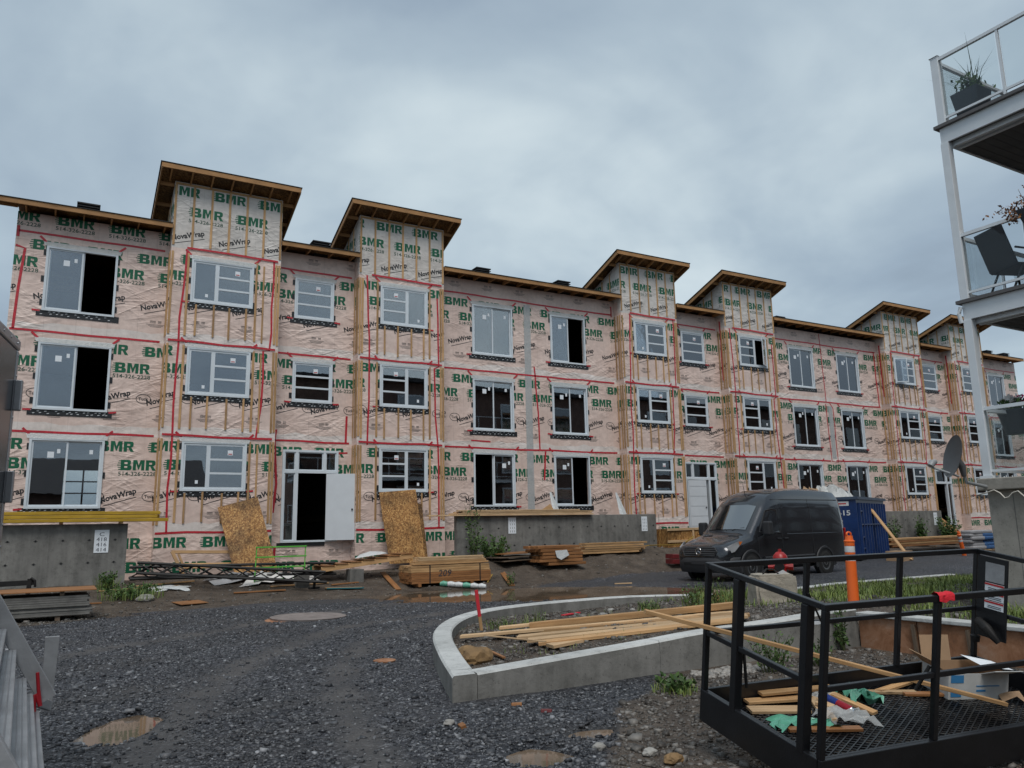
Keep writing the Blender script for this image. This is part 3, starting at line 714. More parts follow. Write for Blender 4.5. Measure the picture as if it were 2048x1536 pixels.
def window(x0, x1, z0, z1, y, kind, open_side=None, stickers=1, seed=0, flap=True):
    rnd = random.Random(seed); W = x1 - x0
    f = MB(); fw, dp0, dp1 = .062, .05, .06
    f.box(x0, x1, y - dp0, y + dp1, z0, z0 + fw); f.box(x0, x1, y - dp0, y + dp1, z1 - fw, z1)
    f.box(x0, x0 + fw, y - dp0, y + dp1, z0 + fw, z1 - fw); f.box(x1 - fw, x1, y - dp0, y + dp1, z0 + fw, z1 - fw)
    xa, xb, za, zb = x0 + fw, x1 - fw, z0 + fw, z1 - fw
    panes = []; sash = MB(); munt = MB()
    def sash_ring(a, b, c, d_, yy, w_=.048):
        sash.box(a, b, yy - .018, yy + .018, c, c + w_); sash.box(a, b, yy - .018, yy + .018, d_ - w_, d_)
        sash.box(a, a + w_, yy - .018, yy + .018, c + w_, d_ - w_); sash.box(b - w_, b, yy - .018, yy + .018, c + w_, d_ - w_)
        return (a + w_, b - w_, c + w_, d_ - w_, yy)
    if kind == 'slider':
        mid = (xa + xb) / 2
        if open_side == 'R': panes = [sash_ring(xa, mid + .03, za, zb, y + .005), sash_ring(xa + .03, mid + .06, za, zb, y + .047)][:1]
        elif open_side == 'L': panes = [sash_ring(mid - .03, xb, za, zb, y + .005), sash_ring(mid - .06, xb - .03, za, zb, y + .047)][:1]
        else: panes = [sash_ring(xa, mid + .025, za, zb, y + .005), sash_ring(mid - .025, xb, za, zb, y + .047)]
    elif kind in ('tl', 'tr'):
        s = xa + (xb - xa) * (.40 if kind == 'tl' else .56)
        A = sash_ring(xa, s, za, zb, y - .012, .058); B = sash_ring(s, xb, za, zb, y - .012, .058)
        lites = B if kind == 'tl' else A; clear = A if kind == 'tl' else B
        panes = [clear if open_side is None else None, lites]; panes = [p for p in panes if p]
        for k in (1, 2):
            zz_ = lites[2] + (lites[3] - lites[2]) * k / 3; munt.box(lites[0], lites[1], y - .036, y + .004, zz_ - .03, zz_ + .03)
    elif kind == 'three':
        A = sash_ring(xa, xb, za, zb, y - .012, .052); panes = [A]
        for k in (1, 2):
            zz_ = A[2] + (A[3] - A[2]) * k / 3; munt.box(A[0], A[1], y - .036, y + .004, zz_ - .03, zz_ + .03)
    w_ = f.obj('window', 'vinyl', BLD)
    if sash.v: sash.obj('sash', 'vinyl', w_)
    if munt.v: munt.obj('muntin', 'vinyl', w_)
    for i, (a, b, c, d_, yy) in enumerate(panes):
        MB().box(a, b, yy - .005, yy + .005, c, d_).obj('pane', 'glass', w_)
        if stickers:
            lst = ((.55, .80, .16, .17), (.80, .86, .08, .12)) if kind == 'slider' and i == 0 else (((.72, .86, .09, .12),) if kind == 'slider' else (((.60, .84, .15, .15),) if (i == len(panes) - 1) else ((.62, .12, .08, .10),)))
            for (fx, fz, sw, sh) in lst:
                px_, pz = a + (b - a) * fx - sw / 2 + rnd.uniform(-.03, .03), c + (d_ - c) * fz - sh / 2
                st = MB().box(px_, px_ + sw, yy - .009, yy - .006, pz, pz + sh).obj('sticker', 'paper', w_)
                if kind != 'slider' and sw > .1:
                    MB().box(px_ + .02, px_ + sw - .02, yy - .011, yy - .0095, pz + .02, pz + .05).obj('sticker_print', 'ink_red', w_)
    if open_side and kind in ('tl', 'tr'):      # casement swung outwards
        A = (xa, xa + (xb - xa) * .40) if kind == 'tl' else (xa + (xb - xa) * .56, xb)
        hinge = A[0] if kind == 'tl' else A[1]; wdt = A[1] - A[0]; sg = 1 if kind == 'tl' else -1
        M = Matrix.Translation((hinge, y - .04, za)) @ Matrix.Rotation(-sg * R_(32), 4, 'Z')
        c_ = MB(); H = zb - za
        for q in ((0, wdt, 0, .045), (0, wdt, H - .045, H), (0, .045, .045, H - .045), (wdt - .045, wdt, .045, H - .045)):
            a0, a1 = sorted((sg * q[0], sg * q[1])); c_.box(a0, a1, -.018, .018, q[2], q[3], M)
        c_.obj('open_sash', 'vinyl', w_); a0, a1 = sorted((sg * .045, sg * (wdt - .045)))
        MB().box(a0, a1, -.005, .005, .045, H - .045, M).obj('pane', 'glass', w_)
    tb = MB(); fl = MB(); fl.box(x0 - .13, x1 + .13, y - .016, y - .004, z0 - .16, z0 + .02)
    for sx in (-1, 1):
        ex = x0 if sx < 0 else x1
        for k in range(3):
            zc = z0 + (z1 - z0) * (.12 + .38 * k) + rnd.uniform(-.05, .05); a0, a1 = sorted((ex, ex + sx * rnd.uniform(.05, .09))); tb.box(a0, a1, y - .014, y - .004, zc - .09, zc + .09)
    fl.obj('sill_flashing', 'flashing', w_); tb.obj('flashing_tabs', 'flashing', w_)['kind'] = 'stuff'
    pr_ = MB(); k = x0 - .08
    while k < x1:
        for r in range(2):
            zc = z0 - .05 - .06 * r + rnd.uniform(-.015, .015); u = k + .07 * r + rnd.uniform(-.02, .02); pr_.add([(u, y - .0185, zc), (u + .055, y - .0185, zc + .008), (u + .055, y - .0185, zc + .026), (u, y - .0185, zc + .018)], [(0, 1, 2, 3)])
        k += rnd.uniform(.10, .24)
    pr_.obj('flashing_print', 'ink_white', w_)['kind'] = 'stuff'
    if flap:
        fp = MB(); fp.add([(x0 - .1, y - .008, z1 + .13), (x1 + .1, y - .008, z1 + .13), (x1 + .06, y - .058, z1 - .01 - rnd.uniform(0, .03)), ((x0 + x1) / 2, y - .07, z1 - .03), (x0 - .06, y - .058, z1 - .01)], [(0, 1, 2, 3, 4)])
        fp.add([(x0 - .1, y - .003, z1 + .13), (x1 + .1, y - .003, z1 + .13), (x1 + .06, y - .053, z1 - .005), (x0 - .06, y - .053, z1 - .005)], [(3, 2, 1, 0)])
        fp.obj('plastic_flap', 'plastic_clear', w_)
        for sx, ex in ((-1, x0 - .02), (1, x1 + .02)):
            tape(w_, [(ex + sx * .17, z1 + .27), (ex, z1 + .11)], y - .006, .06, 'corner_tape', 0)
            if rnd.random() < .7: tape(w_, [(ex + sx * .02, z0 - .01), (ex + sx * .22, z0 - .01 + rnd.uniform(-.02, .03))], y - .012, .05, 'corner_tape', 0)
    return w_

def lap(parent, x0, x1, z, y):
    m = MB(); n = max(3, int((x1 - x0) / .35)); rr = random.Random(int(x0 * 97 + z * 31)); v = []
    for i in range(n + 1):
        x = x0 + (x1 - x0) * i / n; v += [(x, y - .0012, z - .05), (x, y - .0016, z + .22 + rr.uniform(-.04, .07))]
    m.add(v, [(2 * i, 2 * i + 2, 2 * i + 3, 2 * i + 1) for i in range(n)]); return m.obj('sheet_lap', 'wrap_lap', parent)
def wall_print(parent, fn, u0, u1, z0, z1, holes, top_rows, phase):
    p = Print(u0, u1, z0, z1, holes)
    for top, rows in top_rows: p.sheet(top, phase + top * .37, rows)
    p.build(fn, parent)

BAYS = [('S', -1.62, 2.45), ('T', 2.45, 5.78), ('E', 5.78, 8.45), ('T', 8.45, 11.65), ('S', 11.65, 19.72), ('T', 19.72, 22.75), ('E', 22.75, 25.58),
        ('T', 25.58, 28.78), ('S', 28.78, 36.95), ('T', 36.95, 40.05), ('E', 40.05, 42.85), ('T', 42.85, 45.95), ('S', 45.95, 50.2)]
ZBASE = .25
SLZ = {3: (8.10, 10.05), 2: (5.23, 7.18), 1: (2.46, 4.42)}
TWZ = {3: (8.71, 10.11), 2: (5.82, 7.30), 1: (2.94, 4.42)}
EWZ = {3: (8.71, 10.12), 2: (5.88, 7.25)}
ti = 0; si = 0; ei = 0
for bi, (kind, x0, x1) in enumerate(BAYS):
    if kind == 'S':
        offs = [(.79, 2.66)] if bi == 0 else ([(1.38, 3.12), (4.86, 6.54)] if bi < 12 else [(1.1, 2.8)])
        holes = []; wins = []
        for wi, (a, b) in enumerate(offs):
            for fl_ in (3, 2, 1):
                h = (x0 + a, x0 + b, *SLZ[fl_]); holes.append(h); wins.append((h, fl_, wi))
        wl = wall_plain('wall', 'wrap_pink', front(YF), x0, x1, ZBASE, 10.98, holes)
        rows = [(11.15 if bi == 0 else 11.3, [('bmr', -.42, .3), ('tel', -.58, .34)] if bi == 0 else [('small', -.6, 0)])]
        rows += [(ZT[3], FULL3), (ZT[2], FULL), (ZT[1], FULL), (ZT[0], [('bmr', -.42, 0), ('bmr', -1.1, .6)])]
        zs_b = [10.42, 7.52, 4.63, 1.75]
        for (tp, rw), zl, zh in zip(rows, [10.42, 7.52, 4.63, 1.75, ZBASE], [10.98, 10.38, 7.46, 4.57, 1.69]):
            wall_print(wl, lambda u, z: (u, YF - .003, z), x0, x1, zl, zh, holes, [(tp, rw)], .31 * bi + .7)
        for h, fl_, wi in wins:
            os_ = {(0, 3): 'R', (0, 2): 'R'}.get((bi, fl_)) if bi == 0 else {(4, 3, 1): 'R', (4, 1, 0): 'L', (4, 1, 1): 'R'}.get((bi, fl_, wi))
            window(*h, YF, 'slider', os_, 1, bi * 31 + fl_ * 7 + wi)
        for z in (ZT[2], ZT[1]): lap(wl, x0 + .001, x1 - .001, z, YF)
        for z in (ZT[3], ZT[2], ZT[1]):
            a, b = x0 + (.06 if bi == 0 else .0), x1 - .12
            if bi == 8 and z == ZT[1]: tape(wl, [(a, z), (x0 + 3.8, z - .02)], YF); tape(wl, [(x0 + 4.2, z + .0), (b, z)], YF)
            else: tape(wl, [(a, z + .0), (x0 + (x1 - x0) * .5, z - .015), (b, z - .01)], YF)
        if bi == 0:
            tape(wl, [(x0 + .05, 10.55), (x0 + .05, 10.22)], YF, .075); tape(wl, [(x0 + .02, 9.95), (x0 + .26, 9.88), (x0 + .2, 8.7), (x0 + .14, 7.5)], YF, .07)
        if bi == 4:
            tape(wl, [(x0 + 4.08, 7.85), (x0 + 4.1, 7.5), (x0 + 4.22, 6.0), (x0 + 4.25, 4.62)], YF, .06); tape(wl, [(x0 + 4.5, 4.55), (x0 + 4.42, 3.45)], YF, .07)
            tape(wl, [(x1 - .13, 10.75), (x1 - .13, 10.3)], YF, .06); tape(wl, [(x0 + 1.3, 4.86), (x0 + 2.1, 4.84)], YF, .05)
            MB().box(x0 + 3.66, x0 + 3.96, YF - .0058, YF - .0042, 1.9, 10.3).obj('clear_tape', 'plastic_clear', wl)
        if bi == 8:
            tape(wl, [(x0 + 3.75, 10.95), (x0 + 3.85, 7.5)], YF, .05); tape(wl, [(x0 + 3.8, 7.4), (x0 + 3.9, 4.55), (x0 + 4.35, 4.55), (x0 + 4.3, 7.2), (x0 + 4.1, 7.45)], YF, .05)
            MB().box(x0 + 3.95, x0 + 4.25, YF - .0058, YF - .0042, 4.7, 7.3).obj('clear_tape', 'plastic_clear', wl)
            tape(wl, [(x1 - .25, 10.4), (x1 - .2, 7.5)], YF, .08)
        si += 1
    elif kind == 'E':
        wx = (x0 + .60, x0 + 1.94); dx = (x0 + .37, x0 + 2.2)
        holes = [(*wx, *EWZ[3]), (*wx, *EWZ[2]), (*dx, 1.36, 4.31)]
        wl = wall_plain('wall', 'wrap_pink', front(YF), x0, x1, ZBASE, 10.98, holes)
        for (tp, rw), zl, zh in zip([(11.3, [('small', -.6, 0)]), (ZT[3], FULL3), (ZT[2], FULL), (ZT[1], FULL), (ZT[0] + .15, [('small', -.9, 0.2), ('bmr', -1.4, .9)])],
                                    [10.42, 7.52, 4.63, 1.75, ZBASE], [10.98, 10.38, 7.46, 4.57, 1.69]):
            wall_print(wl, lambda u, z: (u, YF - .003, z), x0, x1, zl, zh, holes, [(tp, rw)], .53 * bi)
        for fl_ in (3, 2): window(wx[0], wx[1], *EWZ[fl_], YF, 'three', None, 1, bi * 17 + fl_)
        for z in (ZT[2], ZT[1]): lap(wl, x0 + .001, x1 - .001, z, YF)
        for z in (ZT[3], ZT[2], ZT[1]): tape(wl, [(x0 + .02, z), (x1 - .1, z - .02)], YF)
        if ei == 0:
            tape(wl, [(x0 + .14, 4.95), (x0 + .12, 4.6), (x0 + .22, 3.2), (x0 + .12, 2.3)], YF, .075); tape(wl, [(x1 - .2, 5.5), (x1 - .22, 4.6)], YF, .07)
            tape(wl, [(x1 - .75, 4.22), (x1 - .15, 4.26)], YF, .05); tape(wl, [(x0 + .1, 1.25), (x0 + .2, 1.2), (x0 + .19, .8)], YF, .08)
        # entrance: transom, sidelight, leaf
        fr = MB(); y0_, y1_ = YF - .06, YF + .08; zt_ = 3.56; a, b = dx
        fr.box(a, a + .07, y0_, y1_, 1.36, 4.31); fr.box(b - .07, b, y0_, y1_, 1.36, 4.31); fr.box(a + .07, b - .07, y0_, y1_, 4.24, 4.31)
        fr.box(a + .07, b - .07, y0_, y1_, zt_, zt_ + .09); fr.box(a + .07, b - .07, y0_, y1_, 1.36, 1.42)
        s1, s2 = a + .46, b - .46
        for q in (s1, s2): fr.box(q - .045, q + .045, y0_ + .003, y1_, zt_ + .09, 4.24)
        side_l = ei == 0
        if side_l: fr.box(s1 - .05, s1 + .05, y0_ + .003, y1_, 1.42, zt_)
        else: fr.box(s2 - .05, s2 + .05, y0_ + .003, y1_, 1.42, zt_); fr.box(s1 - .42 + .07, s1 - .30, y0_ + .003, y1_, 1.42, zt_) if ei == 1 else None
        dr = fr.obj('entrance_frame', 'vinyl', BLD)
        for (p, q, c, d_) in ((a + .07, s1 - .045, zt_ + .09, 4.24), (s1 + .045, s2 - .045, zt_ + .09, 4.24), (s2 + .045, b - .07, zt_ + .09, 4.24), (a + .07, s1 - .05, 1.42, zt_) if side_l else (s2 + .05, b - .07, 1.42, zt_)):
            MB().box(p, q, YF - .004, YF + .004, c, d_).obj('pane', 'glass', dr)
            sb = MB(); w2 = .03; yy0, yy1 = YF - .03, YF + .02
            sb.box(p, q, yy0, yy1, c, c + w2); sb.box(p, q, yy0, yy1, d_ - w2, d_); sb.box(p, p + w2, yy0, yy1, c + w2, d_ - w2); sb.box(q - w2, q, yy0, yy1, c + w2, d_ - w2); sb.obj('sash', 'vinyl', dr)
        lw = .94
        if ei == 0: M = Matrix.Translation((s2 + .06, YF - .07, 1.40)) @ Matrix.Rotation(R_(-22), 4, 'Z')
        elif ei == 1: M = Matrix.Translation((s1 - .28, YF - .03, 1.40)) @ Matrix.Rotation(R_(-4), 4, 'Z')
        else: M = Matrix.Translation((s1 - .38, YF + .06, 1.40)) @ Matrix.Rotation(R_(80), 4, 'Z')
        leaf = MB().box(0, lw, -.022, .022, 0, 2.14, M).obj('door', 'door_white', BLD, bevel=.004)
        kn = MB().lathe([(.0, 0), (.028, .0), (.03, .03), (.012, .05)], 12, M @ Matrix.Translation((lw - .09, -.022, .98)) @ Matrix.Rotation(R_(90), 4, 'X')); kn.obj('handle', 'black_old', leaf)
        if ei == 1:
            for zc in (.2, .62, 1.04, 1.46, 1.88): MB().box(.02, lw - .02, -.026, -.0225, zc - .006, zc + .006, M).obj('groove', 'alu_dull', leaf)
        MB().box(dx[0] - .1, dx[1] - .4, YF - .03, YF - .01, 1.24, 1.355).obj('sill_flashing', 'flashing', dr)
        ei += 1
    else:
        off = .61 if ti % 2 == 0 else .77; wx = (x0 + off, x0 + off + (1.87 if ti == 0 else 1.77 if ti % 2 else 1.72))
        holes = [(*wx, *TWZ[k]) for k in (3, 2, 1)]
        wl = wall_plain('wall', 'wrap_pink', front(YT), x0, x1, ZBASE, ZT[3], holes)
        up_ = wall_plain('upper_wall', 'wrap_grey', front(YT), x0, x1, ZT[3] + .0005, 12.56, [])
        for (tp, rw), zl, zh, par in zip([(12.70, [('bmr', -.58, 0), ('bmr', -1.22, .72), ('tel', -1.42, .74), ('nova', -2.14, .3)]), (ZT[3], FULL3), (ZT[2], FULL), (ZT[1], FULL), (ZT[0], [('bmr', -.42, 0), ('bmr', -1.13, .6)])],
                                         [10.45, 7.52, 4.63, 1.75, ZBASE], [12.5, 10.37, 7.46, 4.57, 1.69], [up_, wl, wl, wl, wl]):
            wall_print(par, lambda u, z: (u, YT - .003, z), x0, x1, zl, zh, holes, [(tp, rw)], .41 * bi + .2)
        # sides of the tower
        for sgn, xs_ in ((-1, x0), (1, x1)):
            m = MB(); zt = lambda y: 12.56 - .38 * (y - YT)
            ys_ = [YT + .2, YF + .2, 28.2]
            a0, a1 = (xs_, xs_ + .15) if sgn < 0 else (xs_ - .15, xs_)
            m.hexa([(a0, YT + .2, ZBASE), (a1, YT + .2, ZBASE), (a1, YF, ZBASE), (a0, YF, ZBASE), (a0, YT + .2, 10.9), (a1, YT + .2, 10.9), (a1, YF, 10.9), (a0, YF, 10.9)])
            sw = m.obj('wall', 'wrap_pink', BLD)
            m = MB(); m.hexa([(a0, YT + .2, 10.9005), (a1, YT + .2, 10.9005), (a1, 28.4, 10.9005), (a0, 28.4, 10.9005), (a0, YT + .2, zt(YT + .2)), (a1, YT + .2, zt(YT + .2)), (a1, 28.4, zt(28.4)), (a0, 28.4, zt(28.4))])
            uw = m.obj('upper_wall', 'wrap_grey', BLD)
            if sgn < 0:
                p = Print(-28, -YT - .02, 11.15, 12.2, []); p.sheet(12.2, .5 + .3 * bi, [('bmr', -.62, 0), ('tel', -.80, .05)]); xx = x0 - .003
                p.build(lambda u, z, xx=xx: (xx, -u, z), uw)
                p = Print(-YF, -YT, 1.8, 10.8, []);
                for tp in (ZT[3], ZT[2], ZT[1]): p.sheet(tp, .9 + .2 * bi, FULL)
                p.build(lambda u, z, xx=xx: (xx, -u, z), sw)
                for k, yy in enumerate((YT + .09, YT + .22, YT + .42)):
                    for (c, d_) in ((7.62, 10.3), (4.75, 7.35), (1.95, 4.5)): board('furring_strip', (x0 - .0115, yy, c), (x0 - .0115, yy, d_), .062, .02, 'wood', sw, (-1, 0, 0))
                for yy in (25.75, 26.3, 26.9): board('furring_strip', (x0 - .0115, yy, 11.2), (x0 - .0115, yy, zt(yy) - .05), .06, .02, 'wood', uw, (-1, 0, 0))
                if ti >= 3: tape(sw, [(YT + .3, 10.75), (YT + .28, 8)], 0, .07, side=x0)
        # furring strips on the front
        W = x1 - x0; n = 6
        for k in range(n + 1):
            xx = x0 + .045 + (W - .09) * k / n; strip(up_, xx, 10.38 + (.06 + .09 * random.random() if 0 < k < n else .10), 12.46, YT)
        board('furring_strip', (x0 + .02, YT - .011, 12.50), (x1 - .02, YT - .011, 12.50), .07, .02, 'wood', up_, (0, -1, 0))
        for fl_, (za, zb) in {3: (7.62, 10.28), 2: (4.76, 7.36), 1: (2.0, 4.48)}.items():
            wz0, wz1 = TWZ[fl_]
            for xx in ([x0 + .04, x0 + .13] if ti % 2 else [x0 + .05]) + [x1 - .05, x1 - .14]: strip(wl, xx, za + random.uniform(-.05, .05), zb, YT)
            for xx in (wx[0] - .10, wx[1] + .09): strip(wl, xx, za + .02, zb - .02, YT)
            if ti == 0: strip(wl, wx[1] + .32, za, zb - .1, YT, .05)
            m_ = 5
            for k in range(m_ - 1):
                xx = wx[0] + .18 + (wx[1] - wx[0] - .36) * k / (m_ - 2) + random.uniform(-.04, .04); strip(wl, xx, za + random.uniform(-.03, .05), wz0 - .01 if k % 2 else wz0 - .06, YT - .015, .055)
            ks = 'tl' if ti % 2 == 0 else 'tr'
            window(*wx, wz0, wz1, YT, ks, 'O' if (ti, fl_) in ((3, 3), (4, 3)) else None, 1, bi * 13 + fl_)
        for z in (ZT[3] + .03, ZT[2] - .02, ZT[1]): tape(wl, [(x0 + (.05 if z < 10 else .45), z), (x0 + W * .5, z - .02), (x1 - .1, z - .03)], YT - .022)
        for z in (ZT[2], ZT[1], ZT[0] + .05): lap(wl, x0 + .001, x1 - .001, z, YT)
        tape(wl, [(x0 + .02, ZT[0]), (x1 - .02, ZT[0] + .02)], YT)
        la = x0 + (.34 if ti % 2 == 0 else .38); tape(wl, [(la + .12, 10.35), (la + .02, 8.2), (la - .02, 6.4), (la, 4.6), (la - .05, 3), (la - .02, 1.75)] if ti % 2 == 0 else [(la - .1, 10.4), (la + .02, 8.2), (la + .0, 5.2), (la - .02, 4.5)], YT, .058)
        ra = x1 - .27; tape(wl, [(ra + .05, 10.4), (ra + .02, 8), (ra, 7.4), (ra - .18, 7.4), (ra - .2, 5.6), (ra - .32, 4.6)] if ti % 2 == 0 else [(ra, 9.9), (ra + .04, 7.4), (ra - .12, 7.3), (ra - .1, 5.6), (ra + .0, 4.5), (ra + .06, 3), (ra + .04, 1.75)], YT, .058)
        # tower roof: sheathed slab falling to the rear, fascia, rakes, lookouts
        oh = .46; xa_, xb_ = x0 - oh, x1 + oh; zr = lambda y: 12.87 - .37 * (y - 24.6); yb = 28.6
        m = MB(); m.hexa([(xa_, 24.6, zr(24.6) - .04), (xb_, 24.6, zr(24.6) - .04), (xb_, yb, zr(yb) - .04), (xa_, yb, zr(yb) - .04), (xa_, 24.6, zr(24.6)), (xb_, 24.6, zr(24.6)), (xb_, yb, zr(yb)), (xa_, yb, zr(yb))])
        rf = m.obj('roof', 'osb_dark', BLD)
        m = MB(); e = .03; m.hexa([(xa_ - e, 24.6 - e - .03, zr(24.57) + .003), (xb_ + e, 24.6 - e - .03, zr(24.57) + .003), (xb_ + e, yb, zr(yb) + .003), (xa_ - e, yb, zr(yb) + .003), (xa_ - e, 24.57 - e, zr(24.57) + .022), (xb_ + e, 24.57 - e, zr(24.57) + .022), (xb_ + e, yb, zr(yb) + .022), (xa_ - e, yb, zr(yb) + .022)]); m.obj('roof_membrane', 'membrane', rf)
        board('fascia', (xa_, 24.578, zr(24.6) - .075), (xb_, 24.578, zr(24.6) - .075), .042, .15, 'wood_fascia', rf)
        for xx in (xa_ + .022, xb_ - .022): board('rake', (xx, 24.602, zr(24.6) - .118), (xx, yb, zr(yb) - .118), .042, .14, 'wood_fascia', rf)
        for k in range(7):
            xx = xa_ + .30 + (xb_ - xa_ - .6) * k / 6; board('rafter', (xx, 24.602, zr(24.6) - .115), (xx, YT, zr(YT) - .115), .04, .13, 'wood_fascia', rf)
        for yy in (25.3, 26.2, 27.1):
            for a_, b_ in ((xa_ + .045, x0 - .002), (x1 + .002, xb_ - .045)): board('lookout', (a_, yy, zr(yy) - .11), (b_, yy, zr(yy) - .11), .04, .12, 'wood_fascia', rf)
        xv = x0 + W * .42; m = MB(); m.box(xv, xv + .55, 25.2, 25.75, zr(25.2) - .1, zr(25.2) + .30); m.box(xv - .06, xv + .61, 25.14, 25.81, zr(25.2) + .301, zr(25.2) + .34); m.obj('roof_vent', 'membrane', rf)
        ti += 1
# main roof bays with fascia and rafter tails
for bi, (kind, x0, x1) in enumerate(BAYS):
    a, b = x0 + .002, x1 - .002
    if bi == 0: MB().box(x0 - .62, x0 + .001, 25.05, 25.62, 11.10, 11.13).obj('eave_end', 'osb_dark', BLD); board('fascia', (x0 - .62, 25.025, 11.055), (x0, 25.025, 11.055), .042, .145, 'wood_fascia', BLD); MB().box(x0 - .64, x0, 24.98, 25.66, 11.133, 11.15).obj('roof_membrane', 'membrane', BLD); board('lookout', (x0 - .6, 25.3, 11.03), (x0, 25.3, 11.03), .04, .12, 'wood_fascia', BLD)
    if kind == 'T':
        MB().box(a, b, 28.0, YB, 11.02, 11.08).obj('roof', 'membrane', BLD); continue
    zr = lambda y: 11.13 + (.12 if bi == 8 else 0) - .012 * (y - 25.0)
    m = MB(); m.hexa([(a, 25.05, zr(25) - .03), (b, 25.05, zr(25) - .03), (b, YB, zr(YB) - .03), (a, YB, zr(YB) - .03), (a, 25.05, zr(25)), (b, 25.05, zr(25)), (b, YB, zr(YB)), (a, YB, zr(YB))])
    rf = m.obj('roof', 'osb_dark', BLD)
    m = MB(); m.hexa([(a, 24.98, zr(25) + .003), (b, 24.98, zr(25) + .003), (b, YB, zr(YB) + .003), (a, YB, zr(YB) + .003), (a, 24.98, zr(25) + .02), (b, 24.98, zr(25) + .02), (b, YB, zr(YB) + .02), (a, YB, zr(YB) + .02)]); m.obj('roof_membrane', 'membrane', rf)
    board('fascia', (a, 25.025, zr(25) - .075), (b, 25.025, zr(25) - .075), .042, .145, 'wood_fascia', rf)
    n = max(2, int((b - a) / .6))
    for k in range(n):
        xx = a + .2 + (b - a - .4) * k / (n - 1); board('rafter', (xx, 25.048, zr(25) - .10), (xx, 25.62, zr(25) - .10), .04, .13, 'wood_fascia', rf)
    for xv in {0: [-.1], 2: [7.0], 4: [13.3, 17.0], 8: [29.6], 12: [47.4, 49.2]}.get(bi, []):
        m = MB(); m.box(xv, xv + .5, 25.6, 26.1, 11.0, 11.50); m.box(xv - .06, xv + .56, 25.54, 26.16, 11.501, 11.54); m.box(xv - .06, xv + .56, 25.54, 26.16, 11.42, 11.44); m.obj('roof_vent', 'membrane', rf)
    if bi in (4, 8):
        q = x0 + (3.2 if bi == 4 else 2.2); m = MB(); m.add([(q, 26, 11.1), (q + 2.8, 26, 11.1), (q + 2.8, 27.4, 11.1), (q, 27.4, 11.1), (q + .1, 26.1, 11.42), (q + 2.7, 26.0, 11.60), (q + 2.7, 27.3, 11.5), (q + .1, 27.2, 11.3)], [(0, 1, 5, 4), (1, 2, 6, 5), (2, 3, 7, 6), (3, 0, 4, 7), (4, 5, 6, 7)]); m.obj('membrane_pile', 'membrane', rf)
    if bi == 4: MB().tube([(18.6, 25.9, 11.1), (18.6, 25.9, 11.45)], .06, 10).obj('vent_pipe', 'membrane', rf)
# inside: floors, party walls, rear wall with window openings, end walls
XL, XR = -1.60, 50.2
for kind, a, b in BAYS:
    for z in (2.30, 5.10, 7.98):
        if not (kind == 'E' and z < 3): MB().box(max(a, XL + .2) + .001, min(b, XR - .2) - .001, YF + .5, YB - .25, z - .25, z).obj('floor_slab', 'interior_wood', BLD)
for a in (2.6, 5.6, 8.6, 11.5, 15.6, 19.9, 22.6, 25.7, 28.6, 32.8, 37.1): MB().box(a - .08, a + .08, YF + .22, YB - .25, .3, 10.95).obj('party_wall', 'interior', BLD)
rear = []
for (u, v, w_, h_) in ((165, 975, 1.3, 1.3), (790, 972, 1.0, 1.0), (1147, 850, 1.5, 1.2), (1147, 975, 1.2, 1.9), (465, 955, .6, .8), (1310, 950, .5, .7)):
    p = FX(u, v, YB - .2); rear.append((p.x - w_ / 2, p.x + w_ / 2, p.z - h_ / 2, p.z + h_ / 2))
rear = [(a, b, max(c, 2.4), d_) for a, b, c, d_ in rear]
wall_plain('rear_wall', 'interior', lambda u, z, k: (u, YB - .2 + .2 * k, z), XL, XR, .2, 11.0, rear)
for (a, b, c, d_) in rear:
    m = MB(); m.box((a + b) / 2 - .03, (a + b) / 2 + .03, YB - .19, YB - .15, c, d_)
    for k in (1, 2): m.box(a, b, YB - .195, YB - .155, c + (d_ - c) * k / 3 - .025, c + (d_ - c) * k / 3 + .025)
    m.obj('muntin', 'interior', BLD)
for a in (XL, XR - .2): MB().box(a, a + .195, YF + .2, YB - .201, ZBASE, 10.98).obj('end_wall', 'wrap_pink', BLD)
# ------------------------------------------------------------------ concrete terrace walls and their paper signs
def terrace(label, x0, x1, y, zt, ties=True):
    t_ = thing('terrace_wall', label, 'wall', (x0, y, gz1(max(x0, -3), y)))
    MB().box(x0, x1, y, y + .2, -.1, zt).obj('wall_slab', 'concrete_dark', t_, bevel=.012)
    m = MB(); sm = MB(); k = x0 + .35; i = 0
    while k < x1 - .1:
        for z in (zt - .42, zt - 1.0):
            m.lathe([(.0, -.012), (.022, -.012), (.03, .004), (.0, .005)], 6, Matrix.Translation((k, y - .004, z)) @ Matrix.Rotation(R_(90), 4, 'X')); m.box(k - .05, k + .05, y - .003, y + .01, z - .012, z - .002)
        if i % 1 == 0: sm.box(k + .28, k + .288, y - .0035, y + .01, .2, zt - .02)
        k += .61; i += 1
    m.obj('form_ties', 'membrane', t_); sm.obj('panel_joints', 'concrete_curb', t_)
    return t_
terrace('grey concrete terrace wall under the stack of yellow beams', -7.5, 1.68, 23.9, 2.0)
terrace('long grey concrete terrace wall with pale lumber on top and two paper signs', 11.42, 19.85, 23.7, 2.09)
terrace('short grey concrete wall behind the blue dumpster with weeds at its foot', 32.3, 38.0, 23.7, 2.1)
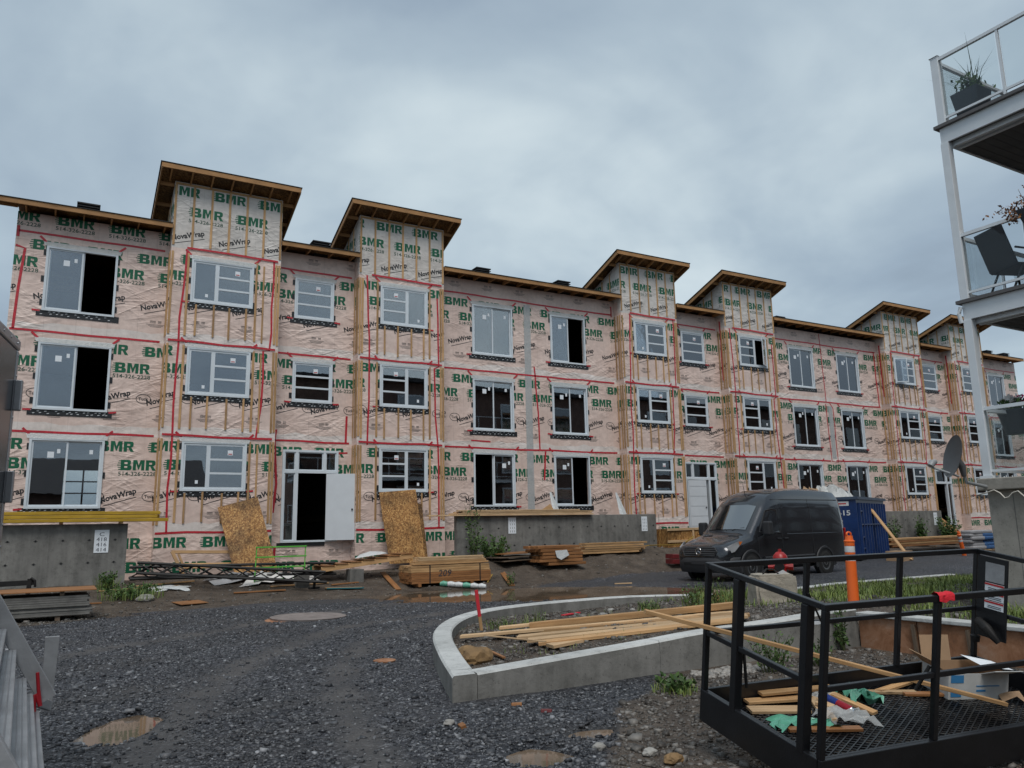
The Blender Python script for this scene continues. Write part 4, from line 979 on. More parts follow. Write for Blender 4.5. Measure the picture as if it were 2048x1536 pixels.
def sign(u0, v0, u1, v1, y, label, lines=None):
    a, b = FX(u0, v0, y), FX(u1, v1, y)
    t_ = thing('paper_sign', label, 'sign', (a.x, y, b.z)); MB().box(a.x, b.x, y - .012, y - .008, b.z, a.z).obj('sheet', 'paper', t_)
    W, H = b.x - a.x, a.z - b.z; m = MB()
    if lines:
        for i, (tx, h_) in enumerate(lines):
            zc = a.z - H * (.10 + .90 * (i + .78) / (len(lines))); fw_ = W * (.34 if len(tx) == 1 else .70)
            for q in fit(tx, fw_, h_): m.add([(x + a.x + (W - fw_) / 2, y - .0135, z + zc) for x, z in q], [(0, 1, 2)])
    else:
        for r in range(4):
            for c in range(3):
                xx = a.x + W * (.22 + .27 * c); zz_ = a.z - H * (.14 + .22 * r); m.add([(xx, y - .0135, zz_), (xx + .012, y - .0135, zz_), (xx + .022, y - .0135, zz_ - H * .13), (xx + .008, y - .0135, zz_ - H * .13)], [(0, 1, 2, 3)])
    m.obj('handwriting', 'ink', t_)['kind'] = 'stuff'
sign(190, 1060, 216, 1105, 23.9, 'white paper sign with handwritten C 418 416 414 on concrete wall', [('C', .10), ('418', .10), ('416', .10), ('414', .10)])
sign(1016, 1035, 1032, 1067, 23.7, 'white paper sign below the pale lumber, nearer the yellow flowers')
sign(1282, 1033, 1295, 1062, 23.7, 'narrow white paper sign at the end of the concrete wall nearest the van')
sign(1866, 1025, 1876, 1050, 23.7, 'small white paper sign on the short concrete wall by the orange marker')

ORD = ('lowest', 'second', 'third', 'fourth', 'fifth', 'sixth', 'seventh', 'eighth', 'ninth')
def place(r, n, c, m):
    return ('topmost' if r == n - 1 else 'lowest' if r == 0 else ORD[r] + ' from below') + ', ' + ({0: 'front row', m - 1: 'back row'}.get(c) or ('middle row' if m == 3 else ORD[c] + ' row'))
def loose(name, label, cat, a, b, w_, h_, mat, group=None, up=(0, 0, 1)):
    return tag(board(name, a, b, w_, h_, mat, None, up), label, cat, group)
# yellow beams on the first wall
for r in range(3):
    for c in range(3):
        xa = -1.5 + random.uniform(-.25, .1) - (.5 if r == 0 else 0); xb = 2.42 + random.uniform(-.12, .05) + (.25 if r == 0 and c == 0 else 0); yy = 23.72 + .13 * c; zz_ = 2.09 + .095 * r
        loose('yellow_beam', 'yellow formwork beam on the concrete wall, ' + place(r, 3, c, 3), 'beam', (xa, yy, zz_), (xb, yy, zz_), .11, .085, 'wood_yellow', 'yellow beams on the wall'); k += 1
loose('wood_block', 'short wood bearer under the near end of the yellow beams', 'wood block', (.1, 23.7, 2.022), (.1, 24.3, 2.022), .09, .042, 'wood_wet')
loose('wood_block', 'short wood bearer under the far end of the yellow beams', 'wood block', (1.5, 23.7, 2.022), (1.5, 24.3, 2.022), .09, .042, 'wood')
# pale lumber on the second wall
for r in range(4):
    for c in range(3):
        xa = 10.95 + random.uniform(0, .5) + .12 * r; xb = 16.75 + random.uniform(-.15, .2) - .15 * r * (r > 2); yy = 23.62 + .15 * c; zz_ = 2.115 + .05 * r
        if r == 0: xa -= random.uniform(.1, .7)
        loose('pine_board', 'pale pine board on the long concrete wall, ' + place(r, 4, c, 3), 'board', (xa, yy, zz_), (xb, yy, zz_ + random.uniform(0, .012)), .14, .042, 'wood_pale', 'boards stacked on the long wall')
p = FX(1095, 1010, 24.3); loose('wood_offcut', 'triangular plywood offcut standing behind the boards on the wall', 'offcut', (p.x - .25, 24.3, 2.12), (p.x + .2, 24.3, 2.38), .3, .02, 'wood', None, (0, -1, .2))
for (u, s) in ((1105, .0), (1237, .0)):
    p = FX(u, 1008, 24.6); m = MB(); m.add([(p.x - .02, 24.75, 2.95), (p.x + .06, 24.75, 2.95), (p.x + .38, 24.6, 2.12), (p.x + .1, 24.45, 2.1), (p.x - .04, 24.5, 2.12)], [(0, 1, 2), (0, 2, 3), (0, 3, 4)])
    tag(m.obj('wrap_scrap', 'plastic_white'), 'loose white plastic scrap hanging by the %s sliding door' % ('open' if u < 1200 else 'wood corner past the'), 'plastic')
# OSB sheets leaning on the walls
def slab4(name, label, pts, th, mat, cat='sheet'):
    a, b, c, d_ = [Vector(q) for q in pts]; n = (b - a).cross(d_ - a).normalized()
    if n.y > 0: n = -n
    m = MB(); m.hexa([a, b, c, d_, a + n * th, b + n * th, c + n * th, d_ + n * th]); return tag(m.obj(name, mat), label, cat)
def lean(uv, yt, yb): return [FX(*uv[0], yt), FX(*uv[1], yt), FX(*uv[2], yb), FX(*uv[3], yb)]
slab4('osb_sheet', 'tilted strand board sheet leaning below the ground floor window', lean([(435, 1015), (515, 994), (556, 1142), (470, 1152)], 25.0, 24.3), .012, 'osb')
slab4('osb_sheet', 'tall strand board sheet leaning under the window beside the open white door', lean([(758, 985), (831, 979), (852, 1124), (779, 1128)], 25.0, 24.35), .012, 'osb')
slab4('osb_sheet', 'strand board strip showing behind the tall leaning sheet', lean([(828, 1008), (843, 1007), (856, 1122), (840, 1124)], 25.06, 24.6), .012, 'osb_dark')
p0 = FX(1893, 1010, 24.9); slab4('osb_sheet', 'strand board ramp leaning at the far entrance door', [(38.3, 25.3, 2.2), (39.6, 25.3, 2.2), (39.9, 23.4, .55), (38.6, 23.4, .55)], .012, 'osb')
# wood frame leaning on the tower
t_ = thing('stud_panel', 'open pine ladder frame leaning against the wrapped wall beside the concrete wall', 'frame', FX(372, 1160, 24.5))
for (a, b, w_) in (((343, 1104), (462, 1104), .09), ((358, 1130), (466, 1128), .09), ((344, 1103), (374, 1166), .09), ((357, 1108), (366, 1130), .06), ((360, 1136), (462, 1134), .04)):
    A, B = FX(*a, 24.75 if a[1] < 1110 else 24.62), FX(*b, 24.75 if b[1] < 1110 else (24.62 if b[1] < 1150 else 24.42)); board('rail', A, B, w_, .04, 'wood', t_, (0, -1, .3))
# steel trusses
def truss(label, ends, tri, r=.042):
    A, B = [Vector(q) for q in ends]; t_ = thing('steel_truss', label, 'truss', A); d_ = B - A; n = int(d_.length / .95); C_ = []
    for off in tri:
        pa, pb = A + Vector(off), B + Vector(off); C_.append((pa, pb)); MB().tube([pa, pb], r, 6).obj('chord', 'black_old', t_)
    for k in range(n):
        f0, f1 = k / n, (k + .5) / n; m = MB()
        for i in range(3):
            a, b = C_[i], C_[(i + 1) % 3]; m.tube([a[0].lerp(a[1], f0), b[0].lerp(b[1], f1)], .018, 5); m.tube([b[0].lerp(b[1], f1), a[0].lerp(a[1], (k + 1) / n)], .018, 5)
        m.obj('web_bars', 'black_old', t_)
truss('black triangular steel lattice truss lying beside the leaning frame', [(1.75, 23.2, .56), (7.0, 22.4, .50)], [(0, 0, 0), (0, .3, .02), (0, .12, .30)])
truss('second black steel lattice truss crossing in front of the first', [(1.9, 22.9, .72), (6.4, 21.3, .34)], [(0, 0, 0), (0, .28, .0), (0, .13, .26)])
t_ = thing('steel_stand', 'rusty steel stand with a short leg beside the green rack', 'stand', GP(632, 1176))
g = GP(632, 1176); board('top_bar', g + Vector((-1.0, 0, .42)), g + Vector((.12, 0, .40)), .07, .06, 'black_old', t_); board('leg', g + Vector((-.02, 0, .38)), g + Vector((-.06, 0, 0)), .07, .06, 'black_old', t_, (1, 0, 0)); board('foot', g + Vector((-.2, 0, .025)), g + Vector((.1, 0, .025)), .07, .05, 'black_old', t_)
# green rack
g = GP(508, 1177); g2 = PX(607, 1179, 1, g.y); g2.z = g.z; t_ = thing('green_rack', 'bright green metal rack of four rails standing among the debris', 'rack', g)
d_ = (g2 - g); H = 1.02
for f in (0, 1): board('upright', g + d_ * f, g + d_ * f + Vector((.06, .12, H)), .025, .025, 'green_paint', t_, (0, 1, 0))
for f, z in ((.98, 0), (.72, 0), (.45, 0), (.14, 0)): o_ = Vector((.06 * f, .12 * f - .02, H * f)); board('rail', g + o_ - d_ * .02, g + d_ * 1.02 + o_, .05, .035, 'green_paint', t_)
# strapped lumber bundle
BX, BY = 8.75, 21.1; zb = gz1(BX + 1, BY + .3) - .02
def bundle():
    t_ = thing('lumber_bundle', 'strapped bundle of brown lumber with 209 sprayed on its side', 'lumber bundle', (BX, BY, zb))
    for sx in (.25, 1.9): board('bearer', (BX + sx, BY - .03, zb + .035), (BX + sx, BY + .95, zb + .035), .09, .08, 'wood_wet', t_)
    for r in range(8):
        for c in range(5): board('board', (BX + random.uniform(-.02, .02), BY + .09 + .185 * c, zb + .105 + .062 * r), (BX + 2.5 + random.uniform(-.03, .03), BY + .09 + .185 * c, zb + .105 + .062 * r), .18, .058, 'wood_wet' if r < 5 else 'wood', t_)
    for sx in (.55, 2.15):
        m = MB(); z1 = zb + .578; m.box(BX + sx, BX + sx + .035, BY - .010, BY - .004, zb + .07, z1 + .004); m.box(BX + sx, BX + sx + .035, BY - .010, BY + .93, z1 - .002, z1 + .004); m.obj('strap', 'membrane', t_)
    m = MB()
    for q in fit('209', .42, .18, shear=.2): m.add([(x + BX + .82, BY - .008, z + zb + .26) for x, z in q], [(0, 1, 2)])
    m.obj('sprayed_number', 'ink', t_)
bundle()
for r in range(4):
    for c in range(3):
        xa = BX + .12 + .06 * r + random.uniform(-.05, .05); yy = BY + .12 + .16 * c; zz_ = zb + .62 + .052 * r
        if r == 0: zz_ += .0
        loose('pine_board', 'pale pine board on the strapped bundle, ' + place(r, 4, c, 3), 'board', (xa, yy, zz_), (BX + 2.42 + random.uniform(-.15, .08), yy, zz_), .14, .048, 'wood_pale' if r > 1 else 'wood', 'boards on the strapped bundle')
for u0, v0, u1, v1, lab in ((765, 1150, 797, 1181, 'weathered plank lying off the near end of the strapped bundle'), (974, 1140, 1024, 1157, 'orange plank sloping to the ground right of the strapped bundle')):
    a, b = GP(u0, v0), GP(u1, v1); loose('plank', lab, 'plank', a + Vector((0, 0, .08)), b + Vector((0, 0, .025)), .16, .03, 'wood_wet')
# roll of wrap
a, b = GP(880, 1163) + Vector((0, 0, .07)), GP(972, 1161) + Vector((0, 0, .06)); t_ = thing('wrap_roll', 'crumpled white and green roll of house wrap beside the puddle', 'roll', a)
for i in range(6):
    f0, f1 = i / 6, (i + 1) / 6; MB().tube([a.lerp(b, f0), a.lerp(b, (f0 + f1) / 2) + Vector((0, .02, .012)), a.lerp(b, f1)], [.075 - .004 * i, .082, .07 - .003 * i], 9).obj('wrap_layer', 'plastic_green' if i in (0, 3) else 'plastic_white', t_, smooth=50)
# low plank deck
t_ = thing('timber_ramp', 'low sloping timber deck panel resting on a concrete block by the entrance', 'deck', (7, 22.8, .5))
A, B = Vector((6.55, 22.35, .62)), Vector((9.3, 22.35, .92))
for k in range(2): board('joist', A + Vector((0, .9 * k, 0)), B + Vector((0, .9 * k, 0)), .045, .14, 'wood', t_)
for k in range(7): f = k / 7; a = A.lerp(B, f + .07); board('deck_plank', a + Vector((0, -.05, .085)), a + Vector((0, 1.0, .085)), .36, .02, 'wood_wet', t_)
tag(MB().box(7.35, 7.75, 22.2, 22.6, gz1(7.5, 22.4) - .06, .60).obj('concrete_block', 'concrete_dark', bevel=.01), 'grey concrete block propping up the low timber deck', 'block')
tag(MB().box(5.75, 6.1, 21.9, 22.2, gz1(6, 22) - .05, gz1(6, 22) + .42).obj('concrete_block', 'concrete_dark', bevel=.01), 'dark concrete block standing behind the green rack', 'block')
m = MB(); m.add([(7.5, 22.3, .90), (8.5, 22.35, 1.02), (8.6, 23.1, 1.06), (7.9, 23.0, .99), (8.1, 22.7, 1.08)], [(0, 1, 4), (1, 2, 4), (2, 3, 4), (3, 0, 4)]); tag(m.obj('plastic_sheet', 'plastic_white'), 'crumpled pale plastic sheet on the low timber deck', 'plastic')
# brown beam stack, boards, red steel, crate in front of the long wall
for r in range(6):
    zz_ = gz1(14.1, 22.2) + .05 + .105 * r; sh = (.35, .0, .1, .15, .02, -.1)[r]
    for c in range(4):
        loose('brown_beam', 'dark brown beam in the crossed pile, ' + place(r, 6, c, 4), 'beam', (13.35 + sh + random.uniform(-.04, .04), 21.75 + .24 * c, zz_), (14.95 + sh * .5 + random.uniform(-.05, .05), 21.75 + .24 * c, zz_), .17, .085, 'wood_wet', 'brown beams in the crossed pile')
m = MB(); m.add([(13.9, 21.62, .93), (14.35, 21.62, .95), (14.42, 21.6, .78), (14.1, 21.58, .64), (13.95, 21.6, .72)], [(0, 1, 2, 3, 4)]); tag(m.obj('plastic_scrap', 'plastic_white'), 'white plastic scrap caught between the dark brown beams', 'plastic')
for k, (xa, xb, zz_, mt) in enumerate(((12.2, 13.6, .62, 'wood_old'), (12.1, 13.45, .70, 'wood_old'), (12.3, 14.0, .80, 'wood_wet'))):
    g = gz1(12.8, 22.6); loose('old_panel', ('dark wet plywood panel lowest', 'dark plywood panel in the middle', 'brown plywood panel on top')[k] + ' of the pile left of the brown beams', 'panel', (xa, 22.5 + .05 * k, g + .05 + .11 * k), (xb, 22.7 + .05 * k, g + .08 + .11 * k), .9, .03, mt)
for r in range(5):
    for c in range(2):
        g = gz1(17, 22.7); xa = 15.4 + random.uniform(-.15, .3); loose('pine_board', 'pine board in the low pile before the concrete wall, ' + place(r, 5, c, 2), 'board', (xa, 22.5 + .2 * c, g + .04 + .075 * r), (18.3 + random.uniform(-.35, .35), 22.6 + .2 * c, g + .04 + .075 * r), .17, .06, 'wood', 'boards in the low pile')
for k in range(4):
    g = gz1(19, 21.5); loose('red_steel_beam', 'dark red steel beam near the van bumper, ' + place(k // 2, 2, k % 2, 2), 'beam', (18.15 + .1 * (k % 2), 21.0 + .3 * (k % 2), g + .1 + .17 * (k // 2)), (19.5, 21.0 + .3 * (k % 2), g + .06 + .17 * (k // 2)), .2, .15, 'red_steel', 'red steel beams by the van')
cr = thing('wood_crate', 'strand board crate with pine battens behind the van bumper', 'crate', (19.9, 23.2, .6))
MB().box(19.95, 21.6, 23.2, 24.2, .55, 1.52).obj('crate_panel', 'osb', cr)
for z in (.62, 1.05, 1.49): board('batten', (19.92, 23.178, z), (21.6, 23.178, z + .02), .09, .04, 'wood_pale', cr, (0, -1, 0))
for x_ in (21.2,): board('batten', (x_, 23.172, .66), (x_, 23.172, 1.45), .09, .03, 'wood_pale', cr, (0, -1, 0))
m = MB(); pts = [GP(u, v, .03) for u, v in ((975, 1129), (1010, 1124), (1040, 1118), (1100, 1124), (1200, 1127), (1260, 1129), (1300, 1124))] + [Vector((18.6, 20.9, 1.0)), Vector((19.4, 21.2, 1.25))]
m.tube(pts, .022, 6); tag(m.obj('hose', 'rope_yellow', smooth=60), 'yellow hose snaking along the dirt below the concrete wall', 'hose')
# scraps on the ground
a = GP(380, 1207); M_ = Matrix.Translation(a + Vector((0, 0, .02))) @ Matrix.Rotation(.3, 4, 'Z') @ Matrix.Rotation(.06, 4, 'X'); tag(MB().box(-.33, .33, -.28, .28, 0, .012, M_).obj('board_scrap', 'wood_wet'), 'square orange board scrap on the gravel edge', 'scrap')
for i, (u, v, l, an, w_, mt, lab) in enumerate(((688, 1177, 1.0, -.1, .2, 'wood', 'pine offcut with teal edge on the ground near the steel stand'), (690, 1168, .8, .1, .09, 'wood_wet', 'thin brown offcut behind the teal edged board'), (600, 1173, 1.6, .05, .1, 'wood', 'pine strip under the green rack'),
        (280, 1178, 1.9, .12, .09, 'wood', 'pine strip beside the weeds at the concrete wall'), (330, 1170, 1.5, .2, .09, 'wood', 'pine strip under the end of the black truss'), (130, 1212, 1.5, .05, .05, 'wood_wet', 'thin orange strip on the ground before the panel stack'), (1245, 1133, .5, -.5, .06, 'wood_pale', 'pale splinter of wood on the dirt before the board pile'),
        (1222, 1126, .5, .2, .1, 'wood_pale', 'pale offcuts at the foot of the brown beams'), (520, 1178, 1.3, -.08, .12, 'wood_wet', 'brown plank half under the black trusses'))):
    g = GP(u, v, .025); dv = Vector((math.cos(an), math.sin(an), 0)) * l / 2; A = g - dv; B = g + dv; A.z = gz1(A.x, A.y) + .03; B.z = gz1(B.x, B.y) + .03
    loose('offcut', lab, 'offcut', A, B, w_, .03, mt)
    if 'with teal' in lab: tag(board('teal_strip', A + Vector((0, -.12, 0)), B + Vector((0, -.12, 0)), .035, .034, 'teal'), 'teal painted strip lying against the pine offcut', 'strip')
def rag(name, label, cat, c, sx, sy, h_, mat, seed):
    rr = random.Random(seed); m = MB(); n = 9
    vs_ = []; fs = []
    for j in range(n):
        for i in range(n):
            u, v = (i / (n - 1) - .5) * 2, (j / (n - 1) - .5) * 2; e = max(0, 1 - (abs(u) ** 2.4 + abs(v) ** 2.4) * .55)
            x, y = c[0] + u * sx * (1 + .2 * rr.uniform(-1, 1)), c[1] + v * sy * (1 + .2 * rr.uniform(-1, 1)); vs_.append((x, y, gz1(x, y) + .008 + e * h_ * rr.uniform(.3, 1)))
    for j in range(n - 1):
        for i in range(n - 1): fs.append((j * n + i, j * n + i + 1, (j + 1) * n + i + 1, (j + 1) * n + i))
    m.add(vs_, fs); return tag(m.obj(name, mat, smooth=60), label, cat)
rag('plastic_sheet', 'pale blue plastic sheet crumpled beyond the weeds', 'plastic', GP(335, 1178), .5, .3, .08, 'plastic_white', 1)
rag('insulation_heap', 'white insulation heap under the green rack', 'insulation', GP(555, 1166), .95, .35, .34, 'flower_white', 2)
rag('plastic_sheet', 'lilac plastic sheet in the debris left of the green rack', 'plastic', GP(480, 1163), .8, .35, .26, 'bag_grey', 3)
# stacked form panels and jack at the left
for r in range(9):
    xb = .72 + random.uniform(-.06, .06); z = gz1(-.5, 19.3) + .10 + .043 * r; o = MB().box(-4.0, xb, 18.9 + random.uniform(-.03, .03), 20.1, z, z + .038).obj('formwork_sheet', 'sheet_grey')
    tag(o, 'grey weathered form panel, %s in the low stack by the concrete wall' % ('topmost' if r == 8 else ORD[r] + (' from below' if r else '')), 'panel', 'form panels in the low stack')
z = gz1(-.5, 19.3) + .10 + .043 * 9 + .04
tag(MB().box(-4.1, .82, 18.85, 20.15, z + .05, z + .07).obj('plywood_sheet', 'wood_wet'), 'reddish plywood sheet on top of the low panel stack', 'sheet')
for xx in (-.9, .2): loose('wood_bearer', 'dark bearer under the reddish plywood sheet, %s end' % ('near' if xx > 0 else 'inner'), 'bearer', (xx, 18.9, z + .007), (xx, 20.1, z + .007), .08, .08, 'wood_old')
for xx in (-1.2, .15): loose('wood_bearer', 'wet bearer on the ground beneath the panel stack, %s end' % ('near' if xx > 0 else 'inner'), 'bearer', (xx, 18.9, gz1(-.5, 19.3) + .05), (xx, 20.1, gz1(-.5, 19.3) + .05), .09, .1, 'wood_old')
g = GP(50, 1232); t_ = thing('trailer_jack', 'black steel trailer jack post in front of the panel stack', 'jack', g)
board('jack_post', g, g + Vector((.03, 0, .78)), .09, .09, 'black_old', t_, (0, 1, 0)); board('drawbar', g + Vector((-1.6, .3, .66)), g + Vector((.12, 0, .70)), .07, .11, 'black_old', t_); board('foot_plate', g + Vector((-.35, 0, .03)), g + Vector((.1, 0, .03)), .16, .05, 'black_old', t_)
MB().tube([g + Vector((.05, -.05, .8)), g + Vector((.13, -.07, .74)), g + Vector((.14, -.07, .6))], .025, 8).obj('crank', 'black_old', t_)
g = GP(290, 1198); 
def rock(name, label, c, s, mat, seed, flat=.7):
    bm = bmesh.new(); bmesh.ops.create_icosphere(bm, subdivisions=3, radius=1)
    for v in bm.verts:
        n_ = v.co.copy(); k_ = 1 + .28 * mnoise.noise(n_ * 1.3 + Vector((seed, 0, 0))) + .12 * mnoise.noise(n_ * 3 + Vector((seed, 5, 0)))
        v.co = Vector((n_.x * s[0] * k_, n_.y * s[1] * k_, n_.z * s[2] * k_)) + Vector(c) + Vector((0, 0, s[2] * flat))
    me = bpy.data.meshes.new(name); bm.to_mesh(me); bm.free(); me.materials.append(MATS[mat]); return tag(link(name, me), label, 'rock')
rock('pale_rock', 'pale block of stone beside the weeds at the concrete wall', g, (.19, .13, .11), 'rock', 2)
# manhole covers
g = GP(617, 1236); m = MB(); M_ = Matrix.Translation(g) @ Matrix.Rotation(.015, 4, 'Y'); m.lathe([(0, -.03), (.72, -.03), (.74, .035), (.70, .045), (.66, .038), (.3, .045), (0, .05)], 40, M_)
t_ = thing('manhole_cover', 'large round manhole cover raised above the gravel', 'manhole cover', g); m.obj('cover', 'manhole', t_, smooth=35); MB().lathe([(.0, .0), (.80, .0), (.80, .02), (.75, .03), (0, .03)], 40, M_ @ Matrix.Translation((-.05, -.06, -.03))).obj('rim', 'rust', t_, smooth=35)
g = GP(769, 1323); m = MB(); m.lathe([(0, 0), (.14, 0), (.145, .018), (.12, .024), (0, .02)], 24, Matrix.Translation(g)); tag(m.obj('valve_cover', 'rust', smooth=35), 'small rusty valve cover set in the gravel', 'valve cover')
# ------------------------------------------------------------------ planter island: curb, front wall, rusty retaining wall
t_ = thing('planter_curb', 'curved pale concrete curb ringing the dirt island with lumber', 'curb', (3.5, 7.3, 0))
def sweep(name, outer, inner, ztop, mat, parent, zb=-.45):
    m = MB(); n = len(outer); ch = .02
    for i in range(n):
        (ox, oy), (ix, iy) = outer[i], inner[i]; z = ztop[i]; d_ = Vector((ix - ox, iy - oy, 0)).normalized() * ch
        m.v += [(ox, oy, zb), (ox, oy, z - ch), (ox + d_.x, oy + d_.y, z), (ix - d_.x, iy - d_.y, z), (ix, iy, z - ch), (ix, iy, zb)]
    for i in range(n - 1):
        for k in range(5): m.f.append((i * 6 + k, i * 6 + k + 1, (i + 1) * 6 + k + 1, (i + 1) * 6 + k))
    m.f += [tuple(range(6)), tuple(range((n - 1) * 6, n * 6))[::-1]]
    o = m.obj(name, mat, parent, smooth=30); o.data.materials.append(MATS['concrete_pale_lit_top'])
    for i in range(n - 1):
        for k in (1, 2, 3): o.data.polygons[i * 5 + k].material_index = 1  # top faces paler than the sides: overcast light from above put into the colour
    return o
def smooth_curve(pts, n):
    P_ = [Vector((*p, 0)) for p in pts]; out = []
    for i in range(len(P_) - 1):
        p0, p1, p2, p3 = P_[max(i - 1, 0)], P_[i], P_[i + 1], P_[min(i + 2, len(P_) - 1)]
        for k in range(n):
            t = k / n; out.append(.5 * ((2 * p1) + (p2 - p0) * t + (2 * p0 - 5 * p1 + 4 * p2 - p3) * t * t + (3 * p1 - p0 - 3 * p2 + p3) * t ** 3))
    out.append(P_[-1]); return [(p.x, p.y) for p in out]
oc = smooth_curve([(3.45, 7.28), (3.90, 8.57), (4.50, 10.1), (5.08, 11.2), (5.83, 12.18), (6.75, 12.92), (8.0, 13.33), (9.6, 13.45)], 6)
ic = []
for i, (x, y) in enumerate(oc):
    a, b = oc[max(0, i - 1)], oc[min(len(oc) - 1, i + 1)]; dx, dy = b[0] - a[0], b[1] - a[1]; l = math.hypot(dx, dy); ic.append((x + dy / l * .26, y - dx / l * .26))
ic[0] = (3.72, 7.28); ic[1] = (3.80, 7.56)
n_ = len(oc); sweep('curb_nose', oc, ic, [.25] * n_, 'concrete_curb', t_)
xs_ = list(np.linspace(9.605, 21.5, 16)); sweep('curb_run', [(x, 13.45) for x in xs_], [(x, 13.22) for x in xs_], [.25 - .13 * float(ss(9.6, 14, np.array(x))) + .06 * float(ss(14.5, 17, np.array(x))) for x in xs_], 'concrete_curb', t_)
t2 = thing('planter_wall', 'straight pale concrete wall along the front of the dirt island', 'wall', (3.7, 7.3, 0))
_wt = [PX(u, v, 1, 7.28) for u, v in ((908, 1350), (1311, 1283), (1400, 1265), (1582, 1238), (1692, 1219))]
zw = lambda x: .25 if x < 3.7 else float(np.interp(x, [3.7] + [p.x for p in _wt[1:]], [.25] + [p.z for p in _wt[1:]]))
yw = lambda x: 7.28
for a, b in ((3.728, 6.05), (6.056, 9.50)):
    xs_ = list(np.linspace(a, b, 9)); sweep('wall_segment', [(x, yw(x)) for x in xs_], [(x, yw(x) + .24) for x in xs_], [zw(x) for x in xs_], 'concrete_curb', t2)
t3 = thing('form_wall', 'rusty steel form panels with a pale cap holding back the grass', 'retaining wall', (9.55, 5, 0))
ys_ = [7.27, 6.42, 5.72, 5.0, 4.2, 3.3, 2.2]
for i in range(6):
    m = MB(); y1, y0 = ys_[i] - .012, ys_[i + 1] + .012; n = 6; v = []
    for k in range(n + 1):
        y = y0 + (y1 - y0) * k / n; bul = .03 * math.sin(math.pi * k / n)
        v += [(9.5 - bul * .3, y, -.3), (9.5 - bul, y, .1), (9.5 - bul * .3, y, .395), (9.53, y, .395), (9.53, y, -.3)]
    fs = []
    for k in range(n):
        for j in range(5): fs.append((k * 5 + j, k * 5 + (j + 1) % 5, (k + 1) * 5 + (j + 1) % 5, (k + 1) * 5 + j))
    fs += [tuple(range(5)), tuple(range(n * 5, n * 5 + 5))]; m.add(v, fs); m.obj('form_panel', 'rust', t3, smooth=40)
for y in ys_[1:-1]: board('stake', (9.468, y, -.25), (9.46, y + .03, .36), .05, .03, 'wood_old', t3, (-1, 0, 0))
for i in range(3): a, b = ((7.26, 5.6), (5.595, 4.0), (3.995, 2.2))[i]; MB().box(9.44, 9.70, b, a, .40, .45).obj('cap', 'concrete_pale_lit_top', t3, bevel=.01)

# lumber lying inside the island
zs_ = .17
S_ = [((922, 1285), (1472, 1236), .14, 'wood_pale'), ((985, 1279), (1500, 1240), .15, 'wood'), ((1036, 1285), (1495, 1243), .22, 'wood_pale'), ((1056, 1292), (1485, 1249), .22, 'wood_pale'), ((1078, 1298), (1475, 1255), .22, 'wood'), ((1100, 1304), (1466, 1262), .20, 'wood_pale')]
for i, (a, b, w_, mt) in enumerate(S_):
    A, B = GP(*a, .07), GP(*b, .06)
    A.z = max(A.z, .16); B.z = max(B.z, .47)
    loose('pine_board', ('long pine board farthest from the wall in the island lumber', 'pine board second from the back of the island lumber')[i] if i < 2 else 'staggered pine board, %s from the island front wall' % ('fourth', 'third', 'second', 'first')[i - 2], 'board', A, B, w_, .04, mt, None if i < 2 else 'staggered boards in the island')
for i, (a, b, w_, h_, mt) in enumerate((((1060, 1272), (1478, 1232), .10, .09, 'wood'), ((1000, 1276), (1470, 1228), .14, .04, 'wood_pale'))):
    A, B = GP(*a, .14), GP(*b, .14); B.z = max(B.z, .55)
    loose('pine_board', ('square pine stud lying on top of the island lumber', 'pale pine board on top towards the back of the island lumber')[i], 'board', A, B, w_, h_, mt)
A, B = PX(970, 1271, 2, .25), PX(1090, 1283, 2, .28); loose('wood_lath', 'thin lath lying crosswise over the board ends in the island', 'lath', A, B, .05, .012, 'wood_pale')
loose('wood_lath', 'thin rough stick on the soil beside the brown rock', 'lath', GP(975, 1308, .05), GP(1008, 1322, .04), .04, .02, 'wood_wet')
g = GP(946, 1324); rock('brown_rock', 'brown boulder in the nose of the dirt island', g, (.24, .19, .13), 'rock_brown', 9, .5)
for i, (u, v, s, lab) in enumerate(((1222, 1223, .07, 'pale round stone on the island soil near the far curb'), (1208, 1233, .08, 'flat grey stone on the island soil behind the lumber'), (1265, 1222, .06, 'dark stone on the island soil towards the far curb'))):
    rock('stone', lab, GP(u, v), (s, s * .7, s * .5), 'rock', 20 + i)
for i, (u, v, s, lab) in enumerate(((898, 1450, .05, 'white stone on the gravel near the brick chip'), (1348, 1527, .08, 'yellow brown stone at the lower edge near the platform'), (1198, 1500, .055, 'pale stone on the dirt right of the small puddles'), (1300, 1512, .06, 'grey stone on the dirt below the black platform'))):
    rock('stone', lab, GP(u, v), (s, s * .75, s * .55), 'rock_brown' if i == 1 else 'rock', 40 + i)
for u, v, lab in ((925, 1455, 'orange brick chip on the gravel beside the white stone'), (1093, 1425, 'orange brick chip on the gravel below the curb wall'), (1033, 1412, 'small orange brick chip against the curb wall')):
    g = GP(u, v); tag(MB().box(-.05, .05, -.025, .025, -.005, .03, Matrix.Translation(g) @ Matrix.Rotation(u * .1, 4, 'Z') @ Matrix.Rotation(.3, 4, 'X')).obj('brick_chip', 'red_steel' if u > 1090 else 'wood_wet', bevel=.006), lab, 'brick chip')
g = GP(963, 1262); t_ = thing('survey_stake', 'wooden survey stake with red painted top in the dirt island', 'stake', g); d_ = Vector((-.07, .03, .62))
board('stake_body', g - d_ * .15, g + d_ * .35, .05, .022, 'wood', t_, (0, -1, 0)); board('painted_top', g + d_ * .35, g + d_, .052, .024, 'stake_red', t_, (0, -1, 0))
g = GP(1145, 1231); loose('red_scrap', 'flat red scrap of wood on the island soil', 'scrap', g + Vector((-.22, 0, .02)), g + Vector((.22, .1, .03)), .07, .02, 'stake_red')

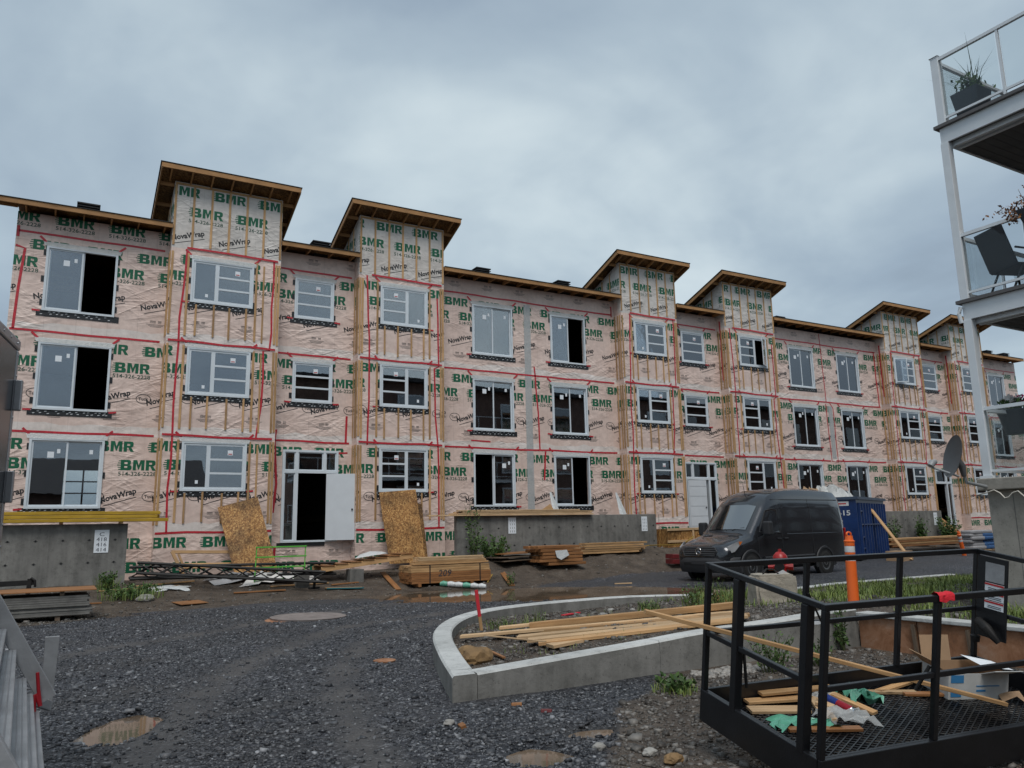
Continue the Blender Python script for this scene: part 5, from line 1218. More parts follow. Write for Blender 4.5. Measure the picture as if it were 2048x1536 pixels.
# ------------------------------------------------------------------ black steel work platform (tilted towards the viewer)
BM = Matrix.Translation((4.07, 3.5, .05)) @ Matrix.Rotation(R_(-7.75), 4, 'Z') @ Matrix.Rotation(R_(-.51), 4, 'Y') @ Matrix.Rotation(R_(10.34), 4, 'X')
BL = lambda x, y, z: BM @ Vector((x, y, z))
LP, WP, HP, TP = 2.84, 1.2, 1.13, .20
wp = thing('work_platform', 'black steel lift platform with guard rails, tilted on the dirt', 'platform', BL(0, 0, 0))
def pbox(name, x0, x1, y0, y1, z0, z1, mat='black_metal', par=None, bev=.004):
    return MB().box(x0, x1, y0, y1, z0, z1).obj(name, mat, par or wp, BM, bevel=bev)
FZ = .055
pbox('toe_board', 0, LP, -.005, .025, -.03, TP); pbox('toe_board', 0, LP, WP - .025, WP + .005, -.03, TP); pbox('toe_board', -.005, .022, .026, WP - .026, -.03, TP); pbox('toe_board', LP - .022, LP + .005, .026, WP - .026, -.03, TP)
pbox('toe_lip', .0, LP, .026, .05, TP - .012, TP - .002); pbox('toe_lip', .023, .047, .051, WP - .03, TP - .013, TP - .003)
for k in range(5): x = .1 + k * .64; pbox('floor_joist', x, x + .04, .03, WP - .03, -.02, FZ - .008)
m = MB(); pit = .046; hw = .0028
def grid_bar(a, b):
    m.beam(a, b, .009, .007)
n1 = int((LP + WP) / (pit * 1.15))
for s in (1, -1):
    k = -WP * 1.9
    while k < LP + WP * 1.9:
        # line x = k + s*1.75*y clipped to the floor
        x0, x1 = k, k + s * 1.75 * (WP - .06); ya, yb = 0., WP - .06
        if min(x0, x1) < LP - .03 and max(x0, x1) > .03:
            pts = []
            for xx in (.03, LP - .03):
                y = (xx - k) / (s * 1.75)
                if 0 < y < WP - .06: pts.append((xx, y))
            for y in (0., WP - .06):
                xx = k + s * 1.75 * y
                if .03 <= xx <= LP - .03: pts.append((xx, y))
            if len(pts) >= 2: grid_bar((pts[0][0], pts[0][1] + .03, FZ + .0022 * s), (pts[1][0], pts[1][1] + .03, FZ + .0022 * s))
        k += pit * 1.75
m.obj('floor_mesh', 'black_metal', wp, BM)
PW = .039
for (x, y) in ((0, 0), (.93, 0), (1.88, 0), (LP - PW, 0), (0, WP - PW), (.92, WP - PW), (1.90, WP - PW), (LP - PW, WP - PW), (LP - PW, WP * .5)): pbox('post', x, x + PW, y, y + PW, TP, HP - PW)
pbox('top_rail', -.002, LP, -.001, PW, HP - PW, HP); pbox('top_rail', -.002, LP, WP - PW, WP + .001, HP - PW, HP); pbox('top_rail', -.001, PW, PW, WP - PW, HP - PW + .001, HP - .001); pbox('top_rail', LP - PW, LP, PW, WP - PW, HP - PW + .001, HP - .001)
for a, b in ((PW, .93), (.93 + PW, 1.88), (1.88 + PW, LP - PW)): pbox('mid_rail', a, b, .006, .036, .60, .635)
for a, b in ((PW, .92), (.92 + PW, 1.90), (1.90 + PW, LP - PW)): pbox('mid_rail', a, b, WP - .036, WP - .006, .60, .635)
pbox('mid_rail', LP - .036, LP - .006, PW, WP * .5, .60, .635); pbox('mid_rail', LP - .036, LP - .006, WP * .5 + PW, WP - PW, .60, .635)
# entry gate in the short side
for y in (.80, .14): pbox('gate_post', -.008, .052, y, y + .06, TP - .02, HP - PW)
gt = pbox('gate', .002, .04, .86, WP - PW, .60, .635); pbox('gate_bar', .002, .04, .20, .80, .60, .635, par=gt)
MB().tube([(.07, .82, .60), (.09, .80, .34)], .011, 8).obj('gate_pin', 'black_old', wp, BM); pbox('hinge', .05, .075, .84, .90, .74, .79)
MB().tube([(.08, .24, .58), (.12, .22, .26)], .013, 8).obj('gate_pin', 'black_old', wp, BM)
MB().tube([(.945, .06, .66), (.86, .09, .50)], .012, 8).obj('brace_pin', 'black_old', wp, BM); MB().tube([(.93, WP - .06, .86), (1.08, WP - .04, .63)], .008, 6).obj('brace_pin', 'black_old', wp, BM)
# instruction plate
pl = pbox('instruction_plate', LP - .05, LP - .042, WP - .33, WP - .05, .40, HP - PW - .005)
pbox('decal', LP - .054, LP - .051, WP - .30, WP - .13, .88, 1.04, 'alu_dull', pl, 0)
for k in range(3):
    pbox('decal', LP - .054, LP - .051, WP - .30, WP - .13, .80 - .075 * k, .868 - .075 * k, 'paper', pl, 0); pbox('decal_band', LP - .056, LP - .0545, WP - .30, WP - .13, .85 - .075 * k, .866 - .075 * k, 'ink_red', pl, 0)
    for j in range(2): pbox('decal_text', LP - .056, LP - .0545, WP - .28, WP - .16, .812 + .014 * j - .075 * k, .817 + .014 * j - .075 * k, 'ink', pl, 0)
pbox('decal', 1.0, 1.09, WP - .041, WP - .037, .605, .63, 'paper', wp, 0)
MB().tube([(LP - .08, WP - .1, .53), (LP - .14, WP - .22, .50), (LP - .10, WP - .30, .40)], [.035, .045, .02], 10).obj('lock_lever', 'black_old', wp, BM, smooth=50)
MB().lathe([(.0, 0), (.035, 0), (.04, .05), (.0, .06)], 12, Matrix.Translation((LP - .06, WP - .06, .34))).obj('knob', 'black_old', wp, BM, smooth=40)
# things in the platform
def ploose(name, label, cat, a, b, w_, h_, mat, up=(0, 0, 1)):
    u = BM.to_3x3() @ Vector(up); return loose(name, label, cat, BL(*a), BL(*b), w_, h_, mat, None, u)
e, s0 = Vector((2.32, .52, FZ + .03)), Vector((0.02, 1.10, .665)); dr = s0 - e
ploose('wood_stick', 'long thin pine stick resting across the platform gate', 'stick', e, e + dr * 1.22, .045, .028, 'wood')
fz = FZ + .022
for i, (a, b, w_, lab, mt) in enumerate((((.30, 1.02, fz), (.74, .90, fz), .11, 'pine board nearest the gate on the platform floor', 'wood_pale'), ((.36, 1.13, fz + .012), (.86, 1.06, fz + .012), .08, 'pine board behind the gate pin on the platform floor', 'wood'), ((.5, 1.15, fz + .05), (1.15, 1.10, fz + .05), .07, 'pine lath on top of the boards by the far toe board', 'wood'),
        ((.76, .70, fz), (.96, 1.08, fz), .10, 'pine offcut under the spray can', 'wood_pale'), ((.84, .86, fz + .03), (1.20, 1.02, fz + .03), .12, 'wide pale offcut under the green wrap', 'wood_pale'), ((1.05, .98, fz + .05), (1.14, .66, fz + .02), .07, 'pine offcut with the green wrap over its end', 'wood'), ((.34, .66, fz), (.86, .52, fz), .06, 'reddish pine strip close to the near rail', 'wood_wet'),
        ((1.55, 1.02, fz), (2.0, 1.12, fz), .06, 'pine strip behind the cardboard flap', 'wood'), ((1.72, .93, fz), (2.15, .80, fz), .06, 'pine strip under the long stick', 'wood_wet'), ((1.40, 1.06, fz), (1.85, .93, fz), .05, 'thin lath between the stick and the far toe board', 'wood_pale'))):
    ploose('pine_offcut', lab, 'offcut', a, b, w_, .02, mt)
c0, c1 = BL(.93, .98, FZ + .075), BL(.99, .70, FZ + .045); t_ = thing('spray_can', 'blue and red spray can lying on the offcuts', 'spray can', c1)
cd = (c1 - c0); MB().tube([c0, c0 + cd * .5], .034, 16).obj('can_body', 'can_blue', t_, smooth=40); MB().tube([c0 + cd * .5, c0 + cd * .9], .034, 16).obj('can_label', 'can_red', t_, smooth=40); MB().tube([c0 + cd * .9, c0 + cd * .93, c0 + cd], [.034, .030, .031], 16).obj('can_rim', 'chrome', t_, smooth=40)
def crumple(name, label, x0, y0, x1, y1, h_, mat, seed, n=9):
    rr = random.Random(seed); vs_ = []; fs = []; m = MB()
    for j in range(n):
        for i in range(n):
            u, v = i / (n - 1), j / (n - 1); vs_.append((x0 + (x1 - x0) * u + rr.uniform(-.02, .02), y0 + (y1 - y0) * v + .06 * math.sin(u * 5) + rr.uniform(-.015, .015), FZ + .012 + h_ * rr.random()))
    for j in range(n - 1):
        for i in range(n - 1): fs.append((j * n + i, j * n + i + 1, (j + 1) * n + i + 1, (j + 1) * n + i))
    m.add(vs_, fs); return tag(m.obj(name, mat, None, BM, smooth=70), label, 'plastic')
crumple('wrap_scrap', 'green printed wrap scrap trailing towards the gate', .26, .62, .72, .78, .05, 'plastic_green', 4)
crumple('wrap_scrap', 'clear plastic wrap scrap below the spray can', .70, .58, 1.06, .80, .07, 'plastic_clear', 5)
crumple('wrap_scrap', 'crumpled green wrap bunched over the offcut end', 1.10, .80, 1.34, 1.02, .12, 'plastic_green', 6)
crumple('wrap_scrap', 'pale clear wrap lying over the wide offcut', .82, 1.0, 1.10, 1.14, .06, 'plastic_clear', 8)
# cardboard box
bx = thing('cardboard_box', 'open white and blue cardboard box on the platform', 'box', BL(2.3, .8, FZ)); MBX = BM @ Matrix.Translation((2.30, .86, FZ + .004)) @ Matrix.Rotation(R_(-14), 4, 'Z')
def bxb(name, x0, x1, y0, y1, z0, z1, mat, M2=None): return MB().box(x0, x1, y0, y1, z0, z1).obj(name, mat, bx, MBX @ M2 if M2 else MBX)
bxb('box_side', -.26, .26, -.16, -.155, 0, .2, 'box_white'); bxb('box_side', -.26, .26, .155, .16, 0, .2, 'cardboard'); bxb('box_end', -.26, -.255, -.154, .154, 0, .2, 'box_white'); bxb('box_end', .255, .26, -.154, .154, 0, .2, 'cardboard'); bxb('box_bottom', -.254, .254, -.154, .154, .0, .004, 'cardboard')
bxb('flap', -.26, .0, 0, .2, -.003, .003, 'cardboard', Matrix.Translation((0, .16, .2)) @ Matrix.Rotation(R_(75), 4, 'X')); bxb('flap', .02, .26, -.16, 0, -.003, .003, 'box_white', Matrix.Translation((0, -.16, .2)) @ Matrix.Rotation(R_(-25), 4, 'X'))
bxb('flap', -.16, 0, -.15, .15, -.003, .003, 'cardboard', Matrix.Translation((-.26, 0, .2)) @ Matrix.Rotation(R_(38), 4, 'Y'))
for a, b, c, d_ in ((-.24, -.15, .02, .06), (-.24, -.13, .13, .19)): bxb('box_print', a, b, -.1625, -.161, c, d_, 'ink_blue')
bxb('box_print', -.02, .06, -.1625, -.161, .06, .075, 'ink_blue'); bxb('box_print', -.02, .18, -.1625, -.161, .10, .108, 'ink_blue')
m = MB(); m.add([(2.34, .72, .30), (2.60, .66, .27), (2.66, .90, .26), (2.40, .98, .31), (2.5, .8, .31)], [(0, 1, 4), (1, 2, 4), (2, 3, 4), (3, 0, 4)]); tag(m.obj('paper_sheet', 'paper', None, BM), 'crumpled white paper lying over the cardboard box', 'paper')
m = MB(); m.add([(2.40, .60, .062), (2.50, .56, .11), (2.53, .47, .06), (2.58, .60, .13), (2.52, .70, .065), (2.44, .68, .1)], [(0, 1, 5), (1, 2, 3), (1, 3, 5), (3, 4, 5)]); tag(m.obj('work_glove', 'cardboard', None, BM, smooth=60), 'tan leather glove beside the cardboard box', 'glove')
m = MB(); rr = random.Random(3); vs_ = []; fs = []
for j in range(6):
    for i in range(8): u = i / 7; a = (j / 5 - .5) * 3.4; vs_.append((.93 + u * .14, .022 + math.sin(a) * (.03 + .012 * rr.random()), HP + .012 - .028 * (1 - math.cos(a)) - (.03 * rr.random() if j in (0, 5) else 0) + .008 * rr.random()))
for j in range(5):
    for i in range(7): fs.append((j * 8 + i, j * 8 + i + 1, (j + 1) * 8 + i + 1, (j + 1) * 8 + i))
m.add(vs_, fs); tag(m.obj('red_rag', 'rag_red', None, BM, smooth=60), 'bright red rag tied over the platform top rail', 'rag')
# ------------------------------------------------------------------ van
VM = Matrix.Translation((15.72, 16.98, gz1(18.5, 17) - .01)) @ Matrix.Rotation(R_(187.1), 4, 'Z')
van = thing('van', 'dark grey high-roof cargo van parked before the dumpster', 'van', VM.translation)
VF = [0, .0, .30, .60, .82, .95, 1.0, 1.0]; VY = [1, 1, .985, .925, .865, .74, .40, 0]
ST = [  # x, half width, bottom, belt, top
    (-.02, .66, .50, .62, .80), (-.06, .80, .40, .66, .93), (-.16, .90, .34, .72, .985), (-.40, .955, .32, .84, 1.055), (-.75, .975, .32, .93, 1.15), (-1.12, .985, .32, 1.0, 1.245),
    (-1.22, .985, .32, 1.02, 1.33), (-1.84, .985, .32, 1.05, 2.02), (-2.05, .985, .32, 1.05, 2.17), (-2.30, .988, .32, 1.05, 2.31), (-2.65, .99, .32, 1.05, 2.42), (-3.2, .99, .32, 1.05, 2.47), (-4.2, .99, .32, 1.05, 2.48), (-5.2, .99, .33, 1.05, 2.46), (-5.70, .985, .36, 1.05, 2.43), (-5.85, .95, .40, 1.05, 2.37), (-5.90, .90, .46, 1.05, 2.28)]
ST = [(x, W, zb, zm, zt if zt < 1.3 else zt + (zt - 1.3) * .09) for x, W, zb, zm, zt in ST]
def vsec(s, grow=0.):
    x, W, zb, zm, zt = s; half = [(0, zb), (W * .86, zb), (W * .975, zb + .10)] + [(W * VY[k], zm + (zt - zm) * VF[k]) for k in range(1, 8)]
    return [(x, y, z) for y, z in half] + [(x, -y, z) for y, z in half[-2:0:-1]]
m = MB(); n = len(vsec(ST[0]))
for s in ST: m.v += vsec(s)
for i in range(len(ST) - 1):
    for k in range(n): m.f.append((i * n + k, i * n + (k + 1) % n, (i + 1) * n + (k + 1) % n, (i + 1) * n + k))
m.f += [tuple(range(n)), tuple(range((len(ST) - 1) * n, len(ST) * n))[::-1]]
m.obj('body', 'van_paint', van, VM, smooth=38)
def vpart(name, m_, mat, par=None, smooth=0, bevel=0): return m_.obj(name, mat, par or van, VM, smooth=smooth, bevel=bevel)
# windscreen follows the body between two stations
def on(i0, i1, f, k, side, off):
    a, b = vsec(ST[i0]), vsec(ST[i1]); p, q = Vector(a[k]), Vector(b[k]); r = p.lerp(q, f); r.y *= side; return r + Vector(off)
m = MB(); rows = []
for f in np.linspace(.06, .99, 7):
    row = [on(6, 7, f, k, s, (.012, 0, .010)) for s, k in ((1, 7), (1, 8), (1, 9), (-1, 8), (-1, 7))]
    row[0].y -= .06; row[4].y += .06; rows.append(row)
for r in rows: m.v += [tuple(p) for p in r]
for i in range(6):
    for k in range(4): m.f.append((i * 5 + k, i * 5 + k + 1, (i + 1) * 5 + k + 1, (i + 1) * 5 + k))
base_mat('van_glass', (.012, .016, .018), .03, spec=1.0, coat=1); nodes_of('van_glass')[1].inputs['IOR'].default_value = 2.2
vpart('windscreen', m, 'van_glass', smooth=60)
def side_y(x, z, s=1):   # outer surface half width at x, z
    xs_ = [q[0] for q in ST][::-1]; W = np.interp(x, xs_, [q[1] for q in ST][::-1]); zm = np.interp(x, xs_, [q[3] for q in ST][::-1]); zt = np.interp(x, xs_, [q[4] for q in ST][::-1])
    return s * W * float(np.interp((z - zm) / (zt - zm), VF[1:7], VY[1:7]))
def side_panel(poly, s, off): return [(x, side_y(x, z, s) + s * off, z) for x, z in poly]
for s in (1, -1):
    P_ = side_panel([(-1.48, 1.30), (-2.42, 1.27), (-2.42, 1.93), (-2.20, 1.95), (-1.92, 1.90)], s, .008); m = MB(); m.add(P_, [tuple(range(5))]); vpart('side_window', m, 'van_glass')
    m = MB(); q = P_ + [P_[0]]; m.tube(q, .016, 6); vpart('window_seal', m, 'van_plastic')
    for xx, za, zb_ in ((-1.38, .42, 1.25), (-2.52, .42, 2.30), (-4.05, .42, 2.25)):
        m = MB(); m.tube([(xx, side_y(xx, z, s) + s * .001, z) for z in np.linspace(za, zb_, 9)], .006, 5); vpart('door_gap', m, 'van_plastic')
    m = MB(); m.tube([(x, side_y(x, 1.22, s) + s * .002, 1.22) for x in np.linspace(-2.75, -5.65, 6)] + [(-5.66, side_y(-5.66, 1.95, s), 1.95), (-5.6, side_y(-5.6, 1.98, s), 1.98)] + [(x, side_y(x, 2.0, s) + s * .002, 2.0) for x in np.linspace(-5.5, -2.75, 6)] + [(-2.72, side_y(-2.72, 1.3, s), 1.3)], .008, 5); vpart('panel_crease', m, 'van_paint', smooth=60)
    m = MB(); m.tube([(x, side_y(x, .62, s) + s * .012, .58) for x in np.linspace(-1.62, -4.02, 4)], .035, 8); vpart('side_moulding', m, 'van_plastic')
    m = MB(); m.tube([(x, side_y(x, 2.2, s) + s * .0, 2.22) for x in np.linspace(-2.3, -5.7, 8)], .012, 6); vpart('roof_gutter', m, 'van_plastic')
    for xx in (-2.34, -2.68): m = MB(); m.beam((xx - .09, side_y(xx, 1.1, s) + s * .02, 1.10), (xx + .09, side_y(xx, 1.1, s) + s * .02, 1.10), .03, .035); vpart('door_handle', m, 'van_plastic', bevel=.008)
    # mirror
    mi = MB(); mi.box(-1.72, -1.52, s * 1.03 if s > 0 else -1.28, s * 1.28 if s > 0 else -1.03, 1.20, 1.60); mo = vpart('mirror', mi, 'van_plastic', bevel=.05); ar = MB(); ar.beam((-1.62, s * .93, 1.28), (-1.62, s * 1.06, 1.30), .08, .07); vpart('mirror_arm', ar, 'van_plastic', mo)
    # headlights
    pts = [(-.235, .53, .70), (-.17, .60, .79), (-.30, .78, .90), (-.58, .955, 1.03), (-.70, .985, 1.02), (-.60, .975, .92), (-.40, .95, .76), (-.24, .84, .70)]
    pts = [(x + .085, s * (y + .02), z + .03) for x, y, z in pts]; cx = Vector((-.17, s * .86, .92)); m = MB(); m.add(pts + [cx], [(i, (i + 1) % 8, 8) for i in range(8)]); hl = vpart('headlight', m, 'lamp_glass', smooth=30)
    m = MB(); m.lathe([(0, .03), (.05, .02), (.065, 0), (.07, -.02)], 14, Matrix.Translation((-.165, s * .78, .85)) @ Matrix.Rotation(R_(80), 4, 'Y')); vpart('reflector', m, 'chrome', hl, smooth=40)
    m = MB(); m.add([(pts[3][0] + .01, pts[3][1] + s * .012, pts[3][2]), (pts[4][0] + .01, pts[4][1] + s * .012, pts[4][2]), (pts[5][0] + .01, pts[5][1] + s * .012, pts[5][2])], [(0, 1, 2)]); vpart('indicator', m, 'lamp_orange', hl)
    m = MB(); m.box(-5.93, -5.86, s * .80 if s > 0 else -.965, s * .965 if s > 0 else -.80, .85, 1.35); vpart('tail_light', m, 'lamp_red', bevel=.015)
    # wheels
    for xw in (-1.0, -4.62):
        A = Matrix.Translation((xw, s * .86, .335)) @ Matrix.Rotation(R_(-90 * s), 4, 'X')
        MB().lathe([(0, .0), (.43, .0), (.43, .135), (0, .135)], 28, A).obj('wheel_well', 'membrane', van, VM)
        m = MB()
        for k in range(17):
            a = math.pi * (-.08 + 1.16 * k / 16); m.v += [(xw + math.cos(a) * r_, s * y_, .335 + math.sin(a) * r_) for r_, y_ in ((.425, .99), (.43, 1.012), (.485, 1.012), (.50, .985))]
        for k in range(16):
            for j in range(3): m.f.append((k * 4 + j, k * 4 + j + 1, (k + 1) * 4 + j + 1, (k + 1) * 4 + j))
        vpart('arch_flare', m, 'van_plastic', smooth=50)
        wh = MB().lathe([(.20, -.10), (.30, -.11), (.34, -.08), (.345, .10), (.335, .135), (.30, .15), (.225, .145), (.21, .10)], 32, A).obj('wheel', 'tyre', van, VM, smooth=35)
        MB().lathe([(0, .10), (.06, .10), (.065, .15), (.09, .145), (.11, .118), (.17, .125), (.185, .14), (.21, .147), (.222, .1465), (.222, .12)], 28, A).obj('rim', 'steel_wheel', wh, VM, smooth=30)
        mm = MB()
        for k in range(10): a = 2 * math.pi * k / 10; mm.lathe([(0, .1225), (.017, .1225), (.017, .1285), (0, .1285)], 8, A @ Matrix.Translation((math.cos(a) * .142, math.sin(a) * .142, 0)))
        mm.obj('rim_holes', 'membrane', wh, VM)
# front: bumper, grille, emblem, vents, wipers, antenna
m = MB(); bp = [(.01, 0), (.0, .45), (-.10, .78), (-.32, .955), (-.52, .985)]; prof = [(.50, -.03), (.55, .02), (.42, .045), (.28, .03), (.20, -.05)]
full = [(x, -y) for x, y in bp[::-1]] + bp[1:]
for x, y in full:
    for z, o_ in ((.64, -.02), (.60, .03), (.46, .045), (.34, .03), (.22, -.03)): m.v.append((x + o_, y * (1 + .02 * (o_ > 0)), z))
for i in range(len(full) - 1):
    for k in range(4): m.f.append((i * 5 + k, i * 5 + k + 1, (i + 1) * 5 + k + 1, (i + 1) * 5 + k))
vpart('bumper', m, 'van_plastic', smooth=50)
m = MB(); m.hexa([(.045, -.55, .42), (.045, .55, .42), (.03, .55, .42), (.03, -.55, .42), (.06, -.55, .50), (.06, .55, .50), (.03, .55, .50), (.03, -.55, .50)]); vpart('lower_grille', m, 'membrane')
m = MB(); m.box(.035, .075, -.26, .26, .44, .56); vpart('plate_holder', m, 'van_plastic', bevel=.01)
gp = [(-.52, .685), (.52, .685), (.60, .80), (.52, .905), (-.52, .905), (-.60, .80)]
xg = lambda y, z: -.02 - .10 * abs(y) ** 2 - .26 * max(0, z - .72) + .05
m = MB(); m.add([(xg(y, z), y, z) for y, z in gp], [tuple(range(6))]); gr_ = vpart('grille', m, 'membrane'); gl = gp + [gp[0]]; m = MB(); m.tube([(xg(y, z) + .008, y, z) for y, z in gl], .014, 6); vpart('grille_frame', m, 'van_trim', gr_)
for z in (.74, .80, .86):
    hw_ = .56 if z == .80 else .53; m = MB(); m.beam((xg(0, z) + .014, 0, z), (xg(.5, z) + .014, hw_, z), .02, .03); m.beam((xg(0, z) + .014, 0, z), (xg(.5, z) + .014, -hw_, z), .02, .03); vpart('slat', m, 'van_trim', gr_)
m = MB(); mc = Vector((xg(0, .8) + .035, 0, .80)); rp = [mc + Vector((0, .095 * math.cos(a), .095 * math.sin(a))) for a in np.linspace(0, 2 * math.pi, 25)]; m.tube(rp, .010, 6)
for k in range(3): a = R_(90 + 120 * k); m.tube([mc, mc + Vector((0, .09 * math.cos(a), .09 * math.sin(a)))], [.014, .004], 6)
vpart('emblem', m, 'chrome', gr_, smooth=50)
for s in (1, -1):
    m = MB(); m.hexa([(-1.00, s * .30, 1.224), (-1.00, s * .62, 1.20), (-.93, s * .60, 1.185), (-.93, s * .30, 1.208), (-1.00, s * .30, 1.235), (-1.00, s * .62, 1.212), (-.93, s * .60, 1.197), (-.93, s * .30, 1.22)]); vpart('hood_vent', m, 'membrane')
    m = MB(); m.tube([(-1.24, s * .1 + .1, 1.37), (-1.30, s * .35 + .25, 1.43)], .012, 5); vpart('wiper', m, 'membrane')
m = MB(); m.tube([(-2.2, 0, 2.26), (-2.25, 0, 2.34), (-2.16, 0, 2.72)], [.03, .012, .004], 6); vpart('antenna', m, 'membrane')
m = MB(); m.box(-5.5, -.6, -.8, .8, .24, .36); vpart('underbody', m, 'membrane')

# ------------------------------------------------------------------ dumpster
DA = Vector((25.0, 18.85, 0)); DM = Matrix.Translation((25.0, 18.75, gz1(26, 19.5) + .05)) @ Matrix.Rotation(R_(24), 4, 'Z')
du = thing('dumpster', 'blue ribbed steel roll-off dumpster behind the van', 'dumpster', DM.translation)
DL, DW, DH = 4.6, 2.3, 2.12
for nm, q in (('end_panel', (0, .06, .061, DW - .061)), ('end_panel', (DL - .06, DL, .061, DW - .061)), ('side_panel', (0, DL, 0, .06)), ('side_panel', (0, DL, DW - .06, DW))): MB().box(*q, .0, DH).obj(nm, 'blue_steel', du, DM)
MB().box(.061, DL - .061, .061, DW - .061, .02, .12).obj('floor', 'blue_steel', du, DM)
for k in range(11): x = .22 + k * .42; MB().hexa([(x, 0, .1), (x + .10, 0, .1), (x + .075, -.075, .1), (x + .025, -.075, .1), (x, 0, DH - .12), (x + .10, 0, DH - .12), (x + .075, -.075, DH - .12), (x + .025, -.075, DH - .12)]).obj('rib', 'blue_steel', du, DM)
for z in (.35, .75, 1.2, 1.68): MB().box(.33, .64, -.062, -.02, z, z + .05).obj('ladder_rung', 'blue_steel', du, DM)
MB().box(.64, DL - .1, -.07, -.03, 1.2, 1.24).obj('side_rail', 'blue_steel', du, DM)
for q in ((-.05, DL + .05, -.09, .07), (-.05, DL + .05, DW - .07, DW + .05), (-.05, .07, .072, DW - .072), (DL - .07, DL + .05, .072, DW - .072)): MB().box(*q, DH - .12 + .121, DH + .1).obj('top_rim', 'blue_edge', du, DM)
MB().box(.2, DL - .1, .3, .42, -.12, 0).obj('skid', 'blue_edge', du, DM); MB().box(.2, DL - .1, DW - .42, DW - .3, -.12, 0).obj('skid', 'blue_edge', du, DM)
m = MB()
for q in fit('0-15', .56, .19, offset=.02): m.add([(-.006, DW - (x + .9) + .0, z + 1.52) if False else (-.006, 0.78 - x, z + 1.55) for x, z in q], [(0, 1, 2)])
m.obj('lettering', 'ink_white', du, DM); MB().box(-.007, -.003, .25, 1.0, 1.90, 2.06).obj('plate', 'ink_white', du, DM); MB().box(-.008, -.0075, .34, .95, 1.95, 2.0).obj('plate_print', 'ink_red', du, DM)
m = MB(); m.add([(-.006, .75, 1.36), (-.006, .50, 1.38), (-.006, .58, 1.10)], [(0, 1, 2)]); m.obj('arrow_mark', 'ink_white', du, DM)
rr = random.Random(5)
def heap(name, label, cx, cy, sx, sy, z, h_, mat, seed, n=14):
    r_ = random.Random(seed); m = MB(); vs_ = []; fs = []
    for j in range(n):
        for i in range(n):
            u, v = i / (n - 1) * 2 - 1, j / (n - 1) * 2 - 1; e = max(0, 1 - (abs(u) ** 3 + abs(v) ** 3) * .7); vs_.append(DM @ Vector((cx + u * sx, cy + v * sy, z + h_ * e * (.45 + .55 * r_.random()))))
    for j in range(n - 1):
        for i in range(n - 1): fs.append((j * n + i, j * n + i + 1, (j + 1) * n + i + 1, (j + 1) * n + i))
    m.add(vs_, fs); return tag(m.obj(name, mat, smooth=50), label, 'debris')
heap('debris_heap', 'pale insulation and wrap debris heaped above the dumpster rim', 1.0, 1.2, .9, .95, DH - .3, .95, 'box_white', 3, 22)
heap('debris_heap', 'brown cardboard debris heap at the van end of the dumpster', .5, 1.7, .4, .5, DH - .3, .95, 'cardboard', 6, 8)
heap('debris_heap', 'low white debris along the far part of the dumpster', 3.2, .6, 1.1, .4, DH - .3, .42, 'flower_white', 4)
a = DM @ Vector((2.9, -.12, 1.72)); b = on_ground(27.6, 17.6, .02); b = GP(1822, 1121); loose('leaning_plank', 'long pine plank leaning against the dumpster side', 'plank', FX(1737, 1012, a.y), b + Vector((0, 0, .03)), .18, .04, 'wood', None, (0, -1, .5))
g = GP(1812, 1122); tag(MB().box(-.42, .42, -.3, .3, 0, .36, Matrix.Translation(g + Vector((.1, .3, -.02))) @ Matrix.Rotation(.2, 4, 'Z')).obj('cardboard_box', 'cardboard', bevel=.01), 'brown cardboard box on the ground behind the leaning plank', 'box')
for r in range(4):
    for c in range(3):
        g = gz1(27, 21); loose('pine_board', 'long pine board past the dumpster, ' + place(r, 4, c, 3), 'board', (29.6 + rr.uniform(-.2, .2), 20.8 + .2 * c, .62 + .09 * r), (35.4 + rr.uniform(-.3, .2), 21.2 + .2 * c, .64 + .09 * r), .18, .075, 'wood' if r % 2 else 'wood_wet', 'boards stacked past the dumpster')
for x_ in (30.3, 32.4, 34.6): loose('wood_bearer', {30.3: 'bearer under the dumpster end of the long boards', 32.4: 'bearer under the middle of the long boards past the dumpster', 34.6: 'bearer under the far end of the long boards'}[x_], 'bearer', (x_, 20.6, .555), (x_ + .05, 21.8, .555), .1, .05, 'wood_old')
# stacked bags past the boards
for r in range(6):
    for c in range(2):
        z = .50 + .125 * r; m = MB(); bm_ = bmesh.new(); bmesh.ops.create_cube(bm_, size=1); bmesh.ops.bevel(bm_, geom=list(bm_.edges), offset=.22, segments=3, profile=.6, affect='EDGES')
        me = bpy.data.meshes.new('cement_bag'); bm_.to_mesh(me); bm_.free(); me.materials.append(MATS['bag_blue' if (c == 1 and r < 5) else 'bag_grey']); me.polygons.foreach_set('use_smooth', [True] * len(me.polygons))
        o = link('cement_bag', me, None, Matrix.Translation((32.9 + .75 * c + rr.uniform(-.05, .05), 19.3 + rr.uniform(-.05, .05), z)) @ Matrix.Rotation(rr.uniform(-.06, .06), 4, 'Z') @ Matrix.Diagonal((.85, .55, .15, 1)))
        tag(o, ('blue printed bag' if (c == 1 and r < 5) else 'grey bag') + ' on the pallet, %s of the %s column' % ('topmost' if r == 5 else ORD[r] + (' from below' if r else ''), ('grey', 'blue')[c]), 'bag', 'blue bags on the pallet' if (c == 1 and r < 5) else 'grey bags on the pallet')
t_ = thing('pallet', 'wooden pallet under the stacked bags', 'pallet', (33.2, 19.3, .3)); 
for k in range(3): board('bearer', (32.4, 19.0 + .3 * k, .36), (34.2, 19.0 + .3 * k, .36), .09, .06, 'wood_old', t_)
for k in range(6): board('slat', (32.45 + .33 * k, 18.95, .405), (32.45 + .33 * k, 19.7, .405), .2, .02, 'wood_pale', t_)
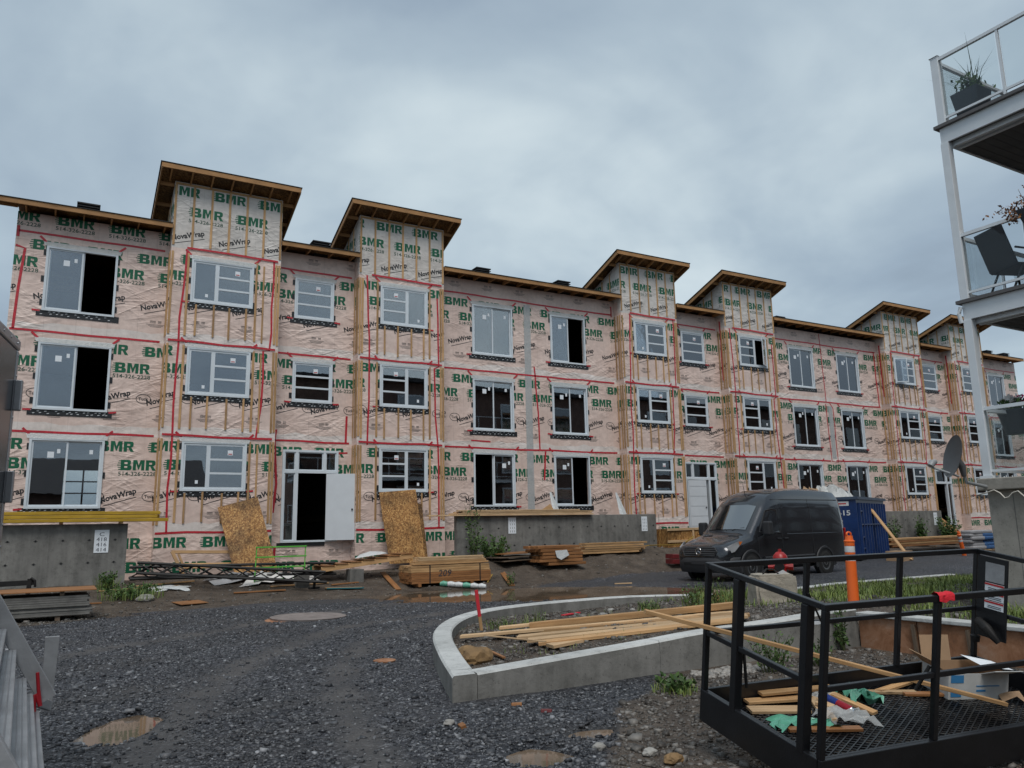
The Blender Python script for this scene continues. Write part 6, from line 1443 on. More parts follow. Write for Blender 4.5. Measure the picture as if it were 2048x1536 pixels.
# ------------------------------------------------------------------ hydrant, block, delineators
hb = GP(1560, 1200); hb = on_ground(11.6, 11.2); t_ = thing('fire_hydrant', 'red fire hydrant behind the pale concrete block', 'fire hydrant', hb)
c = PX(1563, 1150, 1, 11.0); hx, hy = c.x, 11.0; zg = gz1(hx, hy); H = PX(1560, 1098, 1, 11.0).z - zg
def hz(z): return zg + z * H
MB().lathe([(.17, hz(0)), (.17, hz(.05)), (.105, hz(.06)), (.105, hz(.74)), (.125, hz(.75)), (.125, hz(.80)), (.11, hz(.81))], 20, Matrix.Translation((hx, hy, 0))).obj('barrel', 'hydrant_red', t_, smooth=35)
MB().lathe([(.13, hz(.811)), (.14, hz(.83)), (.125, hz(.88)), (.07, hz(.94)), (.035, hz(.95)), (.03, hz(1.0)), (0, hz(1.0))], 20, Matrix.Translation((hx, hy, 0))).obj('bonnet', 'hydrant_red', t_, smooth=35)
for an, ln, r_, mt in ((-52, .23, .075, 'hydrant_red'), (128, .23, .075, 'hydrant_red'), (215, .24, .095, 'black_old')):
    d_ = Vector((math.cos(R_(an)), math.sin(R_(an)), 0)); o_ = Vector((hx, hy, hz(.66))); MB().tube([o_, o_ + d_ * ln * .6], r_ * .8, 14).obj('nozzle', 'hydrant_red', t_, smooth=40)
    MB().tube([o_ + d_ * ln * .6, o_ + d_ * ln], r_, 8).obj('cap', mt, t_, smooth=30)
c = PX(1546, 1200, 1, 10.0); zg = gz1(c.x, c.y) - .05; BH = (PX(1546, 1149, 1, 9.85).z - zg) / .66; Mb = Matrix.Translation((c.x, c.y, zg)) @ Matrix.Diagonal((.95, .95, BH, 1)) @ Matrix.Rotation(R_(-28), 4, 'Z')
bm_ = bmesh.new(); bmesh.ops.create_cube(bm_, size=1); bmesh.ops.bevel(bm_, geom=list(bm_.edges), offset=.07, segments=2, affect='EDGES'); bmesh.ops.subdivide_edges(bm_, edges=bm_.edges, cuts=3, use_grid_fill=True)
for v in bm_.verts:
    v.co = Vector((v.co.x * .78, v.co.y * .55, (v.co.z + .5) * .66)); v.co.x *= 1 - .10 * v.co.z; v.co += Vector((mnoise.noise(v.co * 4), mnoise.noise(v.co * 4 + Vector((7, 0, 0))), mnoise.noise(v.co * 4 + Vector((0, 9, 0))))) * .035
me = bpy.data.meshes.new('anchor_block'); bm_.to_mesh(me); bm_.free(); me.materials.append(MATS['concrete_block']); tag(link('anchor_block', me, None, Mb), 'rough pale concrete block in front of the red hydrant', 'block')
m = MB(); pts = [Mb @ Vector(q) for q in ((-.18, -.05, .64), (-.08, .0, .76), (.05, 0, .75), (.14, -.04, .64))]; m.tube(pts, .014, 6); tag(m.obj('lifting_wire', 'black_old', smooth=60), 'dark lifting wire loop on top of the concrete block', 'wire')
m = MB(); q = [Mb @ Vector(v) for v in ((.12, .02, .655), (.36, .0, .64), (.40, .22, .63), (.16, .27, .64), (.27, .12, .73))]; m.add(q, [(0, 1, 4), (1, 2, 4), (2, 3, 4), (3, 0, 4)]); tag(m.obj('plastic_scrap', 'plastic_clear'), 'crumpled clear plastic on the concrete block beside the hydrant', 'plastic')
def delineator(label, base, H, lean_, s=1):
    t_ = thing('delineator_post', label, 'traffic post', base)
    M = Matrix.Translation(base) @ Matrix.Rotation(lean_[0], 4, 'Y') @ Matrix.Rotation(lean_[1], 4, 'X') @ Matrix.Diagonal((1.2, 1.2, 1, 1))
    MB().lathe([(.07, -.05), (.07, .0), (.066, .04), (.062, H * .62)], 20, M).obj('lower_tube', 'orange', t_, smooth=40)
    z = H * .62
    for nm, mt, a, b in (('reflective_band', 'reflective', 0, .09), ('collar', 'orange', .09, .125), ('reflective_band', 'reflective', .125, .215), ('upper_tube', 'orange', .215, .27)): MB().lathe([(.060, z + a), (.061, z + a + .004), (.060, z + b - .002)], 20, M).obj(nm, mt, t_, smooth=40)
    MB().lathe([(.064, z + .27), (.066, z + .29), (.05, z + .305), (.045, z + .34), (.042, z + .37)], 18, M).obj('shoulder', 'orange', t_, smooth=40)
    hd = [(.04 * math.cos(a), 0, z + .385 + .035 * math.sin(a)) for a in np.linspace(-.5, math.pi + .5, 11)]; MB().tube([M @ Vector(q) for q in hd], .014 * s, 8).obj('handle', 'orange', t_, smooth=50)
g = GP(1708, 1213); q = PX(1697, 1064, 1, g.y); delineator('tall orange delineator post leaning in the grass beside the van', g, ((q.z - g.z) - .42) / .62, (math.atan2(q.x - g.x, q.z - g.z), 0))
g = PX(1926, 1091, 1, 18.4); delineator('small distant orange delineator post beside the stacked bags', Vector((g.x, 18.4, gz1(g.x, 18.4) + .02)), .86, (R_(-16), R_(2)))
# ------------------------------------------------------------------ grey balcony building on the right
CX, CY = 11.6, 6.5
bb = thing('balcony_building', 'finished three-storey building with pale grey balconies at the right edge', 'building', (14, 0, 0))
Z1t, Z2t = 4.88, 7.72        # deck tops
MB().box(CX + .3, 120, -7.5, 4.4, -.2, 10.9).obj('body_wall', 'brick_far', bb)
MB().box(CX - .1, 120.4, -8, 4.9, 10.9, 11.15).obj('roof', 'roof_far', bb)
for k in range(22):
    for fl_ in range(3): MB().box(14 + 4 * k, 15.8 + 4 * k, 4.4, 4.46, 2.5 + 2.86 * fl_, 4.4 + 2.86 * fl_).obj('window', 'vinyl', bb); MB().box(14.1 + 4 * k, 15.7 + 4 * k, 4.461, 4.47, 2.6 + 2.86 * fl_, 4.3 + 2.86 * fl_).obj('pane', 'van_glass', bb)
fd = thing('foundation_wall', 'grey concrete foundation corner under the balcony with a drooping cable', 'wall', (CX, CY, .2))
MB().box(CX, 30, 4.2, CY + .02, -.2, 2.05).obj('wall_slab', 'concrete_pillar', fd, bevel=.02); MB().box(CX - .13, 30, 4.2, CY + .08, 2.051, 2.22).obj('ledge', 'concrete_pillar', fd, bevel=.015)
MB().box(CX + -.003, CX, 6.16, 6.17, .2, 2.0).obj('form_joint', 'concrete_dark', fd); MB().box(CX - .003, CX, 5.72, 5.73, .2, 2.0).obj('form_joint', 'concrete_dark', fd)
m = MB(); m.tube([PX(u, v, 0, CX - .16) for u, v in ((1955, 990), (1975, 985), (1988, 980), (2000, 986), (2010, 996), (2018, 994), (2026, 985), (2036, 982), (2048, 992), (2060, 1002))], .010, 6); tag(m.obj('cable', 'cable_white', smooth=60), 'white cable drooping along the concrete foundation', 'cable')
DX1 = 26.
def deck(zt, fas=.30):
    d_ = MB().box(CX - .08, DX1, 4.42, CY + .08, zt - .05, zt).obj('deck', 'deck_edge', bb)
    MB().box(CX - .02, DX1, CY - .02, CY + .02, zt - fas, zt - .051).obj('fascia', 'post_grey', d_); MB().box(CX - .02, CX + .02, 4.42, CY - .021, zt - fas, zt - .051).obj('fascia', 'post_grey', d_)
    MB().box(CX + .021, DX1, 4.42, CY - .021, zt - fas + .02, zt - .06).obj('soffit', 'soffit', d_)
    m = MB()
    for k in range(14): m.box(CX + .03, DX1, 4.5 + .14 * k, 4.505 + .14 * k, zt - fas + .016, zt - fas + .0195)
    m.obj('soffit_grooves', 'deck_edge', d_)
    for k in range(2): MB().box(CX + .1 + .14 * k, CX + .16 + .14 * k, 4.42, CY - .05, zt - fas - .06, zt - fas + .019).obj('soffit_track', 'post_grey', d_)
    return d_
deck(Z1t); deck(Z2t)
def rails(z0, hgt, glass=True):
    rl = MB().box(CX + .04, DX1, CY - .035, CY + .015, z0 + hgt - .04, z0 + hgt + .01).obj('rail', 'post_grey', bb)
    MB().box(CX - .015, CX + .035, 4.45, CY - .07, z0 + hgt - .04, z0 + hgt + .01).obj('rail', 'post_grey', bb)
    MB().box(CX + .04, DX1, CY - .025, CY + .005, z0 + .09, z0 + .125).obj('lower_rail', 'post_grey', bb); MB().box(CX - .005, CX + .025, 4.45, CY - .07, z0 + .09, z0 + .125).obj('lower_rail', 'post_grey', bb)
    for k in range(10): x = CX + 1.15 + 1.3 * k; MB().box(x, x + .035, CY - .028, CY + .008, z0, z0 + hgt - .041).obj('baluster', 'post_grey', bb)
    for y in (CY - 1.0, CY - 1.95): MB().box(CX - .008, CX + .028, y, y + .035, z0, z0 + hgt - .041).obj('baluster', 'post_grey', bb)
    if glass:
        for a, b in ((4.6, CY - 1.02), (CY - .94, CY - .1)): MB().box(CX + .006, CX + .014, a, b, z0 + .126, z0 + hgt - .041).obj('glass_panel', 'glass_clear', bb)
        for k in range(9): x = CX + .1 + 1.3 * k; MB().box(x + (.0 if k == 0 else .1), x + 1.0, CY - .014, CY - .006, z0 + .126, z0 + hgt - .041).obj('glass_panel', 'glass_clear', bb)
rails(2.22, 1.02); rails(Z1t, 1.02); rails(Z2t, 1.12)
def gpost(z0, z1, cap=False):
    p = MB().box(CX - .03, CX + .09, CY - .09, CY + .03, z0, z1).obj('post', 'post_grey', bb, bevel=.006)
    if cap: m = MB(); m.add([(CX - .045, CY - .105, z1), (CX + .105, CY - .105, z1), (CX + .105, CY + .045, z1), (CX - .045, CY + .045, z1), (CX + .03, CY - .03, z1 + .05)], [(0, 1, 4), (1, 2, 4), (2, 3, 4), (3, 0, 4), (3, 2, 1, 0)]); m.obj('post_cap', 'post_grey', p)
    return p
gpost(2.221, Z1t - .301); gpost(Z1t + .001, Z2t - .301); gpost(Z2t + .001, Z2t + 1.16, True)
MB().box(CX - .06, CX + .12, CY - .12, CY + .06, 2.2205, 2.26).obj('post_base', 'post_grey', bb)
m = MB(); m.tube([(CX - .05, CY + .03, Z1t - .1), (CX - .06, CY + .06, Z1t - .2), (CX - .04, CY + .05, Z1t - .34)], .03, 8); m.obj('downspout', 'post_grey', bb, smooth=50)
# dish on the ledge
dc = PX(1913, 914, 1, 6.45); hinge = Vector((CX - .1, CY - .05, 2.12)); t_ = thing('satellite_dish', 'dark satellite dish on an arm bolted to the concrete foundation', 'satellite dish', hinge)
vw = Vector((-CX + 1.0, 4.0, 4.5)).normalized(); fc = Vector((-.80, .55, .25)).normalized()
Mq = fc.to_track_quat('Z', 'Y').to_matrix().to_4x4(); Md = Matrix.Translation(dc) @ Mq
pf = [(a_ * .92, b_) for a_, b_ in ((0, .0), (.08, .004), (.16, .016), (.23, .034), (.285, .052), (.295, .058), (.285, .048), (.2, .018), (.1, -.006), (0, -.014))]
MB().lathe(pf, 36, Md, 1, 1.12).obj('reflector', 'dish', t_, smooth=40); bk = dc - fc * .05
MB().tube([dc - fc * .012 + Vector((0, 0, -.05)), bk + Vector((.02, 0, -.12)), bk + Vector((.04, 0, -.26))], [.05, .05, .03], 10).obj('bracket', 'dish', t_, smooth=50)
MB().tube([bk + Vector((.04, 0, -.22)), bk + Vector((.06, -.01, -.34)), hinge + Vector((.0, 0, -.02))], .024, 10).obj('mast', 'dish_arm', t_, smooth=50)
lnb = PX(1862, 928, 1, 6.75); lo = dc + Vector((0, 0, -.27)) + fc * .0
MB().tube([lo, lo.lerp(lnb, .5) + Vector((0, 0, -.02)), lnb + Vector((.03, 0, -.05))], .015, 8).obj('feed_arm', 'dish_arm', t_, smooth=50)
MB().tube([lnb + Vector((-.02, 0, -.03)), lnb + Vector((.02, -.01, .02)), lnb + Vector((.075, -.02, .035))], [.045, .05, .035], 10).obj('feed_horn', 'dish_arm', t_, smooth=50)
# balcony things
def leaves(m, tone, c, n, sx, sy, sz, size, rr, up=.3, cone=False):
    for _ in range(n):
        p = Vector((rr.gauss(0, .45) * sx, rr.gauss(0, .45) * sy, rr.random() * sz)); p += Vector(c); a = Vector((rr.uniform(-1, 1), rr.uniform(-1, 1), rr.uniform(-.4, 1) + up)).normalized(); b = a.cross(Vector((rr.uniform(-1, 1), rr.uniform(-1, 1), rr.uniform(-1, 1)))).normalized(); s = size * rr.uniform(.6, 1.3)
        o = len(m.v); m.v += [tuple(p), tuple(p + a * s * .5 + b * s * .26), tuple(p + a * s), tuple(p + a * s * .5 - b * s * .26)]; m.f.append((o, o + 1, o + 2, o + 3)); t = rr.random(); tone += [t] * 4
def leafobj(name, m, tone, mat, parent=None):
    me = bpy.data.meshes.new(name); me.from_pydata(m.v, [], m.f); at = me.attributes.new('tone', 'FLOAT', 'POINT'); at.data.foreach_set('value', tone); me.materials.append(MATS[mat]); return link(name, me, parent)
rr = random.Random(11)
def blades(m, tone, c, n, r_, h_, rr, wd=.012, bend=.5):
    for _ in range(n):
        a = rr.uniform(0, 6.283); q = r_ * math.sqrt(rr.random()); p = Vector(c) + Vector((math.cos(a) * q, math.sin(a) * q, 0)); hh = h_ * rr.uniform(.4, 1.1); la = rr.uniform(0, 6.283); d_ = Vector((math.cos(la), math.sin(la), 0)); sd = Vector((-d_.y, d_.x, 0)) * wd * rr.uniform(.5, 1.2)
        k = bend * rr.uniform(.1, 1); o = len(m.v); m.v += [tuple(p - sd), tuple(p + sd), tuple(p + d_ * hh * k * .35 + Vector((0, 0, hh * .6)) + sd * .8), tuple(p + d_ * hh * k * .35 + Vector((0, 0, hh * .6)) - sd * .8), tuple(p + d_ * hh * k + Vector((0, 0, hh)))]; m.f += [(o, o + 1, o + 2, o + 3), (o + 3, o + 2, o + 4)]; tone += [rr.random()] * 5
pc = Vector((CX + .28, CY - .36, Z2t)); t_ = thing('planter_pot', 'dark square planter with grassy plant on the top balcony corner', 'planter', pc)
m = MB(); m.hexa([pc + Vector(q) for q in ((-.15, -.15, 0), (.15, -.15, 0), (.15, .15, 0), (-.15, .15, 0), (-.21, -.21, .46), (.21, -.21, .46), (.21, .21, .46), (-.21, .21, .46))]); m.obj('pot', 'charcoal_plastic', t_, bevel=.01)
m = MB(); tn = []; leaves(m, tn, pc + Vector((0, 0, .44)), 160, .22, .22, .22, .09, rr); leafobj('foliage', m, tn, 'leaf', t_); m = MB(); tn = []; blades(m, tn, pc + Vector((0, 0, .45)), 40, .15, .55, rr, .008, 1.4); leafobj('grass_blades', m, tn, 'leaf', t_)
pc = Vector((CX + 1.15, CY - .45, Z2t)); t_ = thing('lantern', 'small black basket lantern on the top balcony', 'lantern', pc); MB().lathe([(.12, .0), (.15, .02), (.15, .16), (.10, .26), (.03, .30)], 8, Matrix.Translation(pc)).obj('body', 'charcoal_plastic', t_); MB().tube([pc + Vector((-.12, 0, .2)), pc + Vector((-.06, 0, .36)), pc + Vector((.1, 0, .36)), pc + Vector((.13, 0, .22))], .008, 6).obj('handle', 'charcoal_plastic', t_)
# patio chair (middle balcony)
ch = Vector((CX + .48, CY - .60, Z1t - .03)); Mc = Matrix.Translation(ch) @ Matrix.Rotation(R_(68), 4, 'Z'); t_ = thing('patio_chair', 'dark slung patio chair on the middle balcony', 'chair', ch)
cb_ = lambda nm, q, M2=Matrix.Identity(4): MB().box(*q).obj(nm, 'charcoal_plastic', t_, Mc @ M2, bevel=.01)
cb_('seat', (-.26, .26, -.24, .26, .40, .44)); cb_('backrest', (-.27, .27, -.015, .02, 0, .62), Matrix.Translation((0, .25, .42)) @ Matrix.Rotation(R_(-18), 4, 'X'))
for sx in (-1, 1):
    MB().tube([(sx * .27, -.22, 0), (sx * .27, -.20, .62), (sx * .27, .26, .66)], .017, 8).obj('arm', 'charcoal_plastic', t_, Mc, smooth=50); MB().tube([(sx * .24, .36, 0), (sx * .24, .15, .41)], .016, 8).obj('leg', 'charcoal_plastic', t_, Mc)
pc = Vector((CX - .05, CY - 1.42, Z1t + 1.0)); t_ = thing('flower_box', 'dark rail planter with brown autumn flowers on the middle balcony', 'planter', pc)
m = MB(); m.hexa([pc + Vector(q) for q in ((-.07, -.36, -.16), (.09, -.36, -.16), (.09, .40, -.16), (-.07, .40, -.16), (-.12, -.42, .05), (.12, -.42, .05), (.12, .46, .05), (-.12, .46, .05))]); m.obj('box', 'charcoal_plastic', t_, bevel=.02)
m = MB(); tn = []; leaves(m, tn, pc + Vector((0, .02, .03)), 900, .14, .62, .16, .055, rr); leaves(m, tn, pc + Vector((-.05, .50, -.10)), 120, .10, .16, .22, .055, rr, -.6); leafobj('dry_foliage', m, tn, 'leaf_brown', t_)
m = MB(); tn = []
for _ in range(150):
    p = pc + Vector((rr.gauss(0, .06), rr.uniform(-.4, .34), .08)); q = p + Vector((rr.uniform(-.08, .08), rr.uniform(-.1, .1), rr.uniform(.1, .33))); sd = Vector((0, .003, 0)); o = len(m.v); m.v += [tuple(p - sd), tuple(p + sd), tuple(q + sd), tuple(q - sd)]; m.f.append((o, o + 1, o + 2, o + 3)); tn += [.1] * 4; leaves(m, tn, q, 3, .03, .03, .02, .03, rr)
leafobj('dry_stems', m, tn, 'leaf_brown', t_)
# ground level balcony: flower pot and wrought iron chair
pc = Vector((CX + .9, CY - .03, 2.22 + 1.04)); t_ = thing('flower_pot', 'hanging dark pot of white and pink flowers on the lowest rail', 'planter', pc)
MB().lathe([(.14, -.36), (.20, -.10), (.23, .0), (.2, .01)], 16, Matrix.Translation(pc)).obj('pot', 'charcoal_plastic', t_, smooth=40)
m = MB(); tn = []; leaves(m, tn, pc, 160, .2, .2, .14, .08, rr); leafobj('foliage', m, tn, 'leaf', t_)
for nm, mt, dx in (('white_flowers', 'flower_white', -.02), ('pink_flowers', 'flower_pink', .14)):
    m = MB(); tn = []; leaves(m, tn, pc + Vector((dx, 0, .08)), 120, .15, .15, .13, .06, rr); leafobj(nm, m, tn, mt, t_)
pc = Vector((CX + 1.5, CY - .9, 2.22)); t_ = thing('iron_chair', 'black wrought iron chair on the lowest balcony', 'chair', pc)
for sx in (-.25, .25):
    MB().tube([pc + Vector((sx, .2, 0)), pc + Vector((sx * 1.1, .24, .45)), pc + Vector((sx * .9, .34, 1.0)), pc + Vector((0, .36, 1.12))], .014, 6).obj('back_frame', 'black_metal', t_, smooth=50); MB().tube([pc + Vector((sx * 1.1, -.25, 0)), pc + Vector((sx, -.22, .42)), pc + Vector((sx, .22, .44))], .013, 6).obj('leg', 'black_metal', t_, smooth=50)
for k in range(5): x = -.2 + .1 * k; MB().tube([pc + Vector((x, .24, .46)), pc + Vector((x + .03 * (-1) ** k, .28, .7)), pc + Vector((x * .8, .34, 1.02))], .008, 5).obj('scroll_bar', 'black_metal', t_, smooth=50)
MB().box(pc.x - .27, pc.x + .27, pc.y - .25, pc.y + .25, 2.64, 2.665).obj('seat', 'black_metal', t_)
# low house behind the viewer (seen in the lower window reflections)
nh = thing('neighbour_house', 'low brick house with dark gable roof across the yard, mirrored in the lower windows', 'house', (-4, -12, 0))
MB().box(-16, 9, -20, -11, -.1, 4.6).obj('wall', 'brick_far', nh); m = MB(); m.add([(-16.5, -20.6, 4.6), (9.5, -20.6, 4.6), (9.5, -10.4, 4.6), (-16.5, -10.4, 4.6), (-16.5, -15.5, 7.4), (9.5, -15.5, 7.4)], [(0, 1, 5, 4), (2, 3, 4, 5), (1, 2, 5), (3, 0, 4), (3, 2, 1, 0)]); m.obj('roof', 'roof_far', nh)
# ------------------------------------------------------------------ trailer corner, aluminium steps, plate and strap at the left edge
tr = thing('trailer', 'dark metal cargo trailer with riveted aluminium corner at the left edge', 'trailer', (-1, 5, 0))
c1 = PX(41, 690, 1, 6.6); zt = c1.z; MT = Matrix.Translation((c1.x, c1.y, 0)) @ Matrix.Rotation(R_(-9), 4, 'Z')
MB().box(-2.2, -.004, -3.4, -.004, .55, zt - .05).obj('body', 'trailer', tr, MT, bevel=.01)
MB().box(-.07, 0, -.07, 0, .5, zt - .051).obj('corner_trim', 'alu', tr, MT, bevel=.012); MB().box(-2.2, .004, -3.4, .004, zt - .05, zt + .03).obj('top_trim', 'alu', tr, MT, bevel=.015)
m = MB()
for k in range(16): m.lathe([(.009, 0), (.008, .004), (0, .006)], 8, Matrix.Translation((.001, -.035, .7 + .15 * k)) @ Matrix.Rotation(R_(90), 4, 'Y'))
for k in range(16): m.lathe([(.009, 0), (.008, .004), (0, .006)], 8, Matrix.Translation((.004, -.1 - .2 * k, zt - .01)) @ Matrix.Rotation(R_(90), 4, 'Y'))
m.obj('rivets', 'alu', tr, MT)['kind'] = 'stuff'
for z in (1.9, 2.55): MB().box(.0, .045, -.06, -.01, z, z + .22).obj('door_hinge', 'alu', tr, MT, bevel=.006)
for yy in (-1.2, -2.4): MB().lathe([(0, 0), (.36, 0), (.36, .2), (0, .2)], 24, MT @ Matrix.Translation((-.25, yy, .36)) @ Matrix.Rotation(R_(90), 4, 'Y')).obj('wheel', 'tyre', tr)
YS = 5.2
st = thing('aluminium_steps', 'worn aluminium steps with a sloping side stringer at the left edge', 'steps', (-.6, YS, 0))
A, B = PX(-76, 1092, 1, YS), PX(96, 1398, 1, YS); dz = (B - A); td = Vector(ray(48, 1068)); td.z = 0; td.normalize()
board('stringer', A, B, .035, .085, 'alu_dull', st, Vector((dz.z, 0, -dz.x)) * -1)
for i, (u, v) in enumerate(((-22, 1205), (0, 1258), (20, 1300), (40, 1357), (53, 1388), (65, 1422))):
    p = PX(u, v, 1, YS - .03); a_ = p - Vector((.012, 0, .02)); board('tread', a_, a_ - td * 3.0, .085, .04, 'alu_dull', st)
    m = MB()
    for k in range(4): o_ = Vector((-.03 + .018 * k, 0, .0205)); m.beam(a_ + o_, a_ + o_ - td * 3.0, .004, .003)
    m.obj('tread_ribs', 'alu', st)
board('stringer', A - td * 3.02, B - td * 3.02, .035, .085, 'alu_dull', st, Vector((dz.z, 0, -dz.x)) * -1)
for u, zt_ in ((60, B.z - .02), (-80, A.z - .12)):
    p = PX(u, 1450, 1, YS)
    for k in (.05, 2.9): q_ = Vector((p.x - .04, YS, 0)) - td * k; q_.z = 0; board('leg', q_, q_ + Vector((0, 0, zt_)), .05, .05, 'alu_dull', st, (0, 1, 0))
YP = 5.45
q = [PX(u, v, 1, YP) for u, v in ((80, 1412), (104, 1410), (120, 1272), (90, 1274))]; m = MB(); m.hexa([q[0], q[1], q[1] + Vector((0, .03, 0)), q[0] + Vector((0, .03, 0)), q[3], q[2], q[2] + Vector((0, .03, 0)), q[3] + Vector((0, .03, 0))]); m.obj('side_plate', 'alu_dull', st, bevel=.003)
MB().tube([PX(80, 1382, 1, YP - .02), PX(100, 1408, 1, YP - .02)], .009, 6).obj('stay', 'cable_white', st); board('plate_bracket', PX(62, 1400, 1, YS + .03), PX(100, 1412, 1, YP - .02), .02, .05, 'alu_dull', st)
m = MB(); m.tube([PX(u, v, 1, YS - .06) for u, v in ((75, 1345), (77, 1380), (81, 1412))], .009, 8); m.tube([PX(u, v, 1, YS - .06) for u, v in ((80, 1412), (72, 1388), (69, 1390), (67, 1440), (64, 1500), (62, 1545), (60, 1640))], .010, 8); tag(m.obj('ratchet_strap', 'strap_red', smooth=60), 'red strap hanging from the aluminium steps', 'strap')
# ------------------------------------------------------------------ vegetation
def grass_np(name, label, xy, hgt, kind='stuff', mat='grass', wd=.006):
    n = len(xy); z = gz(xy[:, 0], xy[:, 1]) - .01; a = RNG.uniform(0, 6.283, n); h_ = hgt * RNG.uniform(.35, 1.15, n); w_ = wd * RNG.uniform(.6, 1.5, n); k = RNG.uniform(.1, .75, n)
    dx, dy = np.cos(a), np.sin(a); sx, sy = -dy * w_, dx * w_
    V = np.stack([np.stack([xy[:, 0] - sx, xy[:, 1] - sy, z], -1), np.stack([xy[:, 0] + sx, xy[:, 1] + sy, z], -1),
                  np.stack([xy[:, 0] + dx * h_ * k * .35 + sx * .8, xy[:, 1] + dy * h_ * k * .35 + sy * .8, z + h_ * .6], -1), np.stack([xy[:, 0] + dx * h_ * k * .35 - sx * .8, xy[:, 1] + dy * h_ * k * .35 - sy * .8, z + h_ * .6], -1),
                  np.stack([xy[:, 0] + dx * h_ * k, xy[:, 1] + dy * h_ * k, z + h_ * (1 - .3 * k)], -1)], 1).reshape(-1, 3)
    b = np.arange(n)[:, None] * 5; F = np.concatenate([b + np.array([[0, 1, 2]]), b + np.array([[0, 2, 3]]), b + np.array([[3, 2, 4]])], 0)
    me = bpy.data.meshes.new(name); me.vertices.add(len(V)); me.vertices.foreach_set('co', V.ravel()); me.loops.add(F.size); me.loops.foreach_set('vertex_index', F.ravel().astype(np.int32)); me.polygons.add(len(F)); me.polygons.foreach_set('loop_start', np.arange(0, F.size, 3, dtype=np.int32)); me.update()
    at = me.attributes.new('tone', 'FLOAT', 'POINT'); at.data.foreach_set('value', np.repeat(RNG.beta(2, 2.4, n), 5).astype(np.float32)); me.materials.append(MATS[mat])
    o = link(name, me); tag(o, label, 'grass', kind=kind); return o
n = 60000; xy = np.stack([RNG.uniform(9.7, 22, n), RNG.uniform(3, 13.1, n)], -1)
pt = wob(xy[:, 0] * .8 + 1, xy[:, 1] * .9) + .35 * wob(xy[:, 0] * 2.6, xy[:, 1] * 2.3)
az = np.degrees(np.arctan2(xy[:, 0], xy[:, 1])); keep = (pt + RNG.normal(0, .12, n) > -.02) & (az < 66) & ~((xy[:, 0] > 11.4) & (xy[:, 1] < 6.7)) & (ss(9.7, 11.2, xy[:, 0]) > RNG.uniform(0, 1, n) - .25 * (xy[:, 1] < 7.2))
xy = xy[keep]; grass_np('grass_verge', 'rough green grass and weeds on the verge beyond the platform', xy, .12 + .15 * np.clip(pt[keep], 0, 1), wd=.007)
n = 2500; xy = np.stack([RNG.uniform(4.8, 10, n), RNG.uniform(7.7, 13.1, n)], -1); keep = (wob(xy[:, 0] * 1.3 + 2, xy[:, 1] * 1.4 + 4) > .22) & (planter_mask(xy[:, 0], xy[:, 1]) > .95); xy = xy[keep]
grass_np('sparse_grass', 'thin grass blades scattered over the island soil', xy, np.full(len(xy), .09), wd=.003)
def weed(label, c, h_, r_, nst, nlf, lsz, seed, flowers=None, mat='leaf', blade=0, cat='weed'):
    rr = random.Random(seed); c = Vector(c); t_ = thing('weed_plant', label, cat, c); m = MB(); tn = []; s = MB()
    for i in range(nst):
        a = rr.uniform(0, 6.283); q = r_ * rr.random() ** .6; top = c + Vector((math.cos(a) * q, math.sin(a) * q * .8, h_ * rr.uniform(.55, 1.05))); b0 = c + Vector((math.cos(a) * q * .35, math.sin(a) * q * .3, -.02)); s.tube([b0, b0.lerp(top, .5) + Vector((rr.uniform(-.04, .04), rr.uniform(-.04, .04), .03)), top], [.006 + .003 * h_, .005, .002], 4, False)
        for k in range(nlf // nst):
            f = rr.uniform(.12, 1); p = b0.lerp(top, f); leaves(m, tn, p, 1, .06, .06, .03, lsz * (1.25 - .5 * f), rr)
        if flowers and rr.random() < .5: fm = flowers.setdefault('m', MB()); ft = flowers.setdefault('t', []); leaves(fm, ft, top, 7, .05, .05, .04, .05, rr)
    s.obj('stem', 'stem', t_); leafobj('foliage', m, tn, mat, t_)
    if blade: m = MB(); tn = []; blades(m, tn, c, blade, r_, h_ * .9, rr, .006, .7); leafobj('grass_blades', m, tn, 'grass', t_)
    if flowers and 'm' in flowers: leafobj('flowers', flowers['m'], flowers['t'], 'flower_yellow', t_)
    return t_
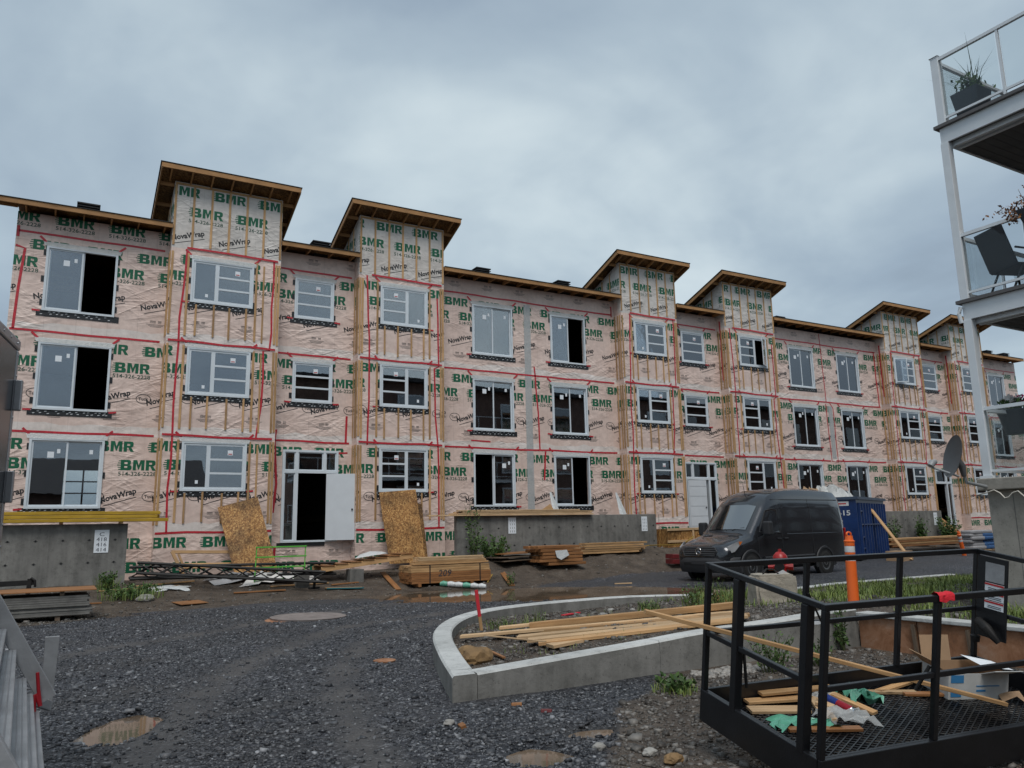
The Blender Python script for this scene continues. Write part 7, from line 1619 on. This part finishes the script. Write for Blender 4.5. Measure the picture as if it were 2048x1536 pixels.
weed('tall weed with yellow flowers growing against the long concrete wall', on_ground(11.85, 23.3), 1.75, .35, 14, 300, .11, 1, {})
weed('dense dark green shrub at the foot of the long concrete wall', on_ground(12.35, 22.9), .75, .62, 34, 900, .12, 2)
weed('small green weed on the dirt left of the brown beams', GP(1022, 1137), .4, .2, 8, 90, .08, 3)
weed('low green weeds beside the pale stone at the concrete wall', GP(262, 1196), .34, .75, 40, 900, .09, 4, blade=260)
weed('small patch of grass at the end of the form panel stack', GP(212, 1188), .45, .3, 16, 260, .10, 5, blade=90)
weed('tiny grass tuft on the dirt before the panel stack', GP(80, 1228), .16, .25, 6, 30, .05, 6, blade=60)
weed('leafy shrub behind the leaning plank at the dumpster', on_ground(33.2, 23.2), 1.15, .55, 22, 420, .13, 7)
weed('upright shrub at the middle of the short concrete wall', on_ground(35.6, 23.3), 1.25, .38, 20, 420, .13, 8)
weed('broad dark shrub at the far end of the short concrete wall', on_ground(37.6, 23.2), 1.2, .7, 34, 800, .14, 9)
weed('green weed clump in the island next to the far curb', GP(1300, 1228), .26, .22, 10, 120, .05, 10, blade=160)
weed('bright green bushy weed in the island near the platform', GP(1388, 1232), .42, .16, 12, 300, .05, 12, blade=60)
weed('grassy weed around the red survey stake', GP(1020, 1256), .18, .45, 10, 70, .04, 13, blade=70)
weed('wispy weed behind the boards in the island', GP(1075, 1252), .28, .25, 7, 50, .035, 14, blade=30)
weed('leafy green weed at the foot of the island wall', GP(1350, 1385), .14, .24, 14, 160, .08, 15, blade=110)
weed('feathery weed below the island wall inside the platform view', GP(1545, 1345), .42, .3, 18, 330, .05, 16)
weed('tall thin weed beside the rusty form wall', GP(1690, 1300), .60, .14, 7, 150, .07, 17)
weed('low weeds in the rubble behind the platform', GP(1640, 1330), .3, .3, 12, 150, .06, 18)
weed('weeds growing behind the concrete block by the hydrant', on_ground(10.5, 10.9), .55, .4, 18, 200, .06, 19, blade=160)
weed('orange tinged dry grass left of the concrete block', on_ground(9.6, 9.9), .42, .3, 10, 60, .05, 20, mat='leaf_brown', blade=130)
